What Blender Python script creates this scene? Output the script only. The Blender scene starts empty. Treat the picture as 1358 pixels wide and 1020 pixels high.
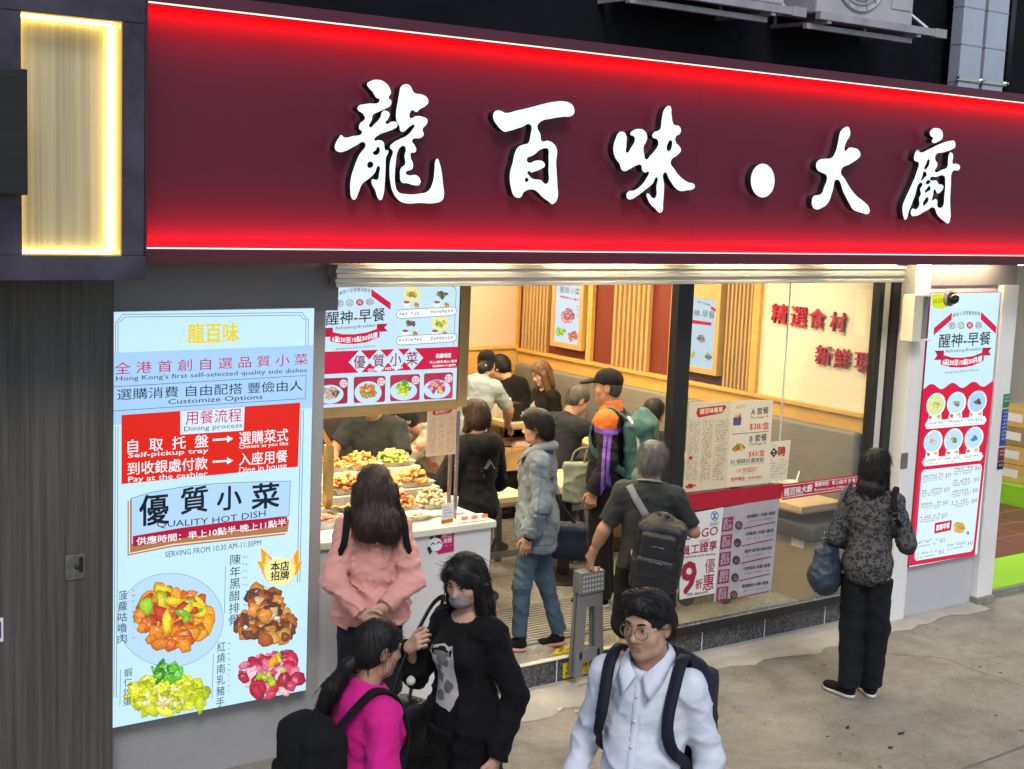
import bpy, bmesh, math, random
import numpy as np
from mathutils import Vector, Matrix, Euler
random.seed(7)
rng = np.random.default_rng(7)
S = bpy.context.scene
COL = S.collection
# ---------------------------------------------------------------- camera
F_PX, YAW, PITCH, ROLL = 1890.454, 0.63852778, 0.1369331, 0.04142333
CAM = np.array([0.0, 0.0, 3.2])
_fw = np.array([math.sin(YAW)*math.cos(PITCH), math.cos(YAW)*math.cos(PITCH), -math.sin(PITCH)])
_r = np.array([math.cos(YAW), -math.sin(YAW), 0.0])
_u = np.cross(_r, _fw)
CR = _r*math.cos(ROLL) + _u*math.sin(ROLL)
CU = -_r*math.sin(ROLL) + _u*math.cos(ROLL)
CF = _fw
G = np.array([math.sin(YAW), math.cos(YAW), 0.0])      # level viewing direction
GR = np.array([math.cos(YAW), -math.sin(YAW), 0.0])    # level direction to the right
cd = bpy.data.cameras.new('camera')
cam = bpy.data.objects.new('camera', cd)
COL.objects.link(cam)
cam.matrix_world = Matrix(((CR[0], CU[0], -CF[0], CAM[0]), (CR[1], CU[1], -CF[1], CAM[1]),
                           (CR[2], CU[2], -CF[2], CAM[2]), (0, 0, 0, 1)))
cd.sensor_fit = 'HORIZONTAL'
cd.sensor_width = 36.0
cd.lens = F_PX/1358*36
cd.clip_end = 500
cd.clip_start = 0.05
S.camera = cam
# ---------------------------------------------------------------- world, sun, exposure
W = bpy.data.worlds.new('World')
S.world = W
W.use_nodes = True
_nt = W.node_tree
_sky = _nt.nodes.new('ShaderNodeTexSky')
_sky.sky_type = 'NISHITA'
_sky.sun_disc = False
SUN_EL, SUN_AZ = math.radians(48), math.radians(205)
_sky.sun_elevation = SUN_EL
_sky.sun_rotation = SUN_AZ
_sky.air_density = 1.0
_sky.dust_density = 1.0
_bg = _nt.nodes['Background']
_nt.links.new(_sky.outputs[0], _bg.inputs['Color'])
_bg.inputs['Strength'].default_value = 0.125
sl = bpy.data.lights.new('sun', 'SUN')
sl.energy = 1.5
sl.angle = math.radians(18)
sl.color = (1.0, 0.95, 0.9)
sun = bpy.data.objects.new('sun', sl)
COL.objects.link(sun)
_sd = Vector((math.sin(SUN_AZ)*math.cos(SUN_EL), math.cos(SUN_AZ)*math.cos(SUN_EL), math.sin(SUN_EL)))
sun.rotation_euler = _sd.to_track_quat('Z', 'Y').to_euler()
sun.location = (0, -6, 12)
S.view_settings.view_transform = 'Standard'
S.view_settings.look = 'None'
EXPO = 0.25
S.view_settings.exposure = EXPO
S.view_settings.gamma = 1.0
S.cycles.max_bounces = 8
S.cycles.transparent_max_bounces = 12
S.cycles.caustics_reflective = False
S.cycles.caustics_refractive = False
S.cycles.use_denoising = True
S.cycles.sample_clamp_indirect = 4.0
# ---------------------------------------------------------------- pixel -> place
def ray(x, y):
    return CF + CR*(x-679)/F_PX - CU*(y-510)/F_PX
def on(x, y, axis, val):
    d = ray(x, y)
    t = (val-CAM[axis])/d[axis]
    return CAM + d*t
def PY(x, y, v): return on(x, y, 1, v)
def PX(x, y, v): return on(x, y, 0, v)
def PZ(x, y, v=0.0): return on(x, y, 2, v)
def PT(x, y, t):                       # point at level depth t from the camera
    d = ray(x, y)
    return CAM + d*(t/float(d@G))
def depth(p): return float((np.asarray(p)-CAM)@G)
# ---------------------------------------------------------------- materials
def lin(c):
    if isinstance(c, str):
        c = c.lstrip('#')
        c = tuple(int(c[i:i+2], 16)/255 for i in (0, 2, 4))
    return tuple((v/12.92 if v <= .04045 else ((v+.055)/1.055)**2.4) for v in c)
_MC = {}
def mat(name, col, rough=.55, metal=0., var=.12, vs=6., bump=0., bs=60., spec=.4, stretch=(1, 1, 1), col2=None, sheen=0., coat=0.):
    """Principled surface with large and fine colour variation and bump; col is linear."""
    key = ('p', name)
    if key in _MC: return _MC[key]
    m = bpy.data.materials.new(name)
    m.use_nodes = True
    nt = m.node_tree
    b = nt.nodes['Principled BSDF']
    b.inputs['Roughness'].default_value = rough
    b.inputs['Metallic'].default_value = metal
    b.inputs['Specular IOR Level'].default_value = spec
    if sheen: b.inputs['Sheen Weight'].default_value = sheen
    if coat: b.inputs['Coat Weight'].default_value = coat; b.inputs['Coat Roughness'].default_value = .08
    tc = nt.nodes.new('ShaderNodeTexCoord')
    mp = nt.nodes.new('ShaderNodeMapping')
    mp.inputs['Scale'].default_value = stretch
    nt.links.new(tc.outputs['Object'], mp.inputs['Vector'])
    n = nt.nodes.new('ShaderNodeTexNoise')
    n.inputs['Scale'].default_value = vs
    n.inputs['Detail'].default_value = 6
    n.inputs['Roughness'].default_value = .65
    nt.links.new(mp.outputs[0], n.inputs['Vector'])
    r = nt.nodes.new('ShaderNodeValToRGB')
    c2 = col2 or tuple(min(1, v*(1+var)) for v in col)
    c1 = tuple(v*(1-var) for v in col) if not col2 else col
    r.color_ramp.elements[0].position = .32
    r.color_ramp.elements[1].position = .68
    r.color_ramp.elements[0].color = (*c1, 1)
    r.color_ramp.elements[1].color = (*c2, 1)
    nt.links.new(n.outputs['Fac'], r.inputs['Fac'])
    nt.links.new(r.outputs[0], b.inputs['Base Color'])
    mr = nt.nodes.new('ShaderNodeMapRange')
    mr.inputs['To Min'].default_value = max(.02, rough-.08)
    mr.inputs['To Max'].default_value = min(1, rough+.08)
    nt.links.new(n.outputs['Fac'], mr.inputs['Value'])
    nt.links.new(mr.outputs[0], b.inputs['Roughness'])
    if bump:
        n2 = nt.nodes.new('ShaderNodeTexNoise')
        n2.inputs['Scale'].default_value = bs
        n2.inputs['Detail'].default_value = 4
        nt.links.new(mp.outputs[0], n2.inputs['Vector'])
        bp = nt.nodes.new('ShaderNodeBump')
        bp.inputs['Strength'].default_value = bump
        bp.inputs['Distance'].default_value = .01
        nt.links.new(n2.outputs['Fac'], bp.inputs['Height'])
        nt.links.new(bp.outputs[0], b.inputs['Normal'])
    _MC[key] = m
    return m
def glow(col, s=1.0, var=0., vs=30., base=None):
    """lit print or lamp: emission colour given as it shows (sRGB hex)"""
    key = ('e', col, s, var, vs)
    if key in _MC: return _MC[key]
    m = bpy.data.materials.new('lit_' + col.strip('#'))
    m.use_nodes = True
    nt = m.node_tree
    b = nt.nodes['Principled BSDF']
    c = lin(col)
    b.inputs['Base Color'].default_value = (*[v*.08 for v in c], 1)
    b.inputs['Roughness'].default_value = .25
    b.inputs['Emission Strength'].default_value = s*2**-EXPO
    if var:
        tc = nt.nodes.new('ShaderNodeTexCoord')
        n = nt.nodes.new('ShaderNodeTexNoise')
        n.inputs['Scale'].default_value = vs
        n.inputs['Detail'].default_value = 5
        nt.links.new(tc.outputs['Object'], n.inputs['Vector'])
        r = nt.nodes.new('ShaderNodeValToRGB')
        r.color_ramp.elements[0].position = .3
        r.color_ramp.elements[1].position = .7
        r.color_ramp.elements[0].color = (*[v*(1-var) for v in c], 1)
        r.color_ramp.elements[1].color = (*[min(1, v*(1+var)+.06*var) for v in c], 1)
        nt.links.new(n.outputs['Fac'], r.inputs['Fac'])
        nt.links.new(r.outputs[0], b.inputs['Emission Color'])
    else:
        b.inputs['Emission Color'].default_value = (*c, 1)
    _MC[key] = m
    return m
def glass(name='window_glass', tint=(.95, .97, .96), refl=.06, rough=.0):
    key = ('g', name)
    if key in _MC: return _MC[key]
    m = bpy.data.materials.new(name)
    m.use_nodes = True
    nt = m.node_tree
    nt.nodes.remove(nt.nodes['Principled BSDF'])
    tr = nt.nodes.new('ShaderNodeBsdfTransparent')
    tr.inputs[0].default_value = (*tint, 1)
    gl = nt.nodes.new('ShaderNodeBsdfGlossy')
    gl.inputs['Roughness'].default_value = .02 + rough
    fr = nt.nodes.new('ShaderNodeLayerWeight')
    fr.inputs['Blend'].default_value = .25
    mr = nt.nodes.new('ShaderNodeMapRange')
    mr.inputs['To Min'].default_value = refl*.5
    mr.inputs['To Max'].default_value = refl*5
    nt.links.new(fr.outputs['Fresnel'], mr.inputs['Value'])
    mx = nt.nodes.new('ShaderNodeMixShader')
    nt.links.new(mr.outputs[0], mx.inputs[0])
    nt.links.new(tr.outputs[0], mx.inputs[1])
    nt.links.new(gl.outputs[0], mx.inputs[2])
    nt.links.new(mx.outputs[0], nt.nodes['Material Output'].inputs['Surface'])
    _MC[key] = m
    return m
# ---------------------------------------------------------------- objects
def tag(o, label=None, cat=None, group=None, kind=None):
    if label: o['label'] = label
    if cat: o['category'] = cat
    if group: o['group'] = group
    if kind: o['kind'] = kind
    return o
def thing(name, label, cat, loc=(0, 0, 0), group=None):
    o = bpy.data.objects.new(name, None)
    COL.objects.link(o)
    o.location = Vector([float(v) for v in loc])
    o.empty_display_size = .1
    return tag(o, label, cat, group)
def link(name, me, mats, parent=None, smooth=False):
    """mesh given in world coordinates; shifted into its parent's frame"""
    o = bpy.data.objects.new(name, me)
    COL.objects.link(o)
    for m in (mats if isinstance(mats, (list, tuple)) else [mats]):
        me.materials.append(m)
    if parent is not None:
        o.parent = parent
        q = parent
        off = Vector((0, 0, 0))
        while q is not None:
            off += q.location
            q = q.parent
        me.transform(Matrix.Translation(-off))
    if smooth:
        me.polygons.foreach_set('use_smooth', [True]*len(me.polygons))
    me.update()
    return o
def dup_tree(o, delta, parent=None):
    c = o.copy()
    COL.objects.link(c)
    if parent is None: c.location = o.location + Vector(delta)
    else: c.parent = parent
    for ch in list(o.children): dup_tree(ch, delta, c)
    return c
class MB:
    """mesh collector in world coordinates"""
    def __init__(s): s.v = []; s.f = []; s.m = []; s.cur = 0
    def raw(s, vs, fs):
        o = len(s.v)
        s.v += [tuple(float(c) for c in p) for p in vs]
        s.f += [tuple(i+o for i in f) for f in fs]
        s.m += [s.cur]*len(fs)
        return s
    def box(s, a, b, bev=0.):
        x0, y0, z0 = [min(p, q) for p, q in zip(a, b)]; x1, y1, z1 = [max(p, q) for p, q in zip(a, b)]
        if bev <= 0:
            return s.raw([(x0, y0, z0), (x1, y0, z0), (x1, y1, z0), (x0, y1, z0), (x0, y0, z1), (x1, y0, z1), (x1, y1, z1), (x0, y1, z1)],
                         [(0, 3, 2, 1), (4, 5, 6, 7), (0, 1, 5, 4), (1, 2, 6, 5), (2, 3, 7, 6), (3, 0, 4, 7)])
        bm = bmesh.new()
        bmesh.ops.create_cube(bm, size=1)
        for v in bm.verts:
            v.co = Vector((x0+(v.co.x+.5)*(x1-x0), y0+(v.co.y+.5)*(y1-y0), z0+(v.co.z+.5)*(z1-z0)))
        bmesh.ops.bevel(bm, geom=bm.edges[:], offset=min(bev, .45*min(x1-x0, y1-y0, z1-z0)), segments=2, affect='EDGES', profile=.6)
        bm.verts.index_update()
        s.raw([v.co for v in bm.verts], [[v.index for v in f.verts] for f in bm.faces])
        bm.free()
        return s
    def quad(s, a, b, c, d): return s.raw([a, b, c, d], [(0, 1, 2, 3)])
    def hexa(s, q, off):
        """prism: quad q (4 points) thickened by vector off"""
        off = np.asarray(off, float)
        q = [np.asarray(p, float) for p in q]
        return s.raw(q + [p+off for p in q], [(0, 1, 2, 3), (7, 6, 5, 4), (0, 4, 5, 1), (1, 5, 6, 2), (2, 6, 7, 3), (3, 7, 4, 0)])
    def tube(s, pts, rad, n=8, cap=True):
        pts = [np.asarray(p, float) for p in pts]
        rad = rad if isinstance(rad, (list, tuple, np.ndarray)) else [rad]*len(pts)
        prev = None
        vs = []; fs = []
        for i, p in enumerate(pts):
            t = pts[min(i+1, len(pts)-1)]-pts[max(i-1, 0)]
            t = t/(np.linalg.norm(t)+1e-9)
            if prev is None:
                a = np.array([0, 0, 1.]) if abs(t[2]) < .9 else np.array([1., 0, 0])
                prev = np.cross(t, a)
            prev = prev - t*(prev@t)
            prev = prev/(np.linalg.norm(prev)+1e-9)
            q = np.cross(t, prev)
            for k in range(n):
                an = 2*math.pi*k/n
                vs.append(p + rad[i]*(prev*math.cos(an)+q*math.sin(an)))
        for i in range(len(pts)-1):
            for k in range(n):
                a = i*n+k; b = i*n+(k+1) % n
                fs.append((a, b, b+n, a+n))
        if cap:
            fs.append(tuple(range(n-1, -1, -1)))
            fs.append(tuple(range((len(pts)-1)*n, len(pts)*n)))
        return s.raw(vs, fs)
    def strap(s, pts, nor, w, th):
        """flat band along pts; nor = outward direction per point"""
        pts = [np.asarray(p, float) for p in pts]
        vs = []; fs = []
        for i, p in enumerate(pts):
            t = pts[min(i+1, len(pts)-1)]-pts[max(i-1, 0)]
            t /= np.linalg.norm(t)+1e-9
            n = np.asarray(nor[i] if isinstance(nor, list) else nor, float)
            n = n-t*(n@t); n /= np.linalg.norm(n)+1e-9
            q = np.cross(t, n)
            for a, b in ((-1, 0), (-.7, 1), (.7, 1), (1, 0), (.7, -.6), (-.7, -.6)):
                vs.append(p+q*a*w/2+n*b*th)
        k = 6
        for i in range(len(pts)-1):
            for j in range(k):
                a = i*k+j; b = i*k+(j+1) % k
                fs.append((a, b, b+k, a+k))
        fs.append(tuple(range(k-1, -1, -1))); fs.append(tuple(range((len(pts)-1)*k, len(pts)*k)))
        return s.raw(vs, fs)
    def lathe(s, c, prof, n=20, axis=2):
        """profile [(r, h)] turned round an axis through c"""
        vs = []; fs = []
        for r, h in prof:
            for k in range(n):
                a = 2*math.pi*k/n
                if axis == 2: p = (c[0]+r*math.cos(a), c[1]+r*math.sin(a), c[2]+h)
                elif axis == 1: p = (c[0]+r*math.cos(a), c[1]+h, c[2]+r*math.sin(a))
                else: p = (c[0]+h, c[1]+r*math.cos(a), c[2]+r*math.sin(a))
                vs.append(p)
        for i in range(len(prof)-1):
            for k in range(n):
                a = i*n+k; b = i*n+(k+1) % n
                fs.append((a, b, b+n, a+n))
        if prof[0][0] > 1e-5: fs.append(tuple(range(n-1, -1, -1)))
        if prof[-1][0] > 1e-5: fs.append(tuple(range((len(prof)-1)*n, len(prof)*n)))
        return s.raw(vs, fs)
    def blob(s, c, r, seed=0, amp=.2, n=10, m=7):
        """small lumpy ellipsoid"""
        rr = random.Random(seed)
        r = r if isinstance(r, (tuple, list)) else (r, r, r)
        ph = [rr.uniform(0, 6.28) for _ in range(6)]
        rot = Euler((rr.uniform(-.5, .5), rr.uniform(-.5, .5), rr.uniform(0, 6.28))).to_matrix()
        vs = []; fs = []
        for i in range(m+1):
            th = math.pi*i/m
            for k in range(n):
                a = 2*math.pi*k/n
                g = 1+amp*(math.sin(2*a+ph[0]+th)*.5+math.sin(3*a+ph[1])*.3*math.sin(th)+math.sin(4*th+ph[2])*.3)
                p = rot @ Vector((r[0]*g*math.sin(th)*math.cos(a), r[1]*g*math.sin(th)*math.sin(a), r[2]*g*math.cos(th)))
                vs.append((c[0]+p.x, c[1]+p.y, c[2]+p.z))
        for i in range(m):
            for k in range(n):
                a = i*n+k; b = i*n+(k+1) % n
                fs.append((a, a+n, b+n, b))
        return s.raw(vs, fs)
    def build(s, name, mats, parent=None, smooth=False, fix=True):
        me = bpy.data.meshes.new(name)
        me.from_pydata(s.v, [], s.f)
        me.polygons.foreach_set('material_index', s.m)
        if fix:
            bm = bmesh.new(); bm.from_mesh(me)
            bmesh.ops.recalc_face_normals(bm, faces=bm.faces[:])
            bm.to_mesh(me); bm.free()
        return link(name, me, mats, parent, smooth)
def structure(o): o['kind'] = 'structure'; return o
# ---------------------------------------------------------------- flat boards, lettering, prints
class Plane:
    """wall-parallel plane. axis 1: faces the street (-y); axis 0: faces -x"""
    def __init__(s, axis, val): s.axis = axis; s.val = val; s.k = 0
    def px(s, x, y):
        p = on(x, y, s.axis, s.val)
        return np.array([p[0], p[2]]) if s.axis == 1 else np.array([-p[1], p[2]])
    def w(s, u, v, d=0.):
        return (u, s.val-d, v) if s.axis == 1 else (s.val-d, -u, v)
    def lift(s, base=.0008):
        s.k += 1
        return base + s.k*.000022
def poly(pl, pts, d=None, mb=None, px=True):
    mb = mb or MB()
    d = pl.lift() if d is None else d
    q = [pl.px(*p) for p in pts] if px else pts
    mb.raw([pl.w(a, b, d) for a, b in q], [tuple(range(len(q)))])
    return mb
def curve_mesh(cu, name):
    o = bpy.data.objects.new(name, cu)
    COL.objects.link(o)
    dg = bpy.context.evaluated_depsgraph_get()
    dg.update()
    me = bpy.data.meshes.new_from_object(o.evaluated_get(dg))
    bpy.data.objects.remove(o)
    bpy.data.curves.remove(cu)
    return me
def text_mesh(body, bold=0., ext=0., res=2):
    cu = bpy.data.curves.new('lettering', 'FONT')
    cu.body = body
    cu.size = 1
    cu.offset = bold
    cu.extrude = ext
    cu.resolution_u = res
    return curve_mesh(cu, 'lettering')
def text(pl, body, a, b, h, m, parent, name='lettering', bold=0., d=None, ext=0., slant=True, shear=0., arc=0.):
    """lettering from photo point a (left, mid height) to b (right, mid height), h px high"""
    me = text_mesh(body)
    heavy = bold
    n = len(me.vertices)
    co = np.empty(n*3); me.vertices.foreach_get('co', co); co = co.reshape(-1, 3)
    mn, mx = co[:, :2].min(0), co[:, :2].max(0)
    A, B = pl.px(*a), pl.px(*b)
    mid = ((a[0]+b[0])/2, (a[1]+b[1])/2)
    H = abs(pl.px(mid[0], mid[1]-h/2)[1]-pl.px(mid[0], mid[1]+h/2)[1])
    d = pl.lift() if d is None else d
    u = (co[:, 0]-mn[0])/(mx[0]-mn[0]); v = (co[:, 1]-mn[1])/max(1e-6, mx[1]-mn[1])-.5
    X = A[0]+(B[0]-A[0])*u + shear*v*H
    Z = A[1]+(B[1]-A[1])*u + v*H + arc*4*u*(1-u)
    fs = [tuple(p.vertices) for p in me.polygons]
    bpy.data.meshes.remove(me)
    mb = MB()
    if not ext:
        em = (B[0]-A[0])/(mx[0]-mn[0])*heavy
        # words set well apart become lettering of their own
        ctr = np.array([[X[list(f)].min(), X[list(f)].max()] for f in fs]); od = np.argsort(ctr[:, 0]); grp = np.zeros(len(fs), int); edge = -1e9; gi = -1
        for i in od:
            if ctr[i, 0] > edge+.33*H: gi += 1
            grp[i] = gi; edge = max(edge, ctr[i, 1])
        o = None
        for gg in range(gi+1):
            mb = MB(); sel = [f for f, q in zip(fs, grp) if q == gg]; used = sorted({i for f in sel for i in f}); ix = {v: j for j, v in enumerate(used)}
            for k, (sx, sz) in enumerate([(0, 0)] if not heavy else [(-1, -1), (1, -1), (-1, 1), (1, 1), (0, 0)]):
                mb.raw([pl.w(X[i]+sx*em, Z[i]+sz*em, d+k*3e-6) for i in used], [tuple(ix[i] for i in f) for f in sel])
            o = mb.build(name, m, parent, fix=False)
        return o
    else:
        o = len(X)
        cnt = {}
        for f in fs:
            for i in range(len(f)):
                e = (f[i], f[(i+1) % len(f)])
                cnt[e] = cnt.get(e, 0)+1
        side = [(i+o, j+o, j, i) for (i, j) in cnt if (j, i) not in cnt]
        em = (B[0]-A[0])/(mx[0]-mn[0])*bold
        for k, (sx, sz) in enumerate([(-1, -1), (1, -1), (-1, 1), (1, 1), (0, 0)]):
            front = [pl.w(x+sx*em, z+sz*em, d+ext+k*2e-4) for x, z in zip(X, Z)]
            back = [pl.w(x+sx*em, z+sz*em, d) for x, z in zip(X, Z)]
            mb.raw(front+back, fs+[tuple(q+o for q in reversed(f)) for f in fs]+side)
    return mb.build(name, m, parent, fix=False)
def vtext(pl, body, a, b, w, m, parent, name='lettering', bold=0.):
    """characters one under another, from top point a to bottom point b"""
    n = len(body)
    st = (np.array(b)-np.array(a))/n
    mb = MB()
    d = pl.lift()
    for i, ch in enumerate(body):
        c = np.array(a)+st*(i+.5)
        me = text_mesh(ch, bold)
        co = np.empty(len(me.vertices)*3); me.vertices.foreach_get('co', co); co = co.reshape(-1, 3)
        mn, mx = co[:, :2].min(0), co[:, :2].max(0)
        L, Rr = pl.px(c[0]-w/2, c[1]), pl.px(c[0]+w/2, c[1])
        hh = abs(st[1])*.86
        H = pl.px(c[0], c[1]-hh/2)[1]-pl.px(c[0], c[1]+hh/2)[1]
        X = L[0]+(Rr[0]-L[0])*(co[:, 0]-mn[0])/(mx[0]-mn[0])
        Z = (L[1]+Rr[1])/2+((co[:, 1]-mn[1])/max(1e-6, mx[1]-mn[1])-.5)*H
        mb.raw([pl.w(x, z, d) for x, z in zip(X, Z)], [tuple(p.vertices) for p in me.polygons])
        bpy.data.meshes.remove(me)
    return mb.build(name, m, parent, fix=False)
def scribble(pl, rows, m, parent, name='fine_print', seed=1, fill=.8):
    """rows of unreadably small print: rows = [(px a, px b, height px)]"""
    rr = random.Random(seed)
    mb = MB()
    d = pl.lift()
    for a, b, h in rows:
        A, B = pl.px(*a), pl.px(*b)
        H = abs(pl.px(a[0], a[1]-h/2)[1]-pl.px(a[0], a[1]+h/2)[1])
        L = abs(B[0]-A[0])
        n = max(2, int(L/(H*1.05)))
        for i in range(n):
            if rr.random() > fill: continue
            c = A+(B-A)*(i+.5)/n
            for _ in range(4):
                if rr.random() < .5:
                    w_, h_ = H*.75, H*.13
                    ox, oz = 0, rr.uniform(-.42, .42)*H
                else:
                    w_, h_ = H*.13, H*.8*rr.uniform(.5, 1)
                    ox, oz = rr.uniform(-.36, .36)*H, 0
                x0, z0 = c[0]+ox, c[1]+oz
                mb.raw([pl.w(x0-w_/2, z0-h_/2, d), pl.w(x0+w_/2, z0-h_/2, d), pl.w(x0+w_/2, z0+h_/2, d), pl.w(x0-w_/2, z0+h_/2, d)], [(0, 1, 2, 3)])
                d += 1e-6
    return mb.build(name, m, parent, fix=False)
def line(pl, pts, wpx, mb, d=None, closed=False):
    """thin printed rule along photo points"""
    d = pl.lift() if d is None else d
    q = [pl.px(*p) for p in pts]
    if closed: q.append(q[0])
    w = abs(pl.px(pts[0][0]+wpx, pts[0][1])[0]-q[0][0])/2
    for a, b in zip(q[:-1], q[1:]):
        t = b-a; t = t/(np.linalg.norm(t)+1e-9)
        n = np.array([-t[1], t[0]])*w
        a2, b2 = a-t*w*.9, b+t*w*.9
        mb.raw([pl.w(*(a2-n), d), pl.w(*(b2-n), d), pl.w(*(b2+n), d), pl.w(*(a2+n), d)], [(0, 1, 2, 3)])
        d += 2e-6
    return mb
def ell(cx, cy, rx, ry, n=28, a0=0, a1=2*math.pi, rot=0):
    out = []
    for k in range(n):
        a = a0+(a1-a0)*k/n
        x, y = rx*math.cos(a), ry*math.sin(a)
        out.append((cx+x*math.cos(rot)-y*math.sin(rot), cy+x*math.sin(rot)+y*math.cos(rot)))
    return out
def printed(s):
    key = ('pr', s)
    if key in _MC: return _MC[key]
    m = bpy.data.materials.new('printed_photo'); m.use_nodes = True
    nt = m.node_tree; b = nt.nodes['Principled BSDF']
    at = nt.nodes.new('ShaderNodeVertexColor'); at.layer_name = 'print'
    tc = nt.nodes.new('ShaderNodeTexCoord'); n = nt.nodes.new('ShaderNodeTexNoise'); n.inputs['Scale'].default_value = 90; n.inputs['Detail'].default_value = 4
    nt.links.new(tc.outputs['Object'], n.inputs['Vector'])
    mr = nt.nodes.new('ShaderNodeMapRange'); mr.inputs['From Min'].default_value = .3; mr.inputs['From Max'].default_value = .7; mr.inputs['To Min'].default_value = .72; mr.inputs['To Max'].default_value = 1.3
    nt.links.new(n.outputs['Fac'], mr.inputs['Value'])
    mx = nt.nodes.new('ShaderNodeMix'); mx.data_type = 'RGBA'; mx.blend_type = 'MULTIPLY'; mx.inputs['Factor'].default_value = 1
    nt.links.new(at.outputs[0], mx.inputs[6]); nt.links.new(mr.outputs[0], mx.inputs[7])
    nt.links.new(mx.outputs[2], b.inputs['Emission Color']); b.inputs['Emission Strength'].default_value = s*2**-EXPO
    b.inputs['Base Color'].default_value = (.03, .03, .03, 1); b.inputs['Roughness'].default_value = .25
    _MC[key] = m; return m
def dish(pl, parent, c, r, pal, n, size, seed, name='dish_photo', spread=1.0, long=1.4, shape=None, s=1.0):
    """printed photograph of food: flat overlapping pieces with their printed colour gradients, one mesh"""
    rr = random.Random(seed); cols = [np.array(lin(p)) for p in pal]
    vs, fs, cs = [], [], []
    def fan(pc, ring, c0, c1, c2, off=(0, 0)):
        d = pl.lift(); o = len(vs); k = len(ring)
        oc = (pc[0]+off[0], pc[1]+off[1])
        for f, col in ((1., c2), (.72, c1)):
            for q in ring: vs.append(pl.w(*pl.px(oc[0]*(1-f)+(q[0])*f, oc[1]*(1-f)+(q[1])*f), d)); cs.append(col)
        vs.append(pl.w(*pl.px(*oc), d)); cs.append(c0)
        for j in range(k):
            j2 = (j+1) % k; fs.append((o+j, o+j2, o+k+j2, o+k+j)); fs.append((o+k+j, o+k+j2, o+2*k))
    n = int(n*1.5); size *= .9; pts = []
    for i in range(n):
        a = rr.uniform(0, 6.28); q = math.sqrt(rr.random())*spread*.92
        pts.append((q*math.sin(a), q*math.cos(a)))
    pts.sort()
    for y, x in pts:
        pc = (c[0]+x*r[0], c[1]+y*r[1]); col = cols[rr.randrange(len(pal))]*rr.uniform(.8, 1.15)
        sz = size*rr.uniform(.55, 1.2); ro = rr.uniform(0, 3.14); el = rr.uniform(1, long); ring = []
        for j in range(11):
            a = 6.283*j/11; g = sz*rr.uniform(.70, 1.15); X, Y_ = g*el*math.cos(a), g/el*math.sin(a)
            ring.append((pc[0]+X*math.cos(ro)-Y_*math.sin(ro), pc[1]+X*math.sin(ro)+Y_*math.cos(ro)))
        fan(pc, ring, np.minimum(1, col*1.25+.03), col, col*.5, (-sz*.15, -sz*.25))
        for _ in range(rr.randrange(3)):
            hx, hy = pc[0]+rr.uniform(-.4, .3)*sz, pc[1]-rr.uniform(.0, .5)*sz
            fan((hx, hy), ell(hx, hy, sz*rr.uniform(.2, .5), sz*rr.uniform(.07, .18), 8, rot=ro+rr.uniform(-.4, .4)), np.minimum(1, col*.5+.55), np.minimum(1, col*1.1+.12), col*1.05)
    me = bpy.data.meshes.new(name); me.from_pydata([tuple(map(float, v)) for v in vs], [], fs)
    at = me.color_attributes.new('print', 'FLOAT_COLOR', 'POINT'); at.data.foreach_set('color', np.concatenate([np.array(cs), np.ones((len(cs), 1))], 1).ravel())
    return link(name, me, printed(s), parent)
def projpx(x, y, z):
    d = np.array([x, y, z])-CAM
    return (679+F_PX*(d@CR)/(d@CF), 510-F_PX*(d@CU)/(d@CF))
# ================================================================ MATERIALS OF THE PLACE
def stone_mat(name, c1, c2, speck, rough, sc, bump=.3):
    m = mat(name, c1, rough, var=.2, vs=1.4, bump=bump, bs=45, col2=c2)
    nt = m.node_tree
    b = nt.nodes['Principled BSDF']
    src = b.inputs['Base Color'].links[0].from_socket
    tc = nt.nodes.new('ShaderNodeTexCoord')
    v = nt.nodes.new('ShaderNodeTexVoronoi'); v.inputs['Scale'].default_value = sc
    nt.links.new(tc.outputs['Object'], v.inputs['Vector'])
    r = nt.nodes.new('ShaderNodeValToRGB')
    r.color_ramp.elements[0].position = .55; r.color_ramp.elements[1].position = .8
    sep = nt.nodes.new('ShaderNodeSeparateColor')
    nt.links.new(v.outputs['Color'], sep.inputs[0])
    nt.links.new(sep.outputs[0], r.inputs['Fac'])
    mx = nt.nodes.new('ShaderNodeMix'); mx.data_type = 'RGBA'
    nt.links.new(r.outputs[0], mx.inputs['Factor'])
    nt.links.new(src, mx.inputs[6])
    mx.inputs[7].default_value = (*speck, 1)
    nt.links.new(mx.outputs[2], b.inputs['Base Color'])
    return m
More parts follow.
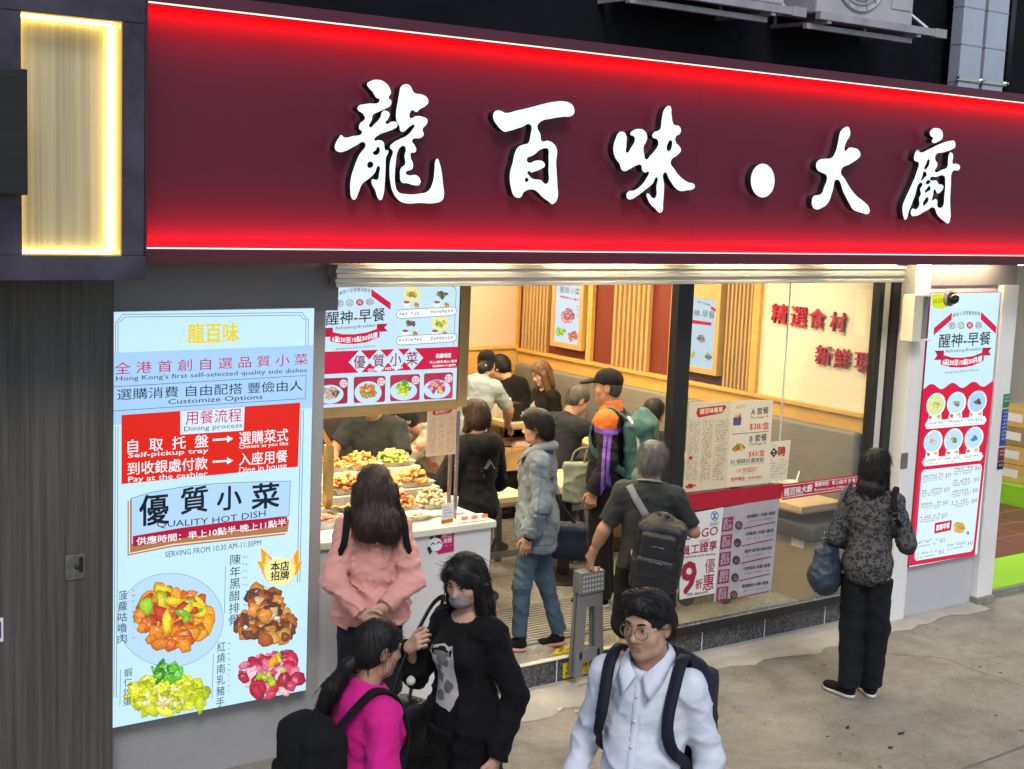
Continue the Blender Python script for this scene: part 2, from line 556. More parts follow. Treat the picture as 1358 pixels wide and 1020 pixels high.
def concrete_mat():
    m = bpy.data.materials.new('worn_concrete'); m.use_nodes = True
    nt = m.node_tree; b = nt.nodes['Principled BSDF']
    tc = nt.nodes.new('ShaderNodeTexCoord')
    def noise(sc, det=6, ro=.6, dist=0.):
        n = nt.nodes.new('ShaderNodeTexNoise'); n.inputs['Scale'].default_value = sc
        n.inputs['Detail'].default_value = det; n.inputs['Roughness'].default_value = ro; n.inputs['Distortion'].default_value = dist
        nt.links.new(tc.outputs['Object'], n.inputs['Vector']); return n.outputs['Fac']
    def ramp(fac, p0, p1, c0, c1):
        r = nt.nodes.new('ShaderNodeValToRGB'); r.color_ramp.elements[0].position = p0; r.color_ramp.elements[1].position = p1
        r.color_ramp.elements[0].color = (*c0, 1); r.color_ramp.elements[1].color = (*c1, 1)
        nt.links.new(fac, r.inputs['Fac']); return r.outputs[0]
    def mul(a, bb, f=1.):
        x = nt.nodes.new('ShaderNodeMix'); x.data_type = 'RGBA'; x.blend_type = 'MULTIPLY'; x.inputs['Factor'].default_value = f
        nt.links.new(a, x.inputs[6]); nt.links.new(bb, x.inputs[7]); return x.outputs[2]
    base = ramp(noise(.9, 8, .7, .6), .3, .7, (.275, .262, .23), (.385, .37, .335))
    blot = ramp(noise(2.2, 12, .78, .25), .34, .60, (.60, .575, .52), (1.06, 1.04, .99))
    fine = ramp(noise(52, 6, .8), .3, .75, (.6, .6, .6), (1, 1, 1))
    spots = ramp(noise(17, 3, .5), .25, .31, (.36, .34, .31), (1, 1, 1))
    c = mul(mul(mul(base, blot), fine), spots, .8)
    # hairline cracks
    v = nt.nodes.new('ShaderNodeTexVoronoi'); v.feature = 'DISTANCE_TO_EDGE'; v.inputs['Scale'].default_value = .55
    mpn = nt.nodes.new('ShaderNodeTexNoise'); mpn.inputs['Scale'].default_value = 3.; mpn.inputs['Detail'].default_value = 8
    nt.links.new(tc.outputs['Object'], mpn.inputs['Vector'])
    va = nt.nodes.new('ShaderNodeVectorMath'); va.operation = 'MULTIPLY_ADD'
    va.inputs[1].default_value = (.35, .35, .35)
    nt.links.new(mpn.outputs['Color'], va.inputs[0]); nt.links.new(tc.outputs['Object'], va.inputs[2])
    nt.links.new(va.outputs[0], v.inputs['Vector'])
    crack = ramp(v.outputs['Distance'], .0025, .007, (.35, .33, .3), (1, 1, 1))
    c = mul(c, crack, .2)
    nt.links.new(c, b.inputs['Base Color'])
    b.inputs['Roughness'].default_value = .72
    rr = nt.nodes.new('ShaderNodeMapRange'); rr.inputs['To Min'].default_value = .5; rr.inputs['To Max'].default_value = .9
    nt.links.new(noise(2.6, 10, .72, 1.2), rr.inputs['Value']); nt.links.new(rr.outputs[0], b.inputs['Roughness'])
    bp = nt.nodes.new('ShaderNodeBump'); bp.inputs['Strength'].default_value = .6; bp.inputs['Distance'].default_value = .014
    nt.links.new(noise(38, 6, .75), bp.inputs['Height']); nt.links.new(bp.outputs[0], b.inputs['Normal'])
    return m
M_conc = concrete_mat()
M_granite = stone_mat('dark_granite', (.022, .023, .025), (.045, .046, .048), (.13, .13, .14), .35, 110)
M_terr = stone_mat('terrazzo_floor', (.14, .14, .13), (.21, .21, .19), (.32, .3, .24), .32, 60, .1)
M_white = mat('white_paint', (.72, .71, .69), .45, var=.05, vs=3, bump=.05, bs=90)
M_grey = mat('grey_wall_paint', (.33, .325, .325), .4, var=.07, vs=2, bump=.06, bs=40)
M_greydark = mat('fascia_grey_paint', (.21, .20, .22), .45, var=.08, vs=2, bump=.06, bs=40)
M_black = mat('black_metal', (.012, .012, .013), .35, var=.2, vs=9, spec=.5)
M_chrome = mat('steel', (.55, .55, .55), .25, 1., var=.15, vs=20)
M_alu = mat('shutter_aluminium', (.6, .585, .54), .32, .85, var=.15, vs=5, bump=.15, bs=25, stretch=(.4, 1, 6))
M_cream = mat('cream_paint', (.6, .57, .47), .5, var=.08, vs=3, bump=.05)
M_maroon = mat('maroon_sign_panel', (.10, .009, .027), .45, var=.06, vs=1.5, spec=.3)
M_maroonlip = mat('maroon_sign_edge', (.085, .012, .028), .35, var=.1, vs=2)
M_led = glow('#ffb9b0', 1.6)
def clad_mat():
    m = mat('dark_grained_cladding', (.046, .042, .037), .5, var=.3, vs=3.2, bump=.25, bs=18, col2=(.108, .10, .09), stretch=(9, 9, .22))
    return m
M_clad = clad_mat()
M_steel_frame = mat('weathered_steel', (.035, .03, .04), .42, .6, var=.4, vs=3, bump=.12, bs=160, col2=(.10, .085, .12))
M_brush = mat('brushed_panel', (.34, .30, .19), .45, .1, var=.3, vs=3, bump=.1, bs=20, col2=(.58, .51, .32), stretch=(14, 14, .12))
M_facade = mat('dark_wall_tiles', (.003, .0033, .0045), .75, spec=.1, var=.4, vs=1.2, bump=.1, col2=(.011, .012, .016))

# ================================================================ GROUND
g = MB(); g.quad((-60, -60, 0), (80, -60, 0), (80, 60, 0), (-60, 60, 0))
structure(g.build('pavement', M_conc))
FZ = .178                                  # shop floor level
FY = 6.90                                  # shop front
XR = 8.571                                 # inner side wall
YB = 11.47                                 # rear wall
# kerb and floor slab of the shop
g = MB(); g.box((3.79, 6.985, .004), (8.75, 11.6, FZ))
structure(g.build('shop_floor', M_terr))
g = MB(); g.box((5.03, 6.955, .004), (8.72, 6.985, FZ-.003), .004)
for x in (5.62, 6.27, 6.92, 7.55, 8.2): g.cur = 1; g.box((x-.003, 6.9535, .006), (x+.003, 6.956, FZ-.006)); g.cur = 0
kerb = tag(g.build('granite_step', [M_granite, M_white]), 'speckled dark granite step running under the shop entrance and window', 'step')
g = MB(); g.box((5.03, 6.945, FZ), (6.47, 6.99, FZ+.008), .002)
tag(g.build('step_nosing', mat('pale_nosing', (.6, .58, .5), .4)), 'pale strip along the edge of the entrance step', 'step nosing')
# pavement slab joints and the low cement fillet along the shop front
def groove(pts, w, name, m):
    mb = MB()
    for a, b in zip(pts[:-1], pts[1:]):
        A, B = PZ(*a), PZ(*b)
        t = (B-A)/np.linalg.norm(B-A); n = np.array([-t[1], t[0], 0])*w
        z = np.array([0, 0, .003])
        mb.quad(A-n+z, B-n+z, B+n+z, A+n+z)
    return structure(mb.build(name, m))
M_joint = mat('joint_dirt', (.13, .125, .115), .9, var=.4, vs=30)
groove([(1180, 890-22), (1252, 873), (1290, 888), (1400, 925)], .003, 'pavement_joint', M_joint)
groove([(1275, 1021), (1358, 990), (1420, 968)], .007, 'pavement_joint', M_joint)
# cement fillet: a slightly raised pale strip at the foot of the front
mb = MB()
pts = []
rr = random.Random(3)
xs = np.linspace(3.9, 9.8, 40)
low = [(x, 6.60+.04*math.sin(x*2.1)+rr.uniform(-.05, .05), .003) for x in xs]
mb.raw([(x, 6.97, .028) for x in xs]+[(x, y, z) for x, y, z in low], [(i, i+1, 41+i, 40+i) for i in range(39)])
structure(mb.build('cement_fillet', mat('pale_cement', (.35, .335, .295), .8, var=.15, vs=3, bump=.4, bs=35)))
# litter on the pavement
def litter(px, py, l, w, ang, m, label, name):
    p = PZ(px, py); l *= .55; w *= .7
    a = np.array([math.cos(ang), math.sin(ang), 0]); n = np.array([-a[1], a[0], 0])
    mb = MB()
    q = [p-a*l-n*w, p-a*l*.2-n*w*1.5, p+a*l-n*w*.7, p+a*l+n*w*.8, p+a*l*.1+n*w*1.2, p-a*l+n*w]
    mb.raw([(v[0], v[1], .006+.012*((i*7) % 3)/2) for i, v in enumerate(q)]+[(v[0], v[1], .003) for v in q],
           [(0, 1, 2, 3, 4, 5), (11, 10, 9, 8, 7, 6)]+[(i, (i+1) % 6, 6+(i+1) % 6, 6+i) for i in range(6)])
    tag(mb.build(name, m), label, 'litter')
M_paper = mat('crumpled_paper', (.5, .47, .4), .8, bump=.4)
litter(743, 942, .055, .012, .3, M_paper, 'pale crumpled paper scrap lying below the step', 'paper_scrap')
litter(766, 945, .035, .006, -.6, M_paper, 'tiny straw-coloured scrap right of the crumpled paper', 'paper_scrap')
M_leaf = mat('dry_leaf', (.04, .03, .022), .8)
litter(685, 966, .04, .014, .9, M_leaf, 'dark dry leaf beside the black cardigan hem', 'fallen_leaf')
litter(1195, 974, .05, .006, .05, M_leaf, 'dark twig lying on the open pavement at right', 'twig')
litter(1124, 966, .03, .01, .5, M_leaf, 'dark speck of rubbish below the leopard woman\'s shoes', 'rubbish_speck')
litter(1181, 993, .03, .006, -.2, M_leaf, 'dark fleck lowest on the pavement at right', 'rubbish_speck')

# ================================================================ SIGN
sg = thing('shop_sign', 'long maroon fascia sign with white brush characters and red lit edges', 'sign', (6.5, 6.6, 2.78))
SX0, SX1, SZ0, SZ1, SY = 2.56, 12.2, 2.785, 4.03, 6.35
PYN = SY+.13
LT, LB = .058, .066
seam = PY(925, 200, PYN)[0]
g = MB(); g.box((SX0+.01, PYN, SZ0+LB-.01), (seam-.002, PYN+.03, SZ1-LT+.01)); g.build('sign_panel', M_maroon, sg)
g = MB(); g.box((seam+.002, PYN+.003, SZ0+LB-.01), (SX1, PYN+.033, SZ1-LT+.01)); g.build('sign_panel', M_maroon, sg)
g = MB()
g.box((SX0, SY, SZ1-LT), (SX1, 6.80, SZ1), .004)
g.box((SX0, SY, SZ0), (SX1, 6.56, SZ0+LB), .004); g.box((SX0, 6.56, SZ0+.055), (SX1, 6.80, SZ0+LB)); g.box((SX0, 6.70, SZ0), (SX1, 6.80, SZ0+.054))
g.box((SX0, SY+.002, SZ0+LB), (SX0+.012, 6.8, SZ1-LT))
g.box((SX0, PYN+.05, SZ0+LB), (SX1, 6.78, SZ1-LT))
g.build('sign_frame', M_maroonlip, sg)
M_red = bpy.data.materials.new('red_lamp'); M_red.use_nodes = True
_b = M_red.node_tree.nodes['Principled BSDF']; _b.inputs['Base Color'].default_value = (.8, .3, .25, 1)
_b.inputs['Emission Color'].default_value = (1, .0, .004, 1); _b.inputs['Emission Strength'].default_value = 150.
M_pink = glow('#ffd9cf', 1.5)
for z, s in ((SZ1-LT, -1), (SZ0+LB, 1)):
    g = MB(); g.box((SX0+.012, SY+.004, z), (SX1, SY+.013, z+s*.007)); o = g.build('light_strip', M_pink, sg)
    g = MB(); g.box((SX0+.012, SY+.016, z), (SX1, SY+.022, z+s*.012)); o = g.build('red_lamp_strip', [M_maroonlip, M_red], sg)
    for p in o.data.polygons: p.material_index = int(p.normal.y > .5)
# letters: outlines in zoomed photo crops -> (origin, scale)
GLYPHS = [
 (430, 95, 5.368, [
  [(305,90),(330,68),(380,58),(425,72),(468,120),(474,155),(458,185),(478,210),(472,240),(440,262),(390,285),(345,312),(338,345),(322,395),(360,372),(400,325),(415,285),(445,280),(465,300),(455,335),(437,368),(485,356),(515,362),(520,388),(495,408),(440,430),(390,450),(358,490),(385,488),(420,500),(436,560),(455,562),(440,610),(436,700),(430,800),(420,880),(402,915),(385,905),(365,850),(340,770),(378,770),(390,730),(388,672),(360,720),(320,760),(270,800),(240,870),(215,912),(195,900),(186,850),(190,760),(210,690),(245,600),(290,508),(220,530),(150,565),(105,572),(76,550),(80,515),(105,470),(120,452),(140,468),(200,460),(270,432),(248,405),(255,370),(290,335),(275,300),(238,270),(240,250),(300,230),(395,202),(370,185),(345,145),(318,115)],
  [(385,535),(365,560),(345,580),(388,585)],
  [(330,640),(308,655),(310,680),(330,686),(350,662)],
  [(545,110),(580,90),(610,100),(640,150),(700,165),(735,190),(740,222),(720,245),(680,268),(655,288),(628,275),(612,290),(612,330),(650,318),(700,322),(735,345),(728,375),(700,410),(708,450),(690,470),(625,490),(640,520),(655,555),(645,575),(618,580),(615,610),(630,650),(628,690),(580,722),(600,738),(655,738),(685,775),(678,805),(650,810),(590,795),(548,785),(540,740),(545,690),(575,660),(572,600),(580,550),(570,530),(545,535),(522,570),(510,640),(503,720),(505,800),(525,855),(580,872),(680,868),(740,850),(775,780),(785,700),(792,635),(805,620),(820,650),(835,710),(845,800),(852,880),(840,915),(790,935),(680,935),(570,935),(530,915),(490,860),(470,780),(465,700),(472,630),(488,565),(468,540),(490,508),(540,480),(590,455),(630,410),(642,382),(600,398),(570,425),(545,425),(535,390),(515,350),(512,290),(525,210),(535,150)]]),
 (640, 120, 6.375, [
  [(95,190),(120,170),(150,172),(195,190),(290,170),(400,145),(500,118),(600,97),(690,93),(750,115),(773,150),(772,195),(745,217),(680,222),(580,238),(490,265),(463,305),(488,370),(500,428),(550,425),(600,450),(628,500),(622,600),(626,700),(632,800),(632,915),(610,950),(585,960),(560,940),(510,905),(460,855),(430,838),(350,858),(325,900),(300,908),(265,890),(240,820),(230,740),(235,680),(255,610),(270,540),(300,480),(345,458),(385,445),(405,380),(405,290),(330,310),(220,343),(185,348),(155,330),(110,275),(93,245)],
  [(400,560),(440,540),(480,505),(530,488),(553,495),(558,560),(557,680),(552,780),(530,790),(495,760),(420,745),(390,715),(378,695),(390,680),(410,692),(440,685),(500,660),(527,635),(515,605),(460,592),(380,605),(378,570)],
  [(375,738),(388,752),(380,772),(362,770),(357,752)]]),
 (800, 130, 6.375, [
  [(515,100),(550,67),(570,75),(577,140),(598,225),(640,238),(657,270),(645,305),(615,325),(612,370),(640,405),(657,440),(635,475),(570,540),(600,600),(650,665),(710,710),(775,745),(765,765),(710,780),(650,785),(610,760),(560,690),(518,630),(515,750),(505,900),(500,955),(478,970),(455,955),(440,935),(405,905),(375,850),(368,810),(390,815),(415,845),(442,840),(450,750),(452,670),(420,720),(350,780),(290,825),(240,855),(205,850),(197,815),(215,790),(265,780),(320,740),(365,680),(385,625),(350,630),(330,610),(320,568),(280,570),(225,600),(180,618),(155,605),(140,560),(105,510),(88,460),(88,400),(105,345),(130,295),(165,285),(192,310),(195,400),(198,462),(235,420),(268,350),(260,325),(228,305),(245,280),(300,262),(345,275),(370,320),(365,365),(342,410),(345,470),(362,520),(400,485),(440,440),(465,395),(460,355),(415,325),(425,295),(480,265),(495,180)],
  [(575,358),(540,400),(540,440),(560,447),(580,410)]]),
 (980, 200, 1.0, [ell(1011.5-980, 239.5-200, 15.7, 22.3, 24)]),
 (1060, 155, 7.285, [
  [(400,140),(440,103),(470,97),(488,125),(488,185),(455,240),(442,328),(480,300),(530,302),(575,325),(590,370),(570,400),(500,450),(402,525),(440,600),(500,700),(560,770),(630,825),(675,880),(678,920),(655,940),(620,932),(560,915),(520,895),(480,830),(430,735),(360,605),(320,720),(275,835),(215,880),(165,895),(130,870),(122,810),(135,770),(180,757),(215,742),(240,680),(268,600),(262,565),(220,540),(170,505),(165,450),(190,418),(250,405),(315,395),(345,350),(370,270),(385,190)]]),
 (1175, 160, 7.035, [
  [(410,110),(430,80),(470,70),(515,88),(530,125),(525,165),(495,190),(440,208),(428,195),(440,165),(415,140)],
  [(275,295),(295,275),(320,297),(400,268),(500,220),(600,190),(640,195),(645,245),(620,265),(540,295),(462,325),(460,365),(480,405),(470,440),(455,470),(520,460),(572,430),(580,370),(590,310),(605,297),(625,320),(622,400),(655,402),(690,430),(685,455),(620,475),(605,600),(598,750),(595,935),(580,958),(545,940),(480,880),(445,810),(380,838),(270,890),(235,880),(232,850),(250,820),(275,830),(310,790),(310,720),(325,690),(320,640),(340,590),(310,585),(270,700),(215,840),(180,925),(165,900),(155,800),(175,740),(230,620),(290,470),(305,395),(265,370),(262,340)],
  [(395,360),(375,400),(358,455),(385,440),(405,400),(405,365)],
  [(355,475),(335,530),(325,555),(360,530),(380,510)],
  [(410,545),(470,525),(545,520),(553,570),(545,700),(530,800),(505,815),(480,800),(478,750),(460,732),(432,745),(440,690),(452,640),(480,680),(510,665),(535,620),(530,605),(490,590),(470,560),(430,560)],
  [(370,580),(415,565),(400,590),(375,592)],
  [(405,610),(380,635),(362,668),(390,660),(415,640)],
  [(390,715),(360,740),(345,790),(375,775),(395,745)]]),
]
LETTER_Y = PYN-.075
M_front = glow('#dff6fb', 1.25)
M_side = mat('letter_side', (.03, .034, .034), .4, .5)
M_halo = glow('#cfe8f0', .9)
def glyph(ox, oy, sc, loops):
    pl = Plane(1, LETTER_Y)
    cu = bpy.data.curves.new('sign_character', 'CURVE'); cu.dimensions = '2D'; cu.fill_mode = 'BOTH'; cu.extrude = .026; cu.resolution_u = 5
    for lp in loops:
        sp = cu.splines.new('BEZIER'); sp.bezier_points.add(len(lp)-1); sp.use_cyclic_u = True
        for b, (x, y) in zip(sp.bezier_points, lp):
            q = pl.px(ox+x/sc, oy+y/sc)
            b.co = (q[0], q[1], 0); b.handle_left_type = b.handle_right_type = 'AUTO'
    me = curve_mesh(cu, 'sign_character')
    me.transform(Matrix(((1, 0, 0, 0), (0, 0, -1, LETTER_Y+.026), (0, 1, 0, 0), (0, 0, 0, 1))))
    o = link('sign_character', me, [M_front, M_side, M_halo], sg)
    for p in me.polygons:
        p.material_index = 0 if p.normal.y < -.5 else (2 if p.normal.y > .5 else 1)
    return o
for gl_ in GLYPHS: glyph(*gl_)

# ================================================================ LEFT: LIGHT NICHE, CLADDING, WALL
lb = thing('lit_niche', 'weathered steel box with a glowing yellow recess at top left', 'light box', (1.9, 6.4, 2.72))
LY = 6.2
nx0, nx1 = PY(29, 200, LY)[0], PY(162, 200, LY)[0]
nz0, nz1 = PY(100, 339, LY)[2], PY(100, 22, LY)[2]
ex = PY(192, 200, LY)[0]; bz = PY(100, 372, LY)[2]
g = MB()
g.box((0.6, LY, nz1), (ex, 6.66, 4.5), .004)
g.box((0.6, LY-.012, bz), (ex+.003, 6.66, nz0), .004)
g.box((nx1, LY+.003, nz0), (ex, 6.66, nz1), .003)
g.box((0.6, LY+.003, nz0), (nx0, 6.66, nz1), .003)
g.build('steel_frame', M_steel_frame, lb)
g = MB(); g.box((nx0, LY+.12, nz0), (nx1, LY+.15, nz1)); g.build('back_panel', M_brush, lb)
M_yl = bpy.data.materials.new('warm_lamp'); M_yl.use_nodes = True
_b = M_yl.node_tree.nodes['Principled BSDF']; _b.inputs['Emission Color'].default_value = (1, .76, .25, 1); _b.inputs['Emission Strength'].default_value = 13.
M_niche_glow = glow('#c89a3a', 1.0)  # lining is no lamp; its lit look is emitted by the material
g = MB()
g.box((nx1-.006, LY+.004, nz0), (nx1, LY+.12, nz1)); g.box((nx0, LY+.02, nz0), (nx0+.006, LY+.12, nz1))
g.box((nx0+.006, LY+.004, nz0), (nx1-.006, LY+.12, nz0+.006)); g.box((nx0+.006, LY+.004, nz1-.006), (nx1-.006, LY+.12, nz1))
g.build('niche_lining', M_niche_glow, lb)
g = MB()
g.box((nx1-.022, LY+.1, nz0+.014), (nx1-.006, LY+.112, nz1-.014))
g.box((nx0+.006, LY+.1, nz0+.014), (nx0+.010, LY+.112, nz1-.014))
g.box((nx0+.014, LY+.1, nz1-.014), (nx1-.014, LY+.112, nz1-.006))
g.box((nx0+.014, LY+.1, nz0+.006), (nx1-.014, LY+.112, nz0+.014))
g.build('lamp_strip', M_yl, lb)
by0, by1 = PY(10, 258, 6.1)[2], PY(10, 90, 6.1)[2]
g = MB(); g.box((.9, 6.08, by0), (PY(35, 170, 6.1)[0], 6.19, by1), .006)
tag(g.build('black_wall_box', mat('matt_black_panel', (.012, .011, .01), .6, var=.3, bump=.1, vs=4, stretch=(.3, 1, 6))), 'matt black box in front of the glowing yellow recess', 'panel')
g = MB(); g.box((-3, 6.70, .0), (2.548, 6.95, 2.83)); o = g.build('clad_column', M_clad)
tag(o, 'dark grained cladding column filling the left edge below the yellow recess', 'column')
so = thing('wall_socket_plate', 'small steel lock plate set in the dark grained column', 'lock plate', tuple(PY(100, 752, 6.7)))
pl = Plane(1, 6.7); a, b = pl.px(86, 770), pl.px(112, 734)
g = MB(); g.box((a[0], 6.692, a[1]), (b[0], 6.705, b[1]), .003); g.build('plate', mat('dull_steel', (.25, .25, .2), .4, .8, var=.3, vs=25), so)
c_ = pl.px(101, 751); g = MB(); g.lathe((c_[0], 6.692, c_[1]), [(.013, 0), (.013, -.008), (.004, -.012)], 14, 1); g.box((c_[0]+.012, 6.686, c_[1]-.03), (c_[0]+.03, 6.692, c_[1]+.045)); g.build('lock', M_black, so)
a, b = pl.px(-6, 852), pl.px(4, 819)
g = MB(); g.box((a[0], 6.694, a[1]), (b[0], 6.702, b[1]), .002); g.cur = 1; g.box((a[0], 6.692, a[1]+.02), (b[0]-.012, 6.6945, b[1]-.016)); tag(g.build('blue_plaque', [M_white, mat('navy_print', (.02, .03, .12), .4)]), 'white edged blue plaque at the far left edge of the column', 'plaque')
lw = thing('left_front_wall', 'plain grey wall panel holding the tall menu board left of the counter', 'wall', (3.2, 6.9, 0))
g = MB(); g.box((2.549, 6.83, 0.), (3.787, 7.05, 2.5)); g.build('lower_panel', M_grey, lw)
g = MB(); g.box((2.56, 6.80, 2.5), (3.845, 7.05, 2.80)); g.build('upper_panel', M_greydark, lw)
# building wall above the sign
g = MB(); g.box((-3, 6.92, 2.80), (16, 7.25, 9.)); tag(g.build('upper_facade', M_facade), 'dark building wall behind the air conditioners above the sign', 'building')
g = MB(); g.box((2.57, 6.801, 2.76), (11., 6.92, 2.783)); tag(g.build('sign_soffit', M_cream), 'pale soffit board under the fascia sign', 'soffit')

# ================================================================ SHUTTER BOX, WINDOW, RIGHT PILLARS
rs = thing('roller_shutter_box', 'silvery roller shutter housing running along the top of the opening', 'shutter', (6, 6.8, 2.6))
RY = 6.72
x0, x1 = PY(445, 365, RY)[0], PY(1199, 365, RY)[0]
zt, zb = PY(700, 352, RY)[2], PY(700, 379, RY)[2]
g = MB()
h = (zt-zb)
prof = [(0, .0), (.012, .03), (.012, .18), (.002, .21), (.002, .38), (.016, .42), (.016, .62), (.004, .66), (.004, .80), (.02, .84), (.02, 1.0)]
vs = []; fs = []
for i, (dy, q) in enumerate(prof):
    vs += [(x0, RY-dy, zb+h*q), (x1, RY-dy, zb+h*q)]
    if i: fs.append((2*i-2, 2*i-1, 2*i+1, 2*i))
k = len(vs)
vs += [(x0, RY+.06, zb), (x1, RY+.06, zb), (x0, RY+.06, zt), (x1, RY+.06, zt)]
n2 = len(prof)
fs += [(k, k+1, 1, 0), (k+2, 2*n2-2, 2*n2-1, k+3), (k, k+2, k+3, k+1),
       tuple([k]+[2*i for i in range(n2)]+[k+2]), tuple([k+3]+[2*i+1 for i in range(n2-1, -1, -1)]+[k+1])]
g.raw(vs, fs); g.build('bottom_rail', M_alu, rs)
g = MB(); g.box((x0, RY+.062, zt-.06), (x1, RY+.2, zt+.04)); g.build('housing', M_cream, rs)

wf = thing('shop_window', 'large fixed window with black frame right of the entrance', 'window', (7.6, 6.9, FZ))
mx0, mx1 = PY(901, 379, FY)[0], PY(921.3, 379, FY)[0]
g = MB(); g.box((mx0, FY, FZ+.0), (mx1, FY+.07, 2.68), .004); g.build('mullion', M_black, wf)
rx0, rx1 = PY(1168, 379, FY)[0], PY(1190, 379, FY)[0]
g = MB(); g.box((rx0, FY, FZ), (rx0+.055, FY+.07, 2.68), .003); g.build('mullion', M_black, wf)
g = MB(); g.box((rx0+.14, FY-.01, FZ-.17), (rx1+.04, FY+.07, 2.68), .003); g.build('mullion', M_black, wf)
g = MB(); g.box((rx0+.055, FY+.015, FZ), (rx0+.14, FY+.06, 2.68), .003); g.build('guide_rail', mat('pale_rail', (.55, .53, .46), .4), wf)
g = MB(); g.box((mx1, FY, FZ+.004), (rx0, FY+.06, FZ+.07), .003); g.build('bottom_rail', M_black, wf)
g = MB(); g.box((mx1, FY-.006, FZ+.072), (rx0, FY+.04, FZ+.082), .002); g.build('glazing_bead', M_chrome, wf)
sx = PY(1051, 400, FY)[0]
M_gl = glass()
g = MB(); g.box((mx1, FY+.025, FZ+.08), (sx-.002, FY+.035, 2.68)); g.build('pane', M_gl, wf)
g = MB(); g.box((sx+.002, FY+.025, FZ+.08), (rx0, FY+.035, 2.68)); g.build('pane', M_gl, wf)
g = MB(); g.box((sx-.002, FY+.024, FZ+.08), (sx+.002, FY+.036, 2.68)); g.build('glass_joint', mat('silicone', (.5, .52, .5), .4), wf)

rp = thing('right_front_wall', 'pale grey wall panel and cream column carrying the breakfast board', 'wall', (9.3, 6.8, 0))
PW = 6.80
g = MB(); g.box((rx1+.045, PW-.03, 0), (8.905, 7.1, 2.76), .004); g.build('column', M_white, rp)
g = MB(); g.box((8.906, PW, 0), (9.782, 7.1, 2.60)); g.build('panel', mat('pale_grey_paint', (.47, .47, .485), .45, var=.05, vs=2), rp)
g = MB(); g.box((8.906, PW-.02, 2.60), (10.0, 7.1, 2.80)); g.build('lintel', M_greydark, rp)
g = MB(); g.box((9.785, 6.74, .06), (9.985, 7.1, 2.60), .004); g.build('pier', M_white, rp)
g = MB(); g.box((9.775, 6.72, 0), (9.995, 7.1, .058), .004); g.build('pier_base', M_conc, rp)
pl = Plane(1, PW-.03); a, b = pl.px(1194, 622), pl.px(1204, 600)
g = MB(); g.box((a[0], PW-.036, a[1]), (b[0], PW-.028, b[1]), .002); g.build('latch_plate', M_chrome, rp)
# control box on the column
cb = thing('shutter_control_box', 'cream metal box with dark open side at the top of the right column', 'box', tuple(PY(1220, 450, PW-.1)))
pl = Plane(1, PW-.12); a, b = pl.px(1206, 453), pl.px(1236, 391)
g = MB(); g.box((a[0], PW-.14, a[1]), (a[0]+.012, PW-.031, b[1]), .003); g.box((a[0]+.012, PW-.14, b[1]-.012), (b[0], PW-.031, b[1])); g.box((a[0]+.012, PW-.14, a[1]), (b[0], PW-.031, a[1]+.012)); g.box((a[0]+.012, PW-.14, a[1]+.012), (a[0]+.10, PW-.031, b[1]-.012))
g.build('case', M_cream, cb)
g = MB(); g.box((a[0]+.10, PW-.10, a[1]+.012), (b[0]-.004, PW-.09, b[1]-.012)); g.build('inner_panel', mat('grey_metal', (.2, .2, .2), .5), cb)
dc = thing('dome_camera', 'small black dome camera above the breakfast board', 'camera', tuple(PY(1265, 396, 6.7)))
c_ = PY(1265, 396, 6.70)
g = MB(); g.lathe((c_[0], 6.72, c_[2]), [(.05, .03), (.05, 0), (.046, -.02), (.034, -.045), (.015, -.058), (0, -.06)], 18, 1); g.build('dome', mat('dark_dome', (.008, .008, .009), .1), dc, True)
g = MB(); g.lathe((c_[0], 6.735, c_[2]), [(.062, .02), (.062, -.008), (.05, -.012)], 18, 1); g.build('base', M_greydark, dc)

# ================================================================ AIR CONDITIONERS, DUCTS
M_ac = mat('aircon_casing', (.4, .38, .4), .45, var=.12, vs=5, bump=.1)
def aircon(x0, x1, z0, z1, y0, y1, label):
    t = thing('air_conditioner', label, 'air conditioner', ((x0+x1)/2, (y0+y1)/2, z0), 'air conditioners above the sign')
    g = MB(); g.box((x0, y0, z0), (x1, y1, z1), .012); g.build('casing', M_ac, t)
    cx_, cz_ = x0+(x1-x0)*.42, (z0+z1)/2
    rad = (z1-z0)*.43
    g = MB(); g.lathe((cx_, y0-.002, cz_), [(rad, .004), (rad, -.012), (rad*.97, -.016), (rad*.94, -.004)], 36, 1); g.build('fan_ring', M_ac, t)
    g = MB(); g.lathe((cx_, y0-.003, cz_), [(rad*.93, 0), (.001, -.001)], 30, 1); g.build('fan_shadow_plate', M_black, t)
    g = MB()
    for i in range(1, 9):
        r_ = rad*.93*i/9
        g.tube([(cx_+r_*math.cos(q), y0-.012, cz_+r_*math.sin(q)) for q in np.linspace(0, 2*math.pi, 33)], .0035, 5, False)
    for i in range(16):
        q = 2*math.pi*i/16
        g.tube([(cx_+.02*math.cos(q), y0-.012, cz_+.02*math.sin(q)), (cx_+rad*.95*math.cos(q+.3), y0-.012, cz_+rad*.95*math.sin(q+.3))], .003, 5, False)
    g.build('fan_grille', mat('grille_wire', (.3, .3, .3), .5, .3), t)
    g = MB(); g.box((x1-(x1-x0)*.24, y0-.008, z0+.1), (x1-.02, y0-.001, z1-.08), .006); g.build('service_panel', M_ac, t)
    return t
AY = 6.45
a = PY(1083, 10, AY); b = PY(1210, 25, AY)
aircon(a[0]+.0, b[0], PY(1150, 27, AY)[2]-.0, PY(1150, 27, AY)[2]+.62, AY, 6.8, 'grey air conditioner with round fan grille nearest the two ducts')
c0, c1 = PY(885, -20, AY), PY(1040, 2, AY)
aircon(c0[0]-.1, c1[0], PY(960, 1, AY)[2]+.03, PY(960, 1, AY)[2]+.66, AY, 6.8, 'air conditioner whose base just shows, left of the round fan grille')
M_galv = mat('painted_bracket', (.36, .34, .37), .45, .3, var=.2, vs=6)
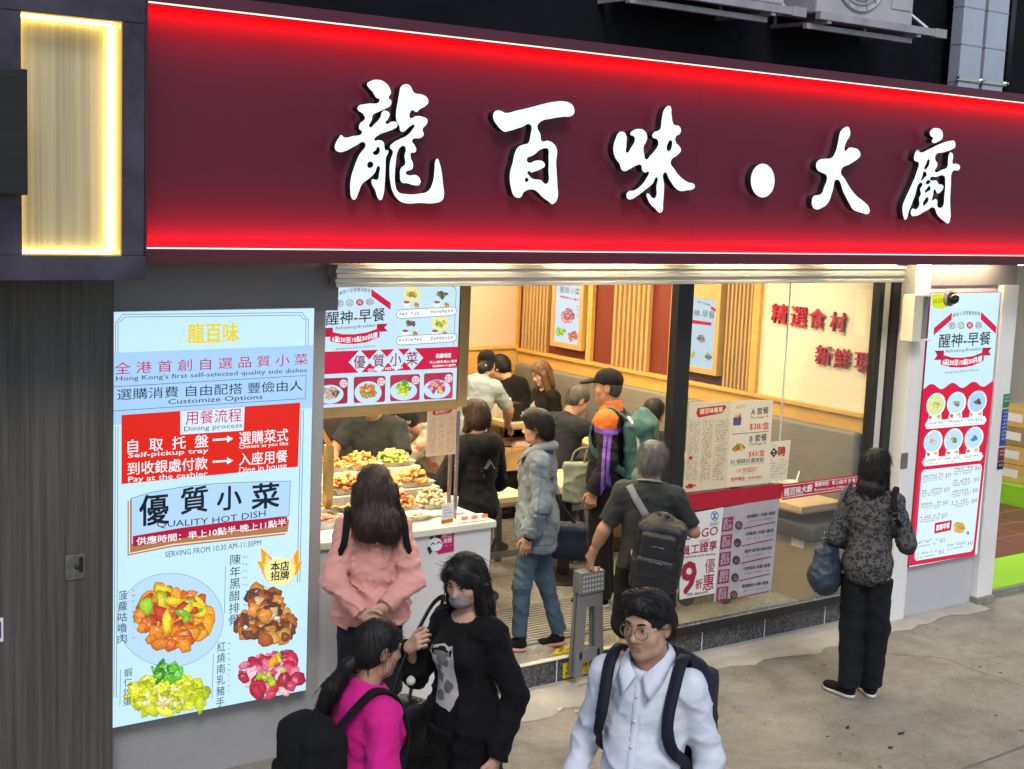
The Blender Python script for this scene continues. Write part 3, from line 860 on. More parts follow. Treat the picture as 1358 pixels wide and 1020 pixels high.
def bracket(p0, p1, label):
    t = thing('aircon_bracket', label, 'bracket', tuple(PY(*p0, AY)), 'steel brackets under the air conditioners')
    A, B = PY(*p0, AY-.02), PY(*p1, AY-.02)
    z = (A[2]+B[2])/2
    g = MB(); g.box((A[0], AY-.04, z-.02), (B[0]-.12, AY+.005, z+.03), .003); g.build('front_rail', M_galv, t)
    g = MB(); g.box((B[0]-.125, AY-.045, z-.025), (B[0], AY-.0, z+.035), .003); g.build('end_sleeve', M_galv, t)
    g = MB(); g.box((A[0]-.02, AY+.05, z-.075), (B[0]-.25, AY+.09, z-.04), .003); g.build('rear_rail', M_galv, t)
    for x in (A[0]+.08, B[0]-.3):
        g = MB(); g.box((x, AY-.03, z-.04), (x+.04, 6.92, z-.015), .002); g.tube([(x+.02, 6.90, z-.03), (x+.02, 6.90, z+.5)], .012, 6); g.build('wall_arm', M_galv, t)
    g = MB(); g.tube([(B[0]-.16, AY-.0, z+.03), (B[0]-.36, 6.9, z+.42)], .014, 6); g.build('stay', M_galv, t)
    return t
bracket((1085, 22), (1252, 46), 'steel bracket carrying the round fan air conditioner')
bracket((850, -12), (1066, 16), 'steel bracket left of the round fan air conditioner')
DY = 6.72
def duct(px0, px1, pyb, label):
    t = thing('cable_duct', label, 'duct', tuple(PY(px0, pyb, DY)), 'pale ducts above the sign')
    x0_, x1_ = PY(px0, pyb, DY)[0], PY(px1, pyb, DY)[0]
    zb_ = 4.02
    g = MB(); g.box((x0_, DY, zb_), (x1_, DY+.10, 7.5), .006); g.build('duct_body', mat('pale_duct', (.42, .46, .55), .4, .2, var=.12, vs=2, bump=.05), t)
    for k in range(6):
        z = zb_+.09+.27*k
        g = MB(); g.box((x0_-.002, DY-.003, z), (x1_+.002, DY+.1, z+.008)); g.build('duct_joint', M_galv, t)
    g = MB(); g.box((x0_-.03, DY-.012, zb_+.10), (x1_+.03, DY-.004, zb_+.135), .002); g.tube([(x0_-.025, DY-.014, zb_+.12), (x0_-.025, DY-.03, zb_+.12)], .01, 6); g.tube([(x1_+.025, DY-.014, zb_+.12), (x1_+.025, DY-.03, zb_+.12)], .01, 6); g.build('clamp', M_chrome, t)
duct(1271, 1299, 108, 'left of two pale ducts rising above the sign')
duct(1303, 1330, 112, 'right of two pale ducts rising above the sign')
g = MB()
p = PY(1345, 60, 6.75); g.tube([(p[0], 6.8, 3.9), (p[0]+.01, 6.8, 4.6), (p[0]+.04, 6.82, 5.4), (p[0]+.05, 6.8, 7.)], .03, 8)
tag(g.build('black_pipe', M_black, smooth=True), 'black pipe on the dark wall right of the pale ducts', 'pipe')
g = MB(); rr = random.Random(21); n_ = 0
while n_ < 90:
    p = PZ(rr.uniform(660, 1358), rr.uniform(800, 1020)); n_ += 1
    if p[1] > 6.5: continue
    r_ = rr.choice((.004, .006, .009, .013)); k_ = rr.uniform(.6, 1); z_ = .0042+n_*1e-5
    g.raw([(p[0]+r_*math.cos(a)*(1+.25*math.sin(3*a+n_)), p[1]+r_*k_*math.sin(a), z_) for a in np.linspace(0, 5.8, 12)], [tuple(range(12))])
tag(g.build('pavement_grit', mat('grit_and_gum', (.06, .057, .052), .9, var=.5, vs=3), fix=False), 'scattered dark gum spots and grit on the pavement', 'grit', None, 'stuff')
# ================================================================ TALL MENU BOARD AT LEFT
def case(t, pl, q, th, m, side):
    """lit board: face on the plane, thickness th behind it"""
    c = [pl.px(*p) for p in q]
    u0, u1 = (c[0][0]+c[3][0])/2, (c[1][0]+c[2][0])/2
    v0, v1 = (c[2][1]+c[3][1])/2, (c[0][1]+c[1][1])/2
    g = MB()
    if pl.axis == 1: g.box((u0, pl.val+.002, v0), (u1, pl.val+th, v1), .003)
    else: g.box((pl.val+.002, -u0, v0), (pl.val+th, -u1, v1), .003)
    g.build('case', side, t)
    g = MB(); g.raw([pl.w(u0+.003, v0+.003), pl.w(u1-.003, v0+.003), pl.w(u1-.003, v1-.003), pl.w(u0+.003, v1-.003)], [(0, 1, 2, 3)])
    g.build('lit_face', m, t, fix=False)
C_BLUE, C_SKY, C_INK, C_CRIM, C_REDP = '#c3e8fb', '#a9d2fb', '#16202c', '#c4103f', '#e02417'
E_INK = glow(C_INK); E_CRIM = glow(C_CRIM); E_RED = glow(C_REDP); E_W = glow('#f4fbff'); E_THIN = glow('#44555c')
E_SKY = glow(C_SKY); E_GOLD = glow('#f0d800'); E_GREYT = glow('#3c4a58')
t = thing('menu_board', 'tall lit pale blue menu board with four food photos on the left wall', 'menu board', (3.1, 6.76, .39))
P = Plane(1, 6.755)
case(t, P, [(149, 412), (416.5, 409.5), (407, 915.5), (145.5, 967)], .07, glow(C_BLUE, 1.06, .03, 1.2), M_white)
# bands
g = MB()
poly(P, [(149, 468), (415.5, 458), (413.5, 541), (148.5, 564)], mb=g); g.build('header_band', E_SKY, t, fix=False)
g = MB()
def dbl(pts):
    line(P, pts, .7, g)
for off in (0, 3.4):
    dbl([(153+off, 468), (153+off, 428), (157+off, 424+off*.5), (163+off*.8, 417+off), (290, 416+off), (401-off*.8, 414.5+off), (405-off, 421+off*.5), (409-off, 424.5), (408.6-off, 459)])
    dbl([(153+off, 566), (151+off, 925)]); dbl([(401+1.5-off, 544), (397.5-off, 772)])
g.build('border_line', E_THIN, t, fix=False)
text(P, '龍百味', (249, 442), (316, 440), 25, E_GOLD, t, 'emblem', .02)
g = MB(); line(P, [(246, 452), (262, 454.5), (290, 453), (318, 449)], 1.6, g); g.build('emblem_stroke', E_GOLD, t, fix=False)
text(P, '全 港 首 創 自 選 品 質 小 菜', (152, 489), (408, 476), 15.5, E_CRIM, t, 'headline')
text(P, 'Hong Kong\'s first self-selected quality side dishes', (154, 503), (407, 491.5), 8, E_INK, t)
g = MB(); line(P, [(150, 513), (406, 498), (405, 528.5), (150, 545)], .7, g, closed=True); g.build('border_line', E_THIN, t, fix=False)
text(P, '選購消費 自由配搭 豐儉由人', (155, 523.5), (401, 511), 14.5, E_INK, t, 'headline')
text(P, 'Customize Options', (223, 534), (348, 527), 8.5, E_INK, t)
poly(P, [(161, 550.5), (398, 534), (395, 619), (161, 642)]).build('process_panel', E_RED, t, fix=False)
poly(P, [(239, 545.5), (324.5, 539.5), (323, 571), (239, 576.5)]).build('process_label', glow('#d9ecff'), t, fix=False)
text(P, '用餐流程', (246, 554.5), (320, 550), 18, E_CRIM, t, 'headline')
text(P, 'Dining process', (244, 570), (321, 564.5), 8, E_GREYT, t)
for s_, a, b, h, bo in [('自  取  托  盤', (169, 592), (276, 584.5), 17, .007), ('選購菜式', (317, 581.5), (382, 576.5), 17, .007), ('Self-pickup tray', (170, 605), (276, 598), 8, .006),
                    ('Choose as you like', (317, 593.5), (382, 588.5), 6.5, .008), ('到收銀處付款', (169, 622), (275, 614), 17, .007), ('入座用餐', (317, 609.5), (381, 604.5), 17, .007),
                    ('Pay at the cashier', (170, 637), (275, 629), 9, .006), ('Dine in house', (317, 624), (380, 617), 8, .006)]:
    text(P, s_, a, b, h, E_W, t, 'process_text', bo)
for y in (583, 612):
    g = MB(); line(P, [(283, y+.5), (303, y-1)], 2.6, g); poly(P, [(301, y-5.5), (309, y-1.3), (301, y+4)], mb=g); g.build('arrow', E_W, t, fix=False)
# ribbon with the quality hot dish title
for k, (dx, dy, c) in enumerate([(-5, 6, '#b07a50'), (-3.4, 4, '#f2e3cf'), (-1.7, 2.2, '#b07a50')]):
    poly(P, [(174+dx, 661+dy*.6), (230+dx, 648+dy), (385+dx, 700+dy-13), (383+dx, 703+dy), (230, 719+dy), (174+dx, 731+dy)]).build('ribbon_fold', glow(c), t, fix=False)
top = [(174, 661), (200, 653), (240, 646), (290, 641), (340, 639), (385, 638)]
bot = [(383, 684), (340, 689), (290, 697), (240, 707), (200, 716), (174, 722)]
poly(P, top+bot).build('title_panel', glow('#b4d9fb'), t, fix=False)
g = MB(); line(P, top+bot, .7, g, closed=True); g.build('border_line', E_THIN, t, fix=False)
poly(P, [(176, 711), (240, 700), (310, 691), (381, 685), (379, 697.5), (310, 704), (240, 714), (176, 725)]).build('hours_band', glow('#b3123c'), t, fix=False)
for ch, a, b, h in [('優', (185, 678), (223, 674), 40), ('質', (240, 665), (275, 661), 34), ('小', (288, 662), (320, 659), 31), ('菜', (334, 659), (370, 656), 33)]:
    text(P, ch, a, b, h, E_INK, t, 'title_character', .016)
text(P, 'QUALITY HOT DISH', (208, 696), (352, 681), 10, E_INK, t, arc=-.01)
text(P, '供應時間：早上10點半-晚上11點半', (181, 718), (379, 692), 10, E_W, t, 'hours_text', .012, arc=-.005)
text(P, 'SERVING FROM 10:30 AM-11:30PM', (219, 735.5), (346, 719.5), 7.5, E_GREYT, t)
# dishes
g = MB(); poly(P, ell(226, 822, 70, 62, 40), mb=g); g.build('plate_photo', glow('#bcdff8'), t, fix=False)
g = MB(); line(P, ell(226, 822, 70, 62, 40), .6, g, closed=True); g.build('border_line', glow('#7d93b0'), t, fix=False)
dish(P, t, (228, 820), (52, 42), ['#e8770e', '#f08a10', '#dd5a0c', '#f7a21a', '#e2680f', '#c2480c'], 54, 13, 11, long=1.5)
dish(P, t, (226, 800), (44, 28), ['#f3cf10', '#ffd91c', '#86bf1a', '#9ac92a', '#d13a1a'], 12, 12, 12, long=1.9)
dish(P, t, (352, 826), (44, 26), ['#c46a1e', '#a5541a', '#d98a2e', '#7d3a12', '#e0a24a', '#6a3a20'], 34, 12, 13, long=1.3)
dish(P, t, (352, 797), (26, 22), ['#b96524', '#a5541a', '#d98a2e', '#7d3a12', '#d8b58a', '#5a3020'], 22, 10, 14, long=1.3)
dish(P, t, (357, 893), (42, 30), ['#d01f4a', '#e0426a', '#b3123c', '#f07a9a', '#c81a32', '#f3c0c8'], 46, 11, 15, long=1.3)
dish(P, t, (360, 888), (28, 20), ['#a9cf1e', '#f0a020', '#d9e04a'], 7, 7, 16)
dish(P, t, (221, 920), (54, 26), ['#d9e80c', '#e6f016', '#c4d80a', '#f0f44a', '#b8cc10'], 64, 11, 17, long=1.5)
dish(P, t, (220, 890), (20, 12), ['#3fae1a', '#58c422', '#2a8c14', '#7ad43a'], 26, 6, 18, long=1.8)
dish(P, t, (222, 922), (44, 16), ['#f6e2a0', '#f4f4b8'], 8, 6, 19, long=2.2)
BR = glow('#23303c')
vtext(P, '陳年黑醋排骨', (310.5, 733), (308, 829), 14, BR, t, 'dish_name')
vtext(P, '菠蘿咕嚕肉', (161, 781), (160, 853), 12, BR, t, 'dish_name')
vtext(P, '蝦仁炒蛋', (168.5, 884), (166.5, 935), 11, BR, t, 'dish_name')
vtext(P, '紅燒南乳豬手', (291.5, 849), (290, 937), 11, BR, t, 'dish_name')
scribble(P, [((319.5+k*0, 738+k*9), (319.5+7, 738+k*9), 3) for k in range(9)], glow('#5b6f7c'), t, 'dish_note', 5)
scribble(P, [((173, 782+k*7), (176.5, 782+k*7), 2.4) for k in range(10)], glow('#5b6f7c'), t, 'dish_note', 6)
scribble(P, [((300, 852+k*7), (303.5, 852+k*7), 2.4) for k in range(10)], glow('#5b6f7c'), t, 'dish_note', 7)
g = MB(); line(P, [(297, 750), (295.5, 812)], .6, g); line(P, [(281, 866), (279, 925)], .6, g); line(P, [(158, 887), (157, 935)], .6, g); g.build('border_line', E_THIN, t, fix=False)
# flame badge
for s_, c in ((1., '#f3a518'), (.72, '#fbe08a')):
    g = MB()
    for sg_ in (-1, 1):
        for (dx, dy, w_) in ((24, -32, 9), (29, -14, 8), (20, -24, 7), (14, 14, 8)):
            bx, by = 368.5+sg_*15, 757
            tip = (368.5+sg_*dx*s_*1.05, 757+dy*s_)
            nx_, ny_ = -(tip[1]-by), tip[0]-bx
            l_ = math.hypot(nx_, ny_)+.01
            poly(P, [(bx+nx_/l_*w_*s_, by+ny_/l_*w_*s_), ((bx+tip[0])/2+nx_/l_*w_*.9*s_-sg_*2, (by+tip[1])/2+ny_/l_*w_*.9*s_), tip, ((bx+tip[0])/2-nx_/l_*w_*.4*s_, (by+tip[1])/2-ny_/l_*w_*.4*s_), (bx-nx_/l_*w_*s_, by-ny_/l_*w_*s_)], mb=g)
    g.build('badge_flame', glow(c), t, fix=False)
poly(P, ell(368.5, 757, 20, 18.5)).build('badge_disc', glow('#fdf3a2'), t, fix=False)
text(P, '本店', (357, 750.5), (381, 749), 12, E_INK, t, 'badge_text', .02)
text(P, '招牌', (357, 763), (381, 761.5), 12, E_INK, t, 'badge_text', .02)

# ================================================================ BREAKFAST BOARD OVER THE COUNTER
def breakfast_head(P, t, px, sc, tilt=(0., 0.)):
    """arched breakfast heading; px(x, y) maps the heading's own grid (0..100 wide) to the photo"""
    q = px
    for a, b in (((-2, 26), (26, 3)), ((74, 3), (102, 26))):
        w_ = 9 if a[0] < 50 else 9
        poly(P, [q(a[0], a[1]), q(b[0], b[1]), q(b[0], b[1]+11), q(a[0], a[1]+11)]).build('ribbon', E_CRIM2, t, fix=False)
    text(P, '美味十足營養我都有', q(27, 8), q(73, 6), 6.5*sc, E_GREYT, t, 'slogan', arc=.018*sc)
    for k in range(4):
        cx_, cy_ = 28+k*14.6, 23
        c0 = q(cx_, cy_); c1 = q(cx_+5.4, cy_); c2 = q(cx_, cy_+5.2)
        g = MB(); poly(P, ell(c0[0], c0[1], abs(c1[0]-c0[0]), abs(c2[1]-c0[1]), 18), mb=g); g.build('badge_disc', glow('#a80f38') if k == 2 else glow('#5a6570'), t, fix=False)
        g = MB(); poly(P, ell(c0[0], c0[1], abs(c1[0]-c0[0])*.82, abs(c2[1]-c0[1])*.82, 18), mb=g); g.build('badge_disc', E_CRIM2 if k == 2 else glow('#dff1fb'), t, fix=False)
        text(P, '歡迎光臨'[k], q(cx_-3.4, cy_), q(cx_+3.4, cy_-.3), abs(c2[1]-c0[1])*1.25, E_W if k == 2 else E_INK, t, 'badge_text')
    text(P, '醒神-早餐', q(8, 46), q(94, 43), 21*sc, E_INK, t, 'title', .006)
    text(P, 'Refreshing-Breakfast', q(22, 62), q(80, 60), 6.2*sc, E_GREYT, t)
    for a in ((2, 60, 18, 74), (82, 58, 98, 70)):
        pts = [q(a[0], a[1]), q(a[2], a[1]), q(a[2], a[3]), q(a[0], a[3]), q(a[0]+(5 if a[0] < 50 else 0), (a[1]+a[3])/2)] if a[0] < 50 else [q(a[0], a[1]), q(a[2], a[1]), q(a[2]-5, (a[1]+a[3])/2), q(a[2], a[3]), q(a[0], a[3])]
        poly(P, pts).build('ribbon_end', glow('#b3123c'), t, fix=False)
    poly(P, [q(14, 66), q(32, 71), q(50, 72), q(68, 70), q(86, 64), q(86, 78), q(68, 85), q(50, 87), q(32, 86), q(14, 81)]).build('ribbon', E_CRIM2, t, fix=False)
    text(P, '6點30至10點30供應', q(17, 77), q(83, 74), 9*sc, E_W, t, 'hours_text', .022, arc=-.02*sc)
    text(P, 'Serving from 6:30 to 10:30 a.m.', q(22, 94), q(80, 92), 4.4*sc, E_GREYT, t)
E_CRIM2 = glow('#d11646')
t = thing('breakfast_board', 'wide lit breakfast board in wooden frame hanging over the food counter', 'menu board', (4.3, 7.12, 1.9))
P = Plane(1, 7.10)
case(t, P, [(413, 376), (610, 376), (606, 529), (413, 545)], .10, glow('#cdeafa', .98, .03, 1.2), M_white)
M_wood = mat('light_wood', (.42, .25, .085), .42, var=.14, vs=4, bump=.05, bs=30, stretch=(6, 6, .5), col2=(.52, .33, .13))
M_woodh = mat('light_wood_level', (.42, .25, .085), .42, var=.14, vs=4, bump=.05, bs=30, stretch=(.5, .5, 8), col2=(.52, .33, .13))
a = P.px(606, 529); b = P.px(610, 376); c = P.px(616.5, 535)
g = MB(); g.box((a[0]+.004, 7.094, c[1]-.02), (c[0]+.012, 7.21, 2.72), .003); g.build('frame_post', M_wood, t)
g = MB(); g.box((3.7, 7.094, a[1]-.065), (a[0]+.002, 7.21, a[1]-.002), .003); g.build('frame_rail', M_woodh, t)
g = MB(); g.box((3.7, 7.105, b[1]+.002), (a[0]+.002, 7.21, 2.74)); g.build('frame_rail', M_woodh, t)
g = MB()
line(P, [(446, 381), (598, 379), (603, 381.5), (605, 386), (601.5, 458)], .6, g); g.build('border_line', E_THIN, t, fix=False)
def q2(x, y): return (425+x*.91+(0), 384+y*.855-.045*x)
breakfast_head(P, t, q2, .84)
tan = ['#d9b88a', '#b98a5a', '#8a5a3a', '#e8c890']
for (x, y, pal, gl_) in ((546, 391, ['#c4b45a', '#a08a3a', '#ded08a'], True), (586, 391, ['#6a6a5a', '#8a7a5a', '#4a5a3a'], False), (544, 429, ['#7a5a52', '#5a4540', '#9a7a6a'], False), (583, 429, ['#c9c21e', '#8aa01e', '#e0d84a', '#5a7a1a'], True)):
    if gl_: poly(P, ell(x, y-1, 11, 10.5, 20)).build('plate_photo', glow('#eef0a0'), t, fix=False)
    dish(P, t, (x, y), (6, 4), pal, 12, 2.6, int(x)+int(y), 'dish_photo')
    dish(P, t, (x-7, y+11.5), (3, 1.5), ['#c48a5a', '#d9a06a'], 3, 2.4, 5, 'cup_photo')
    poly(P, [(x-12, y+10), (x-2, y+9.6), (x-3.5, y+16.5), (x-10, y+17)]).build('cup_photo', E_W, t, fix=False)
    poly(P, ell(x-7, y+9.8, 4.4, 1.8, 14)).build('cup_photo', glow('#b4643c'), t, fix=False)
    dish(P, t, (x+6, y+13), (3, 3), ['#e8c850', '#c9a030', '#e0882a'], 6, 2., 8)
for y in (415, 450):
    pts = [(525, y+2), (527, y-3), (532, y-4.5), (600, y-8), (604, y-6), (605, y-3), (603, y+1.5), (598, y+3.5), (530, y+7.5), (526, y+6)]
    poly(P, pts).build('caption_box', E_W, t, fix=False)
    g = MB(); line(P, pts, .6, g, closed=True); g.build('border_line', E_THIN, t, fix=False)
    scribble(P, [((528, y+1.2), (559, y), 4)], E_GREYT, t, 'caption', int(y), .95)
    scribble(P, [((570, y-1), (600, y-2.5), 4)], E_GREYT, t, 'caption', int(y)+1, .95)
poly(P, [(415, 467), (608, 459.5), (605, 487.5), (414, 497)]).build('title_band', E_CRIM2, t, fix=False)
for k, (x, y) in enumerate([(476.5, 480), (502, 478.5), (524.5, 476.5), (546, 475)]):
    poly(P, [(x-15, y), (x, y-16.5), (x+14.5, y-.5), (x, y+16)]).build('diamond', glow('#cfe9fb'), t, fix=False)
    text(P, '優質小菜'[k], (x-8, y+.3), (x+7, y-.3), 17, glow('#8e1040'), t, 'title_character', .008)
text(P, 'QUALITY HOT DISH', (487, 491), (533, 487.5), 4, E_W, t, 'subtitle', .03)
text(P, '供應時間', (577, 472), (597, 471), 6, E_W, t, 'hours_text', .03)
text(P, '早上10點半-晚上11點半', (569, 480.5), (605, 478.5), 3.4, E_W, t, 'hours_text', .03)
text(P, '10:30AM-11:30PM', (573, 485.5), (603, 484), 2.6, E_W, t, 'hours_text', .03)
for k, (x0, x1) in enumerate([(417, 460.5), (468, 510), (516, 555.5), (560.5, 599)]):
    y0, y1 = 502-k*2.4, 536.5-k*2.3
    c = ((x0+x1)/2, (y0+y1)/2)
    poly(P, [(x0, y0+2), (x0+2, y0), (x1-2, y0-1.5), (x1, y0+.5), (x1-.5, y1-3.5), (x1-2.5, y1-1.5), (x0+1.5, y1), (x0, y1-2)]).build('photo_tile', glow('#b52a4e', .95, .35, 3.), t, fix=False)
    poly(P, ell(c[0]-2, c[1]+3.5, 18, 12.5 if k != 1 else 15, 26, rot=-.05)).build('plate_photo', glow('#cbe6f8'), t, fix=False)
    pal = [['#b99a82', '#8a6a55', '#d9c0a8', '#6a4a3a', '#c8a890'], ['#e8a020', '#d9701a', '#8ab02a', '#e0552a', '#c9a02a'], ['#dfe812', '#cbd80c', '#f0f04a', '#5aa81a'], ['#d94a78', '#c0304e', '#f0a0b4', '#e8c860']][k]
    dish(P, t, (c[0]-2, c[1]+1), (11, 8.5), pal, 30, 3.2, 40+k, long=1.4)
    if k == 2: dish(P, t, (c[0]-1, c[1]-8), (4, 2.5), ['#3fae1a', '#58c422'], 8, 2.6, 44, long=1.6)
    g = MB(); poly(P, ell(x1-6, y0+6.5, 5.2, 5.6, 14), mb=g); g.build('stamp', glow('#e9d5dd'), t, fix=False)
    scribble(P, [((x1-10, y0+5.2), (x1-2, y0+4.6), 3.2), ((x1-10, y0+9), (x1-2, y0+8.4), 3.2)], glow('#b3123c'), t, 'stamp_text', 60+k, 1.)

# ================================================================ TALL BREAKFAST BOARD AT RIGHT
t = thing('breakfast_menu_board', 'tall lit red and white breakfast menu board on the right wall', 'menu board', (9.35, 6.76, .43))
P = Plane(1, 6.755)
case(t, P, [(1234.5, 388), (1330.5, 388), (1292.5, 737), (1205.5, 752)], .045, glow('#cdeefa', .98, .03, 1.2), mat('crimson_edge', (.25, .01, .04), .4))
def q3(x, y):
    """own grid 0..100 across, 0..100 down the board"""
    x /= 100; y /= 100
    tl, tr, br, bl = [P.px(*p) for p in ((1234.5, 388), (1330.5, 388), (1292.5, 737), (1205.5, 752))]
    l = np.array((1234.5, 388))*(1-y)+np.array((1205.5, 752))*y
    r_ = np.array((1330.5, 388))*(1-y)+np.array((1292.5, 737))*y
    return tuple(l*(1-x)+r_*x)
def P3(pts): return [q3(*p) for p in pts]
E_CR3 = glow('#d5123f')
wave = [(x, 34.5-(1.1*math.sin(x*.21-.8))) for x in range(0, 101, 4)]
poly(P, P3(wave+[(100, 99.7), (0, 99.7)])).build('crimson_field', E_CR3, t, fix=False)
poly(P, P3([(2, 1.5), (4, .6), (24, .6), (25, 5), (18, 6), (6, 5.6), (2, 4.6)])).build('gold_logo', glow('#cfe018'), t, fix=False)
text(P, '龍百味', q3(4, 3.2), q3(23, 2.8), 6, glow('#7a8a10'), t, 'emblem')
breakfast_head(P, t, lambda x, y: q3(10+x*.84, 6.6+y*.245), .86)
E_CRIM3 = E_CR3
def bulb(x, y, sx, sy, pal, seed, plate='#c4e6f4'):
    body = [(x+sx*math.sin(a)*1., y-sy*math.cos(a)) for a in np.linspace(-2.45, 2.45, 22)]
    body += [(x+sx*.78, y+sy*1.55), (x-sx*.78, y+sy*1.55)]
    poly(P, P3(body)).build('photo_tile', E_W, t, fix=False)
    poly(P, P3([(x+sx*.87*math.sin(a), y-sy*.87*math.cos(a)) for a in np.linspace(-3.14, 3.0, 22)])).build('plate_photo', glow(plate), t, fix=False)
    c = q3(x, y)
    dish(P, t, c, (4, 3), pal, 12, 2.2, seed)
    c = q3(x-sx*.45, y+sy*1.05); dish(P, t, c, (1.6, 1), ['#b4643c', '#d9a06a'], 3, 2.2, seed+1, 'cup_photo')
    c = q3(x+sx*.4, y+sy*1.05); dish(P, t, c, (2.2, 2), ['#e8c850', '#c9a030', '#e0882a'], 5, 1.7, seed+2)
pals = [['#d9c93a', '#b8a82a', '#e8e08a'], ['#8a9a4a', '#6a6a4a', '#c9b07a'], ['#6a4a42', '#8a6a5a', '#4a342e'], ['#d98a7a', '#e8c0a0', '#b8655a', '#f0e0d0'], ['#b8b81a', '#8a9a1a', '#5a7a1a', '#e0d84a'], ['#3a7ab8', '#5a9ad0']]
for r_ in range(2):
    for k in range(3):
        bulb(20+k*29.5, 41.2+r_*13.6, 13.6, 4.3, pals[r_*3+k], 80+r_*10+k*3, ['#d8e8a0', '#c4e6f4', '#a8d4f4'][k] if r_ == 0 else '#bfe0f4')
    y = 48.3+r_*13.6
    poly(P, P3([(6, y), (9, y-1.4), (92, y-1.5), (95, y), (92, y+1.6), (9, y+1.6)])).build('caption_box', E_W, t, fix=False)
    for k in range(3): scribble(P, [(q3(11+k*28, y-.4), q3(32+k*28, y-.4), 3.8), (q3(14+k*28, y+.9), q3(29+k*28, y+.9), 1.6)], E_GREYT, t, 'caption', 90+k+r_*5, .95)
poly(P, P3([(6, 66), (9, 64.8), (92, 64.8), (95, 66), (95, 97), (92, 98), (9, 98), (6, 97)])).build('price_panel', glow('#d9f2fa'), t, fix=False)
for (x, y, w_, pr) in [(9, 68.5, 34, '$39'), (9, 75.5, 34, '$39'), (9, 82, 34, '$43'), (9, 88.2, 34, '$35'), (54, 66.6, 32, '$43'), (54, 72.3, 32, '$43'), (54, 77.6, 32, '$46'), (54, 82.8, 32, '$48')]:
    y = 66+(y-66)*.76
    text(P, pr, q3(x+w_-1, y), q3(x+w_+7, y-.1), 6.4, glow('#8a7a8a'), t, 'price')
    scribble(P, [(q3(x, y-.6), q3(x+w_-4, y-.8), 4.2), (q3(x, y+1.2), q3(x+w_-6, y+1.), 2.8)], glow('#6a5a6a'), t, 'menu_line', int(x*y), .85)
    g = MB(); line(P, P3([(x, y+.35), (x+w_-4, y+.2)]), .4, g); g.build('border_line', glow('#c4405a'), t, fix=False)
poly(P, P3([(32, 85.6), (33, 85), (57, 84.8), (58, 85.4), (57.6, 88.6), (33, 89)])).build('label', E_CR3, t, fix=False)
text(P, '歡聚早餐', q3(35, 87), q3(55, 86.6), 7.5, E_W, t, 'label_text', .03)
c = q3(70, 88); dish(P, t, c, (6, 6), ['#e8c030', '#f0a820', '#d98a1a', '#c9b02a'], 22, 3.2, 140)
c = q3(84, 90.6); dish(P, t, c, (1.5, 1.5), ['#c48a5a', '#b4643c'], 3, 2.2, 141)
for (x, y, w_, pr) in [(9, 92, 34, '$52'), (9, 96.2, 34, '$52'), (54, 94.8, 32, '$43')]:
    text(P, pr, q3(x+w_-1, y), q3(x+w_+7, y-.1), 5.8, glow('#8a7a8a'), t, 'price')
    scribble(P, [(q3(x, y-.6), q3(x+w_-4, y-.8), 4), (q3(x, y+.9), q3(x+w_-6, y+.7), 2.6)], glow('#6a5a6a'), t, 'menu_line', int(x*y), .85)
# ================================================================ INTERIOR SHELL
M_peach = mat('peach_wall', (.62, .44, .30), .6, var=.05, vs=2, bump=.05)
M_plaster = mat('cream_textured_wall', (.72, .64, .47), .7, var=.05, vs=3, bump=.5, bs=55)
M_ceil = mat('ceiling_paint', (.6, .58, .54), .7)
M_mar = mat('maroon_wall_board', (.155, .028, .017), .5, var=.1, vs=3)
M_plum = mat('plum_wall_board', (.085, .03, .045), .5, var=.1, vs=3)
M_ochre = mat('ochre_wood_board', (.52, .29, .065), .42, var=.12, vs=3, bump=.04, stretch=(.6, .6, 7), col2=(.62, .37, .10))
M_slat = mat('wood_slat', (.42, .26, .10), .45, var=.15, vs=5, stretch=(6, 6, .4))
CZ = 2.98
g = MB(); g.box((2.6, 6.98, CZ), (8.75, 11.7, CZ+.1)); structure(g.build('ceiling', M_ceil))
t = thing('rear_wall', 'peach rear wall with wooden dado in the far corner of the dining room', 'wall', (7, YB, FZ))
g = MB(); g.box((2.5, YB, 1.63), (XR, YB+.15, CZ)); g.build('upper_wall', M_peach, t)
g = MB(); g.box((2.5, YB-.03, FZ), (XR-.03, YB+.15, 1.60)); g.build('dado', M_ochre, t)
g = MB(); g.box((2.5, YB-.045, 1.602), (XR-.03, YB+.15, 1.628), .004); g.build('dado_cap', M_ochre, t)
t = thing('kitchen_partition', 'dull steel kitchen partition behind the food counter', 'wall', (4.5, 9.4, FZ))
g = MB(); g.box((2.62, 9.35, FZ), (6.35, 9.42, CZ)); g.build('panel', mat('kitchen_panel', (.10, .095, .085), .35, .6, var=.3, vs=2), t)
g = MB(); g.box((2.62, 9.33, 1.55), (6.35, 9.35, 1.6)); g.build('rail', M_chrome, t)
for x in (3.4, 4.2, 5.0, 5.8):
    g = MB(); g.box((x, 9.34, FZ+.1), (x+.012, 9.35, CZ-.1)); g.build('joint', M_black, t)
structure_left = MB(); structure_left.box((2.45, 7.06, 0), (2.6, 11.6, CZ+.1))
tag(structure_left.build('party_wall', M_greydark), 'grey party wall at the left end of the shop inside', 'wall')
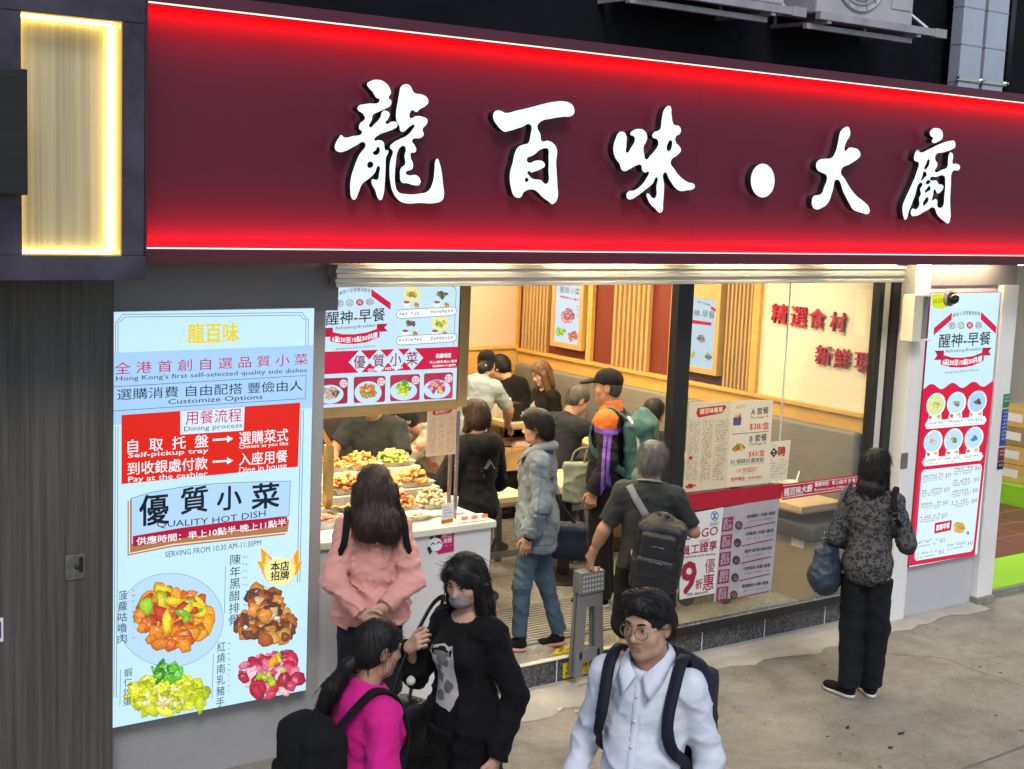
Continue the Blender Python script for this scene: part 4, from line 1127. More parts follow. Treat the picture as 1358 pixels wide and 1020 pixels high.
# side wall with dado, slats and boards
t = thing('side_wall', 'side wall with maroon boards, wooden slats and cream plaster above the bench', 'wall', (XR, 9.3, FZ))
def sy(px, py=440): return PX(px, py, XR)[1]
ysplit = sy(1010)
g = MB(); g.box((XR, ysplit, 1.6), (XR+.12, YB+.1, CZ)); g.build('maroon_board', M_mar, t)
g = MB(); g.box((XR-.004, ysplit+.04, 1.6), (XR-.001, sy(915), CZ)); g.build('plum_board', M_plum, t)
g = MB(); g.box((XR-.02, 6.985, 1.575), (XR+.12, ysplit-.002, CZ)); g.build('plaster', M_plaster, t)
g = MB(); g.box((XR-.035, 6.985, FZ), (XR+.12, YB-.05, 1.575)); g.build('dado', M_ochre, t)
g = MB(); g.box((XR-.06, 6.985, 1.578), (XR-.002, YB-.05, 1.612), .005); g.build('dado_cap', M_ochre, t)
def post(p0, p1, d=.05, m=None, name='wall_post'):
    y0, y1 = sorted((sy(p0), sy(p1)))
    g = MB(); g.box((XR-d, y0, 1.613), (XR-.0045, y1, CZ), .003); g.build(name, m or M_ochre, t)
post(685, 690); post(783, 789); post(893, 900); post(1003, 1012, .06)
for lo, hi, n in ((696, 731, 8), (816, 866, 8), (966, 1002, 7)):
    ya, yb = sy(lo), sy(hi)
    for k in range(n):
        c = ya+(yb-ya)*(k+.5)/n
        w = abs(yb-ya)/n*.52
        g = MB(); g.box((XR-.05, c-w/2, 1.613), (XR-.005, c+w/2, CZ), .003); g.build('slat', M_slat, t)
# red wall characters
P = Plane(0, XR-.021)
t2 = thing('wall_slogan', 'raised red Chinese characters on the cream plaster wall', 'wall lettering', (XR-.03, 7.4, 2))
M_redchar = mat('red_acrylic', (.45, .012, .02), .3)
def wch(ch, c, w, h):
    text(P, ch, (c[0]-w/2, c[1]-w*.05), (c[0]+w/2, c[1]+w*.05), h, M_redchar, t2, 'raised_character', .006, d=.012, ext=.018)
for ch, c in zip('精選食材', [(1036.5, 416), (1062, 419.5), (1086.5, 422.5), (1114, 427)]): wch(ch, c, 21, 26)
for ch, c in zip('新鮮現', [(1094.5, 471), (1119.5, 475.5), (1146.5, 480.5)]): wch(ch, c, 21, 26)
# lit pictures on the side wall
def wallpic(q, label, head, cols, seed, x):
    P = Plane(0, x)
    c = [P.px(*p) for p in q]
    u0, u1 = sorted((c[0][0], c[1][0])); v1 = (c[0][1]+c[1][1])/2; v0 = (c[2][1]+c[3][1])/2
    t = thing('lit_picture', label, 'lit picture', (x+.03, -(u0+u1)/2, v0))
    F = .05
    g = MB()
    for a in ((u0-F, v0-F, u0, v1+.15), (u1, v0-F, u1+F, v1+.15), (u0, v0-F, u1, v0), (u0, v1, u1, v1+.15)):
        g.box((x-.012, -a[0], a[1]), (XR-.006, -a[2], a[3]), .002)
    g.build('frame', M_wood, t)
    g = MB(); g.raw([P.w(u0, v0, 0), P.w(u1, v0, 0), P.w(u1, v1, 0), P.w(u0, v1, 0)], [(0, 1, 2, 3)]); g.build('lit_face', glow('#c6dcef', .95, .04, 2.), t, fix=False)
    return t, P
t, P = wallpic([(738, 377), (771, 377), (768, 458), (735, 452)], 'lit picture of hot dishes between the wooden slats in the dining room', 0, 0, 1, XR-.075)
text(P, '優質小菜', (742, 383.5), (769, 387.5), 9, E_GREYT, t, 'title')
text(P, '供應時間:早上10點半', (742, 393), (768, 398), 3, E_CRIM, t, 'hours_text', .02)
dish(P, t, (753, 419), (8, 10), ['#c0506a', '#d98098', '#8a3048', '#e8b0b8'], 34, 3., 201)
dish(P, t, (744, 440), (6, 5), ['#a8cc1e', '#c8dc2a', '#78b01e'], 22, 2.6, 202)
dish(P, t, (760, 446), (6, 6), ['#d9704a', '#e8a060', '#b8503a'], 22, 2.6, 203)
scribble(P, [((765, 407+k*4), (768, 407.5+k*4), 2.4) for k in range(4)], E_GREYT, t, 'dish_note', 204)
t, P = wallpic([(912, 393), (951, 399), (944, 489), (906, 484)], 'lit breakfast picture beside the slats behind the window glass', 0, 0, 2, XR-.075)
text(P, '美味十足營養', (925, 400), (942, 405), 3, E_GREYT, t, 'slogan')
text(P, '醒神-早餐', (912, 414), (948, 418), 10, E_GREYT, t, 'title')
poly(P, [(918, 424), (944, 428), (943, 432), (918, 429)]).build('ribbon', E_CRIM2, t, fix=False)
poly(P, [(943, 406), (951, 411), (951, 415), (943, 410)]).build('ribbon', E_CRIM2, t, fix=False)
for (x, y, pal) in ((930, 449, ['#7a6a6a', '#5a4a4a', '#9a8a8a']), (940, 473, ['#7a8a3a', '#a8a84a', '#5a6a2a']), (917, 471, ['#b8c81e', '#d8dc4a'])):
    poly(P, ell(x, y, 7, 8, 18)).build('plate_photo', glow('#b4d8ec'), t, fix=False)
    dish(P, t, (x, y), (4, 4), pal, 14, 2.2, int(x))
# ceiling lights
def ceil_light(x, y, lab, s=33., w=.6, d=.6):
    t = thing('ceiling_light', lab, 'ceiling light', (x, y, CZ-.03), 'square ceiling lights in the shop')
    g = MB(); g.box((x-w/2-.02, y-d/2-.02, CZ-.02), (x+w/2+.02, y+d/2+.02, CZ-.001)); g.build('rim', M_white, t)
    m = bpy.data.materials.get('shop_light_warm')
    if not m:
        m = bpy.data.materials.new('shop_light_warm'); m.use_nodes = True
        b = m.node_tree.nodes['Principled BSDF']; b.inputs['Emission Color'].default_value = (1, .80, .52, 1); b.inputs['Emission Strength'].default_value = s
    g = MB(); g.box((x-w/2, y-d/2, CZ-.03), (x+w/2, y+d/2, CZ-.0205)); g.build('diffuser', m, t)
for x in (3.6, 5.0, 6.4, 7.7):
    for y in (7.5, 9.0, 10.6):
        if x < 6 and y > 9.2: continue
        ceil_light(x, y, 'square warm ceiling light in the shop ceiling')
# lamps under the sign
M_spot = bpy.data.materials.new('soffit_lamp'); M_spot.use_nodes = True
_b = M_spot.node_tree.nodes['Principled BSDF']; _b.inputs['Emission Color'].default_value = (1, .80, .47, 1); _b.inputs['Emission Strength'].default_value = 95.
for x in (4.5, 5.7, 6.9, 8.1, 9.2):
    t = thing('soffit_tube_light', 'warm tube light fixed to the soffit under the sign', 'tube light', (x, 6.63, 2.80), 'tube lights under the sign')
    g = MB(); g.box((x-.48, 6.60, 2.822), (x+.48, 6.66, 2.838), .003); g.build('batten', M_white, t)
    g = MB(); g.tube([(x-.46, 6.63, 2.805), (x+.46, 6.63, 2.805)], .014, 10); g.build('tube', M_spot, t)
# ================================================================ BENCH, TABLES, STOOLS
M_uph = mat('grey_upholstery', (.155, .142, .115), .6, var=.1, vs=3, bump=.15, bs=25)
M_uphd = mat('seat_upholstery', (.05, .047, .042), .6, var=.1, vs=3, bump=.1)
M_bpan = mat('bench_front_board', (.33, .25, .14), .5, var=.1, vs=3)
t = thing('wall_bench', 'long grey upholstered bench running along the side wall', 'bench', (8.3, 9.2, FZ))
ys = [6.99, 7.9, 9.05, 10.2, 11.35]
for a, b in zip(ys[:-1], ys[1:]):
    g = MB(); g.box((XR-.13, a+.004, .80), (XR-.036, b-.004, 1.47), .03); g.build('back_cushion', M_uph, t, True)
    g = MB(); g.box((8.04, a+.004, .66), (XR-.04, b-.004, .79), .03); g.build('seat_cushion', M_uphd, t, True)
g = MB(); g.box((8.10, 6.99, FZ), (XR-.05, 11.35, .655)); g.build('bench_base', M_bpan, t)
P = Plane(0, 8.098); a, b = P.px(1050, 723), P.px(1068, 706)
g = MB(); g.box((8.09, -a[0], a[1]), (8.099, -b[0], b[1]), .003); g.cur = 1
for k in (.3, .7):
    yy = -(a[0]+(b[0]-a[0])*k); zz = (a[1]+b[1])/2
    g.box((8.0885, yy-.012, zz-.006), (8.0905, yy+.012, zz+.006))
g.build('socket', [M_white, M_black], t)
M_top = mat('table_wood', (.50, .36, .19), .38, var=.12, vs=4, bump=.04, stretch=(1, 6, 6), col2=(.6, .46, .27))
M_edge = mat('table_edge', (.40, .24, .09), .45, var=.1, vs=4)
def table(x0, x1, y0, y1, z, label, base=None, th=.045):
    t = thing('dining_table', label, 'table', ((x0+x1)/2, (y0+y1)/2, FZ), 'wood topped dining tables')
    g = MB(); g.box((x0, y0, z-th), (x1, y1, z), .006); g.cur = 1; g.box((x0+.002, y0+.002, z-th-.012), (x1-.002, y1-.002, z-th-.001)); g.build('table_top', [M_top, M_edge], t)
    cx_, cy_ = base or ((x0+x1)/2, (y0+y1)/2)
    g = MB(); g.box((cx_-.035, cy_-.035, FZ+.02), (cx_+.035, cy_+.035, z-th-.013), .004); g.build('pedestal', M_black, t)
    g = MB(); g.lathe((cx_, cy_, FZ), [(.26, 0), (.26, .012), (.23, .02), (.05, .03), (.001, .031)], 32); g.build('base_plate', M_black, t, False)
    return t
TZ = 1.08
table(7.62, 8.15, 10.25, 11.15, TZ, 'wood topped table the staff member in the black cap leans over')
table(7.62, 8.15, 8.35, 9.95, TZ, 'long wood topped table where the man in black is eating')
table(7.98, 8.53, 7.06, 7.52, .93, 'wood topped table against the window behind the red strip', (8.36, 7.34))
table(6.55, 7.12, 9.2, 10.0, 1.0, 'wood topped table behind the woman in the black hoodie')
table(5.62, 6.20, 8.05, 8.85, 1.0, 'wood topped table between the black hoodie and the denim jacket')
table(6.62, 7.15, 8.2, 8.8, .98, 'wood topped table behind the man in the black cap')
M_stool = mat('grey_plastic_stool', (.15, .155, .16), .45, var=.08, vs=5)
def stool(px, py, label, h=.5, w=.17):
    p = PZ(px, py, FZ)
    t = thing('plastic_stool', label, 'stool', tuple(p), 'grey plastic stools')
    x, y = p[0], p[1]
    g = MB()
    g.box((x-w, y-w, FZ+h-.03), (x+w, y+w, FZ+h), .012)
    g.box((x-w-.008, y-w-.008, FZ+h-.075), (x+w+.008, y+w+.008, FZ+h-.031), .008)
    g.build('seat', M_stool, t)
    for sx_ in (-1, 1):
        for sy_ in (-1, 1):
            o = w*1.2; q = .045
            a = [(x+sx_*(w-.002), y+sy_*(w-.002)), (x+sx_*(w-q), y+sy_*(w-.002)), (x+sx_*(w-q), y+sy_*(w-q)), (x+sx_*(w-.002), y+sy_*(w-q))]
            b = [(px_+sx_*.055, py_+sy_*.055) for px_, py_ in a]
            g = MB(); g.raw([(u, v, FZ+h-.07) for u, v in a]+[(u, v, FZ) for u, v in b], [(0, 1, 2, 3), (7, 6, 5, 4), (0, 4, 5, 1), (1, 5, 6, 2), (2, 6, 7, 3), (3, 7, 4, 0)]); g.build('leg', M_stool, t)
    for sy_ in (-1, 1):
        g = MB(); g.box((x-w-.02, y+sy_*(w+.015)-.008, FZ+.15), (x+w+.02, y+sy_*(w+.015)+.008, FZ+.2)); g.build('rail', M_stool, t)
    return t
stool(652, 756, 'grey plastic stool nearest the counter end', .62)
stool(738, 742, 'grey plastic stool behind the denim jacket woman', .52)
stool(765, 742-6, 'grey plastic stool under the black-capped man\'s bag', .52)
def _st(): pass
stool(*projpx(7.22, 8.98, FZ), 'grey plastic stool the eating man in navy sits on', .60, .19)
# things on the tables
M_bag = mat('kraft_paper', (.36, .23, .10), .7, var=.15, vs=8, bump=.3, bs=20)
c = PZ(665, 622, 1.0)
t = thing('paper_bag', 'open brown paper bag on the table behind the black hoodie', 'bag', tuple(c))
g = MB()
x, y = c[0], c[1]
g.raw([(x-.15, y-.09, 1.001), (x+.13, y-.10, 1.001), (x+.15, y+.08, 1.001), (x-.13, y+.10, 1.001), (x-.17, y-.11, 1.13), (x+.16, y-.09, 1.17), (x+.18, y+.10, 1.14), (x-.15, y+.12, 1.18)],
      [(0, 3, 2, 1), (0, 1, 5, 4), (1, 2, 6, 5), (2, 3, 7, 6), (3, 0, 4, 7)])
g.build('bag_body', M_bag, t)
g = MB(); g.raw([(x-.12, y-.07, 1.05), (x+.10, y-.06, 1.06), (x+.11, y+.06, 1.05), (x-.1, y+.07, 1.06)], [(0, 1, 2, 3)]); g.build('bag_lining', mat('bag_shadow', (.2, .12, .05), .8), t)  # darker sheet across the bag stands in for the shade inside
def bowl(c, r, h, m, name, label, group=None, cat='bowl'):
    g = MB(); g.lathe(tuple(c), [(r*.4, 0), (r*.55, h*.1), (r*.9, h*.65), (r, h), (r*.95, h), (r*.82, h*.6), (r*.3, h*.16), (.0001, h*.15)], 24)
    return tag(g.build(name, m, smooth=True), label, cat, group)
M_por = mat('white_porcelain', (.72, .70, .62), .25, var=.03)
c = PZ(1052, 652, .93); bowl(c, .11, .075, M_por, 'soup_bowl', 'white bowl nearest the window on the table behind the red strip')
c2 = PZ(1041, 646, .93)
bowl((c2[0]-.05, c2[1]+.05, .931), .12, .06, M_por, 'soup_bowl', 'wide white bowl behind the nearest bowl on the window table')
p = c+np.array([0, 0, .03]); g = MB(); g.tube([p, p+[.05, .02, .05], p+[.09, .03, .12]], [.014, .008, .007], 8); tag(g.build('soup_spoon', M_por, smooth=True), 'white spoon standing in the bowl on the window table', 'spoon')
def caddy(c, lab):
    t = thing('chopstick_holder', lab, 'holder', tuple(c), 'chopstick holders on the tables')
    x, y, z = c
    g = MB(); g.box((x-.05, y-.04, z), (x+.05, y+.04, z+.12), .006); g.build('cup', M_por, t)
    g = MB()
    for k in range(9):
        a = random.uniform(-.035, .035); b = random.uniform(-.025, .025)
        g.tube([(x+a, y+b, z+.05), (x+a*1.8, y+b*1.6, z+.25)], .0045, 5)
    g.build('chopsticks', M_slat, t)
    g = MB(); g.box((x+.06, y-.05, z), (x+.17, y+.05, z+.10), .005); g.build('napkin_box', M_white, t)
    g = MB(); g.raw([(x+.07, y-.03, z+.1), (x+.16, y-.02, z+.1), (x+.165, y+.01, z+.17), (x+.075, y+.02, z+.18)], [(0, 1, 2, 3)]); g.build('napkin', M_white, t)
caddy((7.72, 10.62, TZ), 'chopstick holder and napkin box on the table the staff member wipes')
g = MB()
for k in range(4):
    a = .1*k
    g.box((7.70+.01*k, 8.95+.02*k, TZ+.002+k*.004), (7.94+.008*k, 9.25+.015*k, TZ+.005+k*.004))
tag(g.build('newspaper', mat('newsprint', (.5, .48, .43), .8, var=.25, vs=60)), 'folded newspaper on the eating man\'s table', 'newspaper')
bowl((7.8, 9.62, TZ), .11, .07, M_por, 'soup_bowl', 'white bowl on the table in front of the eating man')
bowl((7.85, 10.4, TZ), .10, .06, M_por, 'soup_bowl', 'white bowl in front of the long-haired diner')
tag(MB().box((7.68, 10.33, TZ), (7.80, 10.47, TZ+.17), .01).build('black_caddy', M_black), 'black condiment caddy beside the staff member\'s hand', 'caddy')

# ================================================================ FOOD COUNTER
M_ctop = mat('counter_stone', (.62, .58, .48), .25, var=.06, vs=6)
M_cfront = mat('counter_laminate', (.60, .59, .585), .35, var=.04, vs=2)
CT = 1.165
t = thing('food_counter', 'white food counter with trays of hot dishes behind the pink jacket', 'counter', (4.4, 7.4, 0))
g = MB(); g.box((3.788, 6.96, .0), (5.05, 7.98, CT-.045)); g.build('counter_body', M_cfront, t)
g = MB(); g.box((3.788, 6.935, CT-.043), (5.075, 8.0, CT), .006); g.build('counter_top', M_ctop, t)
g = MB(); g.box((3.788, 8.02, 0), (5.05, 8.3, .9)); g.build('rear_shelf', M_chrome, t)
# sticker on the counter: crimson card with a panda face made plain
t = thing('counter_sticker', 'crimson recruiting sticker with a small white bear head on the counter front', 'sticker', tuple(PY(590, 718, 6.96)))
P = Plane(1, 6.958)
poly(P, [(577, 708), (602, 703), (602, 731), (582, 735), (576, 730)]).build('card', mat('crimson_print', (.45, .01, .12), .4), t, fix=False)
M_inkp = mat('black_print', (.015, .015, .015), .5); M_wp = mat('white_print', (.72, .7, .7), .5)
for x, y in ((573, 714), (582, 711.5)):
    poly(P, ell(x, y, 3.2, 3, 12)).build('ear_print', M_inkp, t, fix=False)
poly(P, ell(577.5, 722, 9, 9, 20)).build('face_print', M_wp, t, fix=False)
for x, y in ((574, 721), (582, 719.5)):
    g = MB(); line(P, [(x-2.4, y+1.5), (x, y-1), (x+2.2, y+.8)], 1.3, g); g.build('eye_print', M_inkp, t, fix=False)
poly(P, [(566, 727), (570, 724), (573, 731), (570, 736)]).build('arm_print', M_inkp, t, fix=False)
text(P, '現已', (586, 710.5), (599, 708.5), 6, M_wp, t, 'sticker_text', .02); text(P, '加盟', (588, 717.5), (599, 715.8), 6, M_wp, t, 'sticker_text', .02)
scribble(P, [((590, 724), (599, 722.5), 2.2)], M_wp, t, 'fine_print', 3)
# upright glass, posts
t = thing('counter_screen', 'upright glass screen with slim steel posts above the food counter', 'glass screen', (4.5, 7.15, CT))
GY = 7.13
a = PY(459, 600, GY); b = PY(600, 600, GY)
g = MB(); g.box((a[0], GY, CT+.01), (b[0], GY+.008, 1.83)); g.build('pane', glass('counter_glass', (.97, .97, .93), .05), t)
for px in (596, 604.5):
    q = PY(px, 640, GY-.02); g = MB(); g.box((q[0]-.009, GY-.03, CT), (q[0]+.009, GY-.012, 1.84), .002); g.build('post', M_chrome, t)
M_brass = mat('brass_frame', (.5, .36, .14), .3, .7, var=.2, vs=6)
q0, q1, q2_ = PY(414, 552, 7.3), PY(437, 590, 7.55), PY(436, 640, 7.55)
g = MB(); g.tube([q0, q1], .022, 4); g.build('sloping_bar', M_brass, t)
g = MB(); g.box((q1[0]-.025, 7.53, CT), (q1[0]+.025, 7.58, q1[2]), .003); g.build('bar_post', M_brass, t)
# printed price list hung on the screen
def paper(name, label, cat, P, q, m, th=.002):
    t = thing(name, label, cat, tuple(P.w(*P.px(*q[3]))))
    c = [P.w(*P.px(*p), .0) for p in q]
    g = MB(); g.hexa(c, (0, th, 0) if P.axis == 1 else (th, 0, 0)); g.build('sheet', m, t)
    return t
M_tan = mat('tan_paper', (.62, .44, .28), .6, var=.04, vs=4)
M_tpr = mat('brown_print', (.12, .07, .05), .6); M_rpr = mat('red_print', (.42, .02, .02), .5)
P = Plane(1, GY-.035)
t = paper('price_list', 'tan price list with red heading hung on the counter glass', 'price list', P, [(567, 543), (606, 536), (604, 602), (564.5, 606)], M_tan)
poly(P, [(575, 545), (597, 541), (600, 545), (595, 548), (576, 551), (573, 548)]).build('heading_patch', M_rpr, t, fix=False)
text(P, '餐牌推介', (577, 547.5), (595, 544.5), 4.5, M_tan, t, 'heading', .02)
rows = []
for k in range(22):
    y = 555+k*2.15
    rows += [((569-k*.08, y+1.2), (578, y+.4), 1.5), ((581, y+.3), (589, y-.5), 1.5), ((592, y-.8), (603, y-1.8), 1.5)]
scribble(P, rows, M_tpr, t, 'menu_lines', 9, .7)
P = Plane(1, 6.94)
t = paper('price_tag', 'small white and orange price card standing on the counter edge', 'price card', P, [(587, 668.5), (602, 666.5), (600.5, 693), (585, 695.5)], M_white, .004)
poly(P, [(585.4, 690), (600.8, 687.5), (600.5, 692.6), (585.2, 695)]).build('orange_foot', mat('orange_print', (.6, .17, .02), .5), t, fix=False)
scribble(P, [((588, 673+k*4), (600, 671.5+k*4), 2.6) for k in range(4)], M_tpr, t, 'fine_print', 4, .7)
q = [PZ(606, 694, CT+.004), PZ(650, 689, CT+.004), PZ(640, 681, CT+.004), PZ(607, 684, CT+.004)]
t = thing('counter_flyers', 'pink printed flyers taped to the counter end', 'flyer', tuple(q[0]))
g = MB(); g.hexa(q, (0, 0, .002)); g.build('sheet', mat('pale_pink_paper', (.6, .42, .36), .6, var=.2, vs=25), t)
g = MB()
for k in range(3):
    a = q[0]+(q[1]-q[0])*(.12+.3*k)+(q[3]-q[0])*.25; e = (q[1]-q[0])*.2; f_ = (q[3]-q[0])*.5
    g.hexa([a+[0, 0, .003], a+e+[0, 0, .003], a+e+f_+[0, 0, .003], a+f_+[0, 0, .003]], (0, 0, .001))
g.build('print_block', M_rpr, t)
g = MB(); c = PZ(610, 684, CT); g.lathe((c[0], c[1]+.1, CT), [(.035, 0), (.045, .1), (.042, .1), (.03, .01)], 16); tag(g.build('paper_cup', M_por), 'pale paper cup at the counter end behind the price card', 'cup')
# dishes and trays
for x in (4.1, 4.7):  # unseen lamp bars, added to put more light on the food
    t = thing('food_lamp', 'warm lamp bar under the breakfast board shining on the trays', 'lamp', (x, 7.5, 1.86), 'lamp bars over the food')
    g = MB(); g.box((x-.24, 7.44, 1.87), (x+.24, 7.56, 1.9), .004); g.build('hood', M_chrome, t)
    g = MB(); g.box((x-.22, 7.46, 1.862), (x+.22, 7.54, 1.869)); g.build('lamp', M_spot, t)
FOODS = {'orange': ((.55, .2, .03), (.42, .11, .02), (.6, .32, .06)), 'red': ((.34, .05, .02), (.24, .03, .015), (.45, .12, .03)), 'brown': ((.16, .07, .025), (.10, .04, .02), (.26, .13, .05)),
         'green': ((.16, .28, .04), (.30, .36, .06), (.45, .38, .1)), 'yellow': ((.58, .40, .06), (.5, .28, .04), (.62, .5, .16)), 'pale': ((.55, .45, .3), (.45, .33, .18), (.6, .5, .34))}
def fmats(k): return [mat('food_%s_%d' % (k, i), c, .28, var=.3, vs=30, bump=.2, bs=60, spec=.6) for i, c in enumerate(FOODS[k])]
def pile(t, c, r, kind, n, sz, seed, hgt=.03):
    rr = random.Random(seed)
    g = MB()
    for i in range(n):
        a = rr.uniform(0, 6.28); q = math.sqrt(rr.random())
        x, y = c[0]+r[0]*q*math.cos(a), c[1]+r[1]*q*math.sin(a)
        z = c[2]+hgt*(1-q*q)*rr.uniform(.3, 1)
        g.cur = rr.randrange(3)
        s = sz*rr.uniform(.6, 1.2)
        g.blob((x, y, z), (s*rr.uniform(.9, 1.7), s, s*.7), rr.randrange(9999), .35, 8, 5)
    return g.build('food', fmats(kind), t, True)
def plate(px, py, r, kind, label, seed, z=CT, ell_=(1.35, .85)):
    c = PZ(px, py, z)
    t = thing('food_plate', label, 'plate', tuple(c), 'plates of food on the counter')
    g = MB(); n = 28
    prof = [(.55, 0), (.62, .004), (.92, .03), (1, .036), (.98, .04), (.9, .036), (.6, .012), (.0, .01)]
    vs = []; fs = []
    for rr_, h in prof:
        for k in range(n):
            a = 6.283*k/n; vs.append((c[0]+r*rr_*ell_[0]*math.cos(a), c[1]+r*rr_*ell_[1]*math.sin(a), c[2]+h))
    for i in range(len(prof)-1):
        for k in range(n): fs.append((i*n+k, i*n+(k+1) % n, (i+1)*n+(k+1) % n, (i+1)*n+k))
    g.raw(vs, fs); g.build('dish', M_por, t, True)
    pile(t, (c[0], c[1], c[2]+.014), (r*.72*ell_[0], r*.72*ell_[1]), kind, 38, r*.11, seed)
def tray(px, py, w, d, kind, label, seed, z=CT):
    c = PZ(px, py, z)
    t = thing('food_tray', label, 'tray', tuple(c), 'steel trays of food on the counter')
    x, y = c[0], c[1]
    g = MB(); T_ = .008; h = .05
    g.box((x-w, y-d, z), (x+w, y+d, z+.006)); g.box((x-w, y-d, z+.006), (x-w+T_, y+d, z+h)); g.box((x+w-T_, y-d, z+.006), (x+w, y+d, z+h))
    g.box((x-w+T_, y-d, z+.006), (x+w-T_, y-d+T_, z+h)); g.box((x-w+T_, y+d-T_, z+.006), (x+w-T_, y+d, z+h)); g.build('pan', M_chrome, t)
    g = MB(); rr = random.Random(seed)
    for i in range(110):
        g.cur = rr.randrange(3); s = .017*rr.uniform(.7, 1.4)
        g.blob((x+rr.uniform(-1, 1)*(w-.03), y+rr.uniform(-1, 1)*(d-.03), z+.03+rr.uniform(0, .02)), (s*rr.uniform(1, 2.2), s, s*.8), rr.randrange(9999), .35, 8, 5)
    g.build('food', fmats(kind), t, True)
tray(424, 697, .13, .10, 'red', 'steel tray of dark red braised meat beside the tall menu board', 301)
tray(446, 679, .15, .10, 'orange', 'steel tray of orange prawns beside the pink jacket woman', 302)
tray(420, 664, .13, .09, 'yellow', 'steel tray of golden fried pieces behind the orange prawns', 303)
plate(437, 650, .085, 'brown', 'oval plate of minced brown meat in the middle of the counter', 304)
plate(461, 656, .085, 'orange', 'oval plate of orange vegetables behind the pink jacket woman', 305)
plate(425, 639, .09, 'yellow', 'oval plate of yellow fried food beside the tall menu board', 306)
plate(418, 630, .085, 'green', 'oval plate farthest back beside the brass post', 307)
plate(474, 668, .07, 'pale', 'oval plate half hidden by the pink jacket woman\'s hair', 308)
plate(551, 689, .085, 'yellow', 'silver oval dish of yellow noodles at the front of the counter', 309)
# rear display, food rising in steps behind the glass
zs = [CT+.02, CT+.11, CT+.2]
t = thing('display_shelf', 'stepped steel shelf behind the counter glass', 'shelf', (4.6, 7.5, CT))
for k, z in enumerate(zs):
    g = MB(); g.box((4.25, 7.27+.24*k, CT+.001), (5.03, 7.27+.24*(k+1)-.004, z), .003); g.build('step', M_ctop, t)
kinds = [['pale', 'orange', 'pale'], ['orange', 'yellow', 'orange'], ['orange', 'orange', 'green']]
for k, z in enumerate(zs):
    for j in range(3):
        x = 4.39+.25*j; y = 7.27+.24*k+.115
        t = thing('food_tray', ['foil tray of %s food in the %s row behind the counter glass, %s' % (kinds[k][j], ['front', 'middle', 'top'][k], ['left', 'centre', 'right'][j])][0], 'tray', (x, y, z), 'foil trays behind the counter glass')
        g = MB(); w, d, h = .115, .10, .035
        g.raw([(x-w*.8, y-d*.8, z+.001), (x+w*.8, y-d*.8, z+.001), (x+w*.8, y+d*.8, z+.001), (x-w*.8, y+d*.8, z+.001), (x-w, y-d, z+h), (x+w, y-d, z+h), (x+w, y+d, z+h), (x-w, y+d, z+h)], [(0, 3, 2, 1), (0, 1, 5, 4), (1, 2, 6, 5), (2, 3, 7, 6), (3, 0, 4, 7)])
        g.build('pan', M_por, t)
        pile(t, (x, y, z+.03), (.112, .10), kinds[k][j], 95, .018, 320+k*3+j, .085)
# heated lid / cover frames behind glass
g = MB(); c = PZ(553, 655, CT+.05)
tag(MB().box((4.72, 7.17, CT+.005), (5.0, 7.26, CT+.02), .004).build('serving_board', M_por), 'flat pale serving board behind the counter glass', 'board')

# ================================================================ POSTERS ON THE WINDOW GLASS
M_tan2 = mat('cream_poster_paper', (.60, .50, .34), .55, var=.04, vs=4)
M_tan3 = mat('pale_poster_paper', (.66, .58, .42), .55, var=.04, vs=4)
P = Plane(1, FY+.018)
def c3(x, y): return (890+x/3.189, 520+y/3.189)
t = paper('window_menu', 'large cream menu poster with red heading and package prices on the window', 'poster', P, [c3(75, 45), c3(432, 32), c3(410, 385), c3(50, 425)], M_tan2)
poly(P, [c3(252, 38), c3(432, 32), c3(410, 385), c3(235, 402)]).build('package_panel', M_tan3, t, fix=False)
poly(P, [c3(112, 68), c3(225, 55), c3(235, 62), c3(215, 88), c3(115, 108), c3(106, 90)]).build('heading_patch', M_rpr, t, fix=False)
text(P, '龍百味餐單', c3(122, 83), c3(218, 73), 7, M_tan3, t, 'heading', .02)
rows = []
for k in range(30):
    y = 122+k*8.6
    for x0, x1 in ((78-k*.6, 125-k*.6), (135-k*.6, 178-k*.6), (190-k*.6, 240-k*.6)): rows.append((c3(x0, y), c3(x1, y-3), 1.9))
scribble(P, rows, M_tpr, t, 'menu_lines', 11, .62)
M_ink = mat('dark_print', (.04, .035, .03), .6)
M_rp2 = mat('price_red_print', (.5, .035, .02), .5)
text(P, 'A 套餐', c3(338, 84), c3(412, 76), 9.5, M_ink, t, 'package_title', .01); text(P, 'Package A', c3(338, 110), c3(412, 104), 4.4, M_ink, t)
text(P, '$38/盒', c3(332, 146), c3(414, 142), 10.5, M_rp2, t, 'price', .01)
text(P, 'B 套餐', c3(332, 198), c3(405, 190), 9.5, M_ink, t, 'package_title', .01); text(P, 'Package B', c3(332, 222), c3(402, 216), 4.4, M_ink, t)
text(P, '$43/盒', c3(328, 262), c3(395, 257), 9, M_rp2, t, 'price', .01)
g = MB(); line(P, [c3(258, 179), c3(410, 166)], .6, g); g.build('rule', M_ink, t, fix=False)
text(P, '30 個餸任選搭配', c3(250, 296), c3(393, 285), 6, M_ink, t, 'offer_text', .008); text(P, '10 份起訂', c3(278, 333), c3(362, 325), 6.2, M_rp2, t, 'offer_text', .008)
text(P, '查詢電話：63962003', c3(252, 369), c3(383, 358), 4.2, M_rp2, t, 'phone_text', .015)
text(P, 'NEW', c3(274, 64), c3(316, 58), 5, mat('olive_print', (.5, .42, .02), .5), t, 'stamp_text', .01)
scribble(P, [(c3(252, 310), c3(392, 300), 1.8), (c3(300, 345), c3(350, 341), 1.6), (c3(258, 378), c3(382, 370), 1.4)], M_ink, t, 'fine_print', 12)
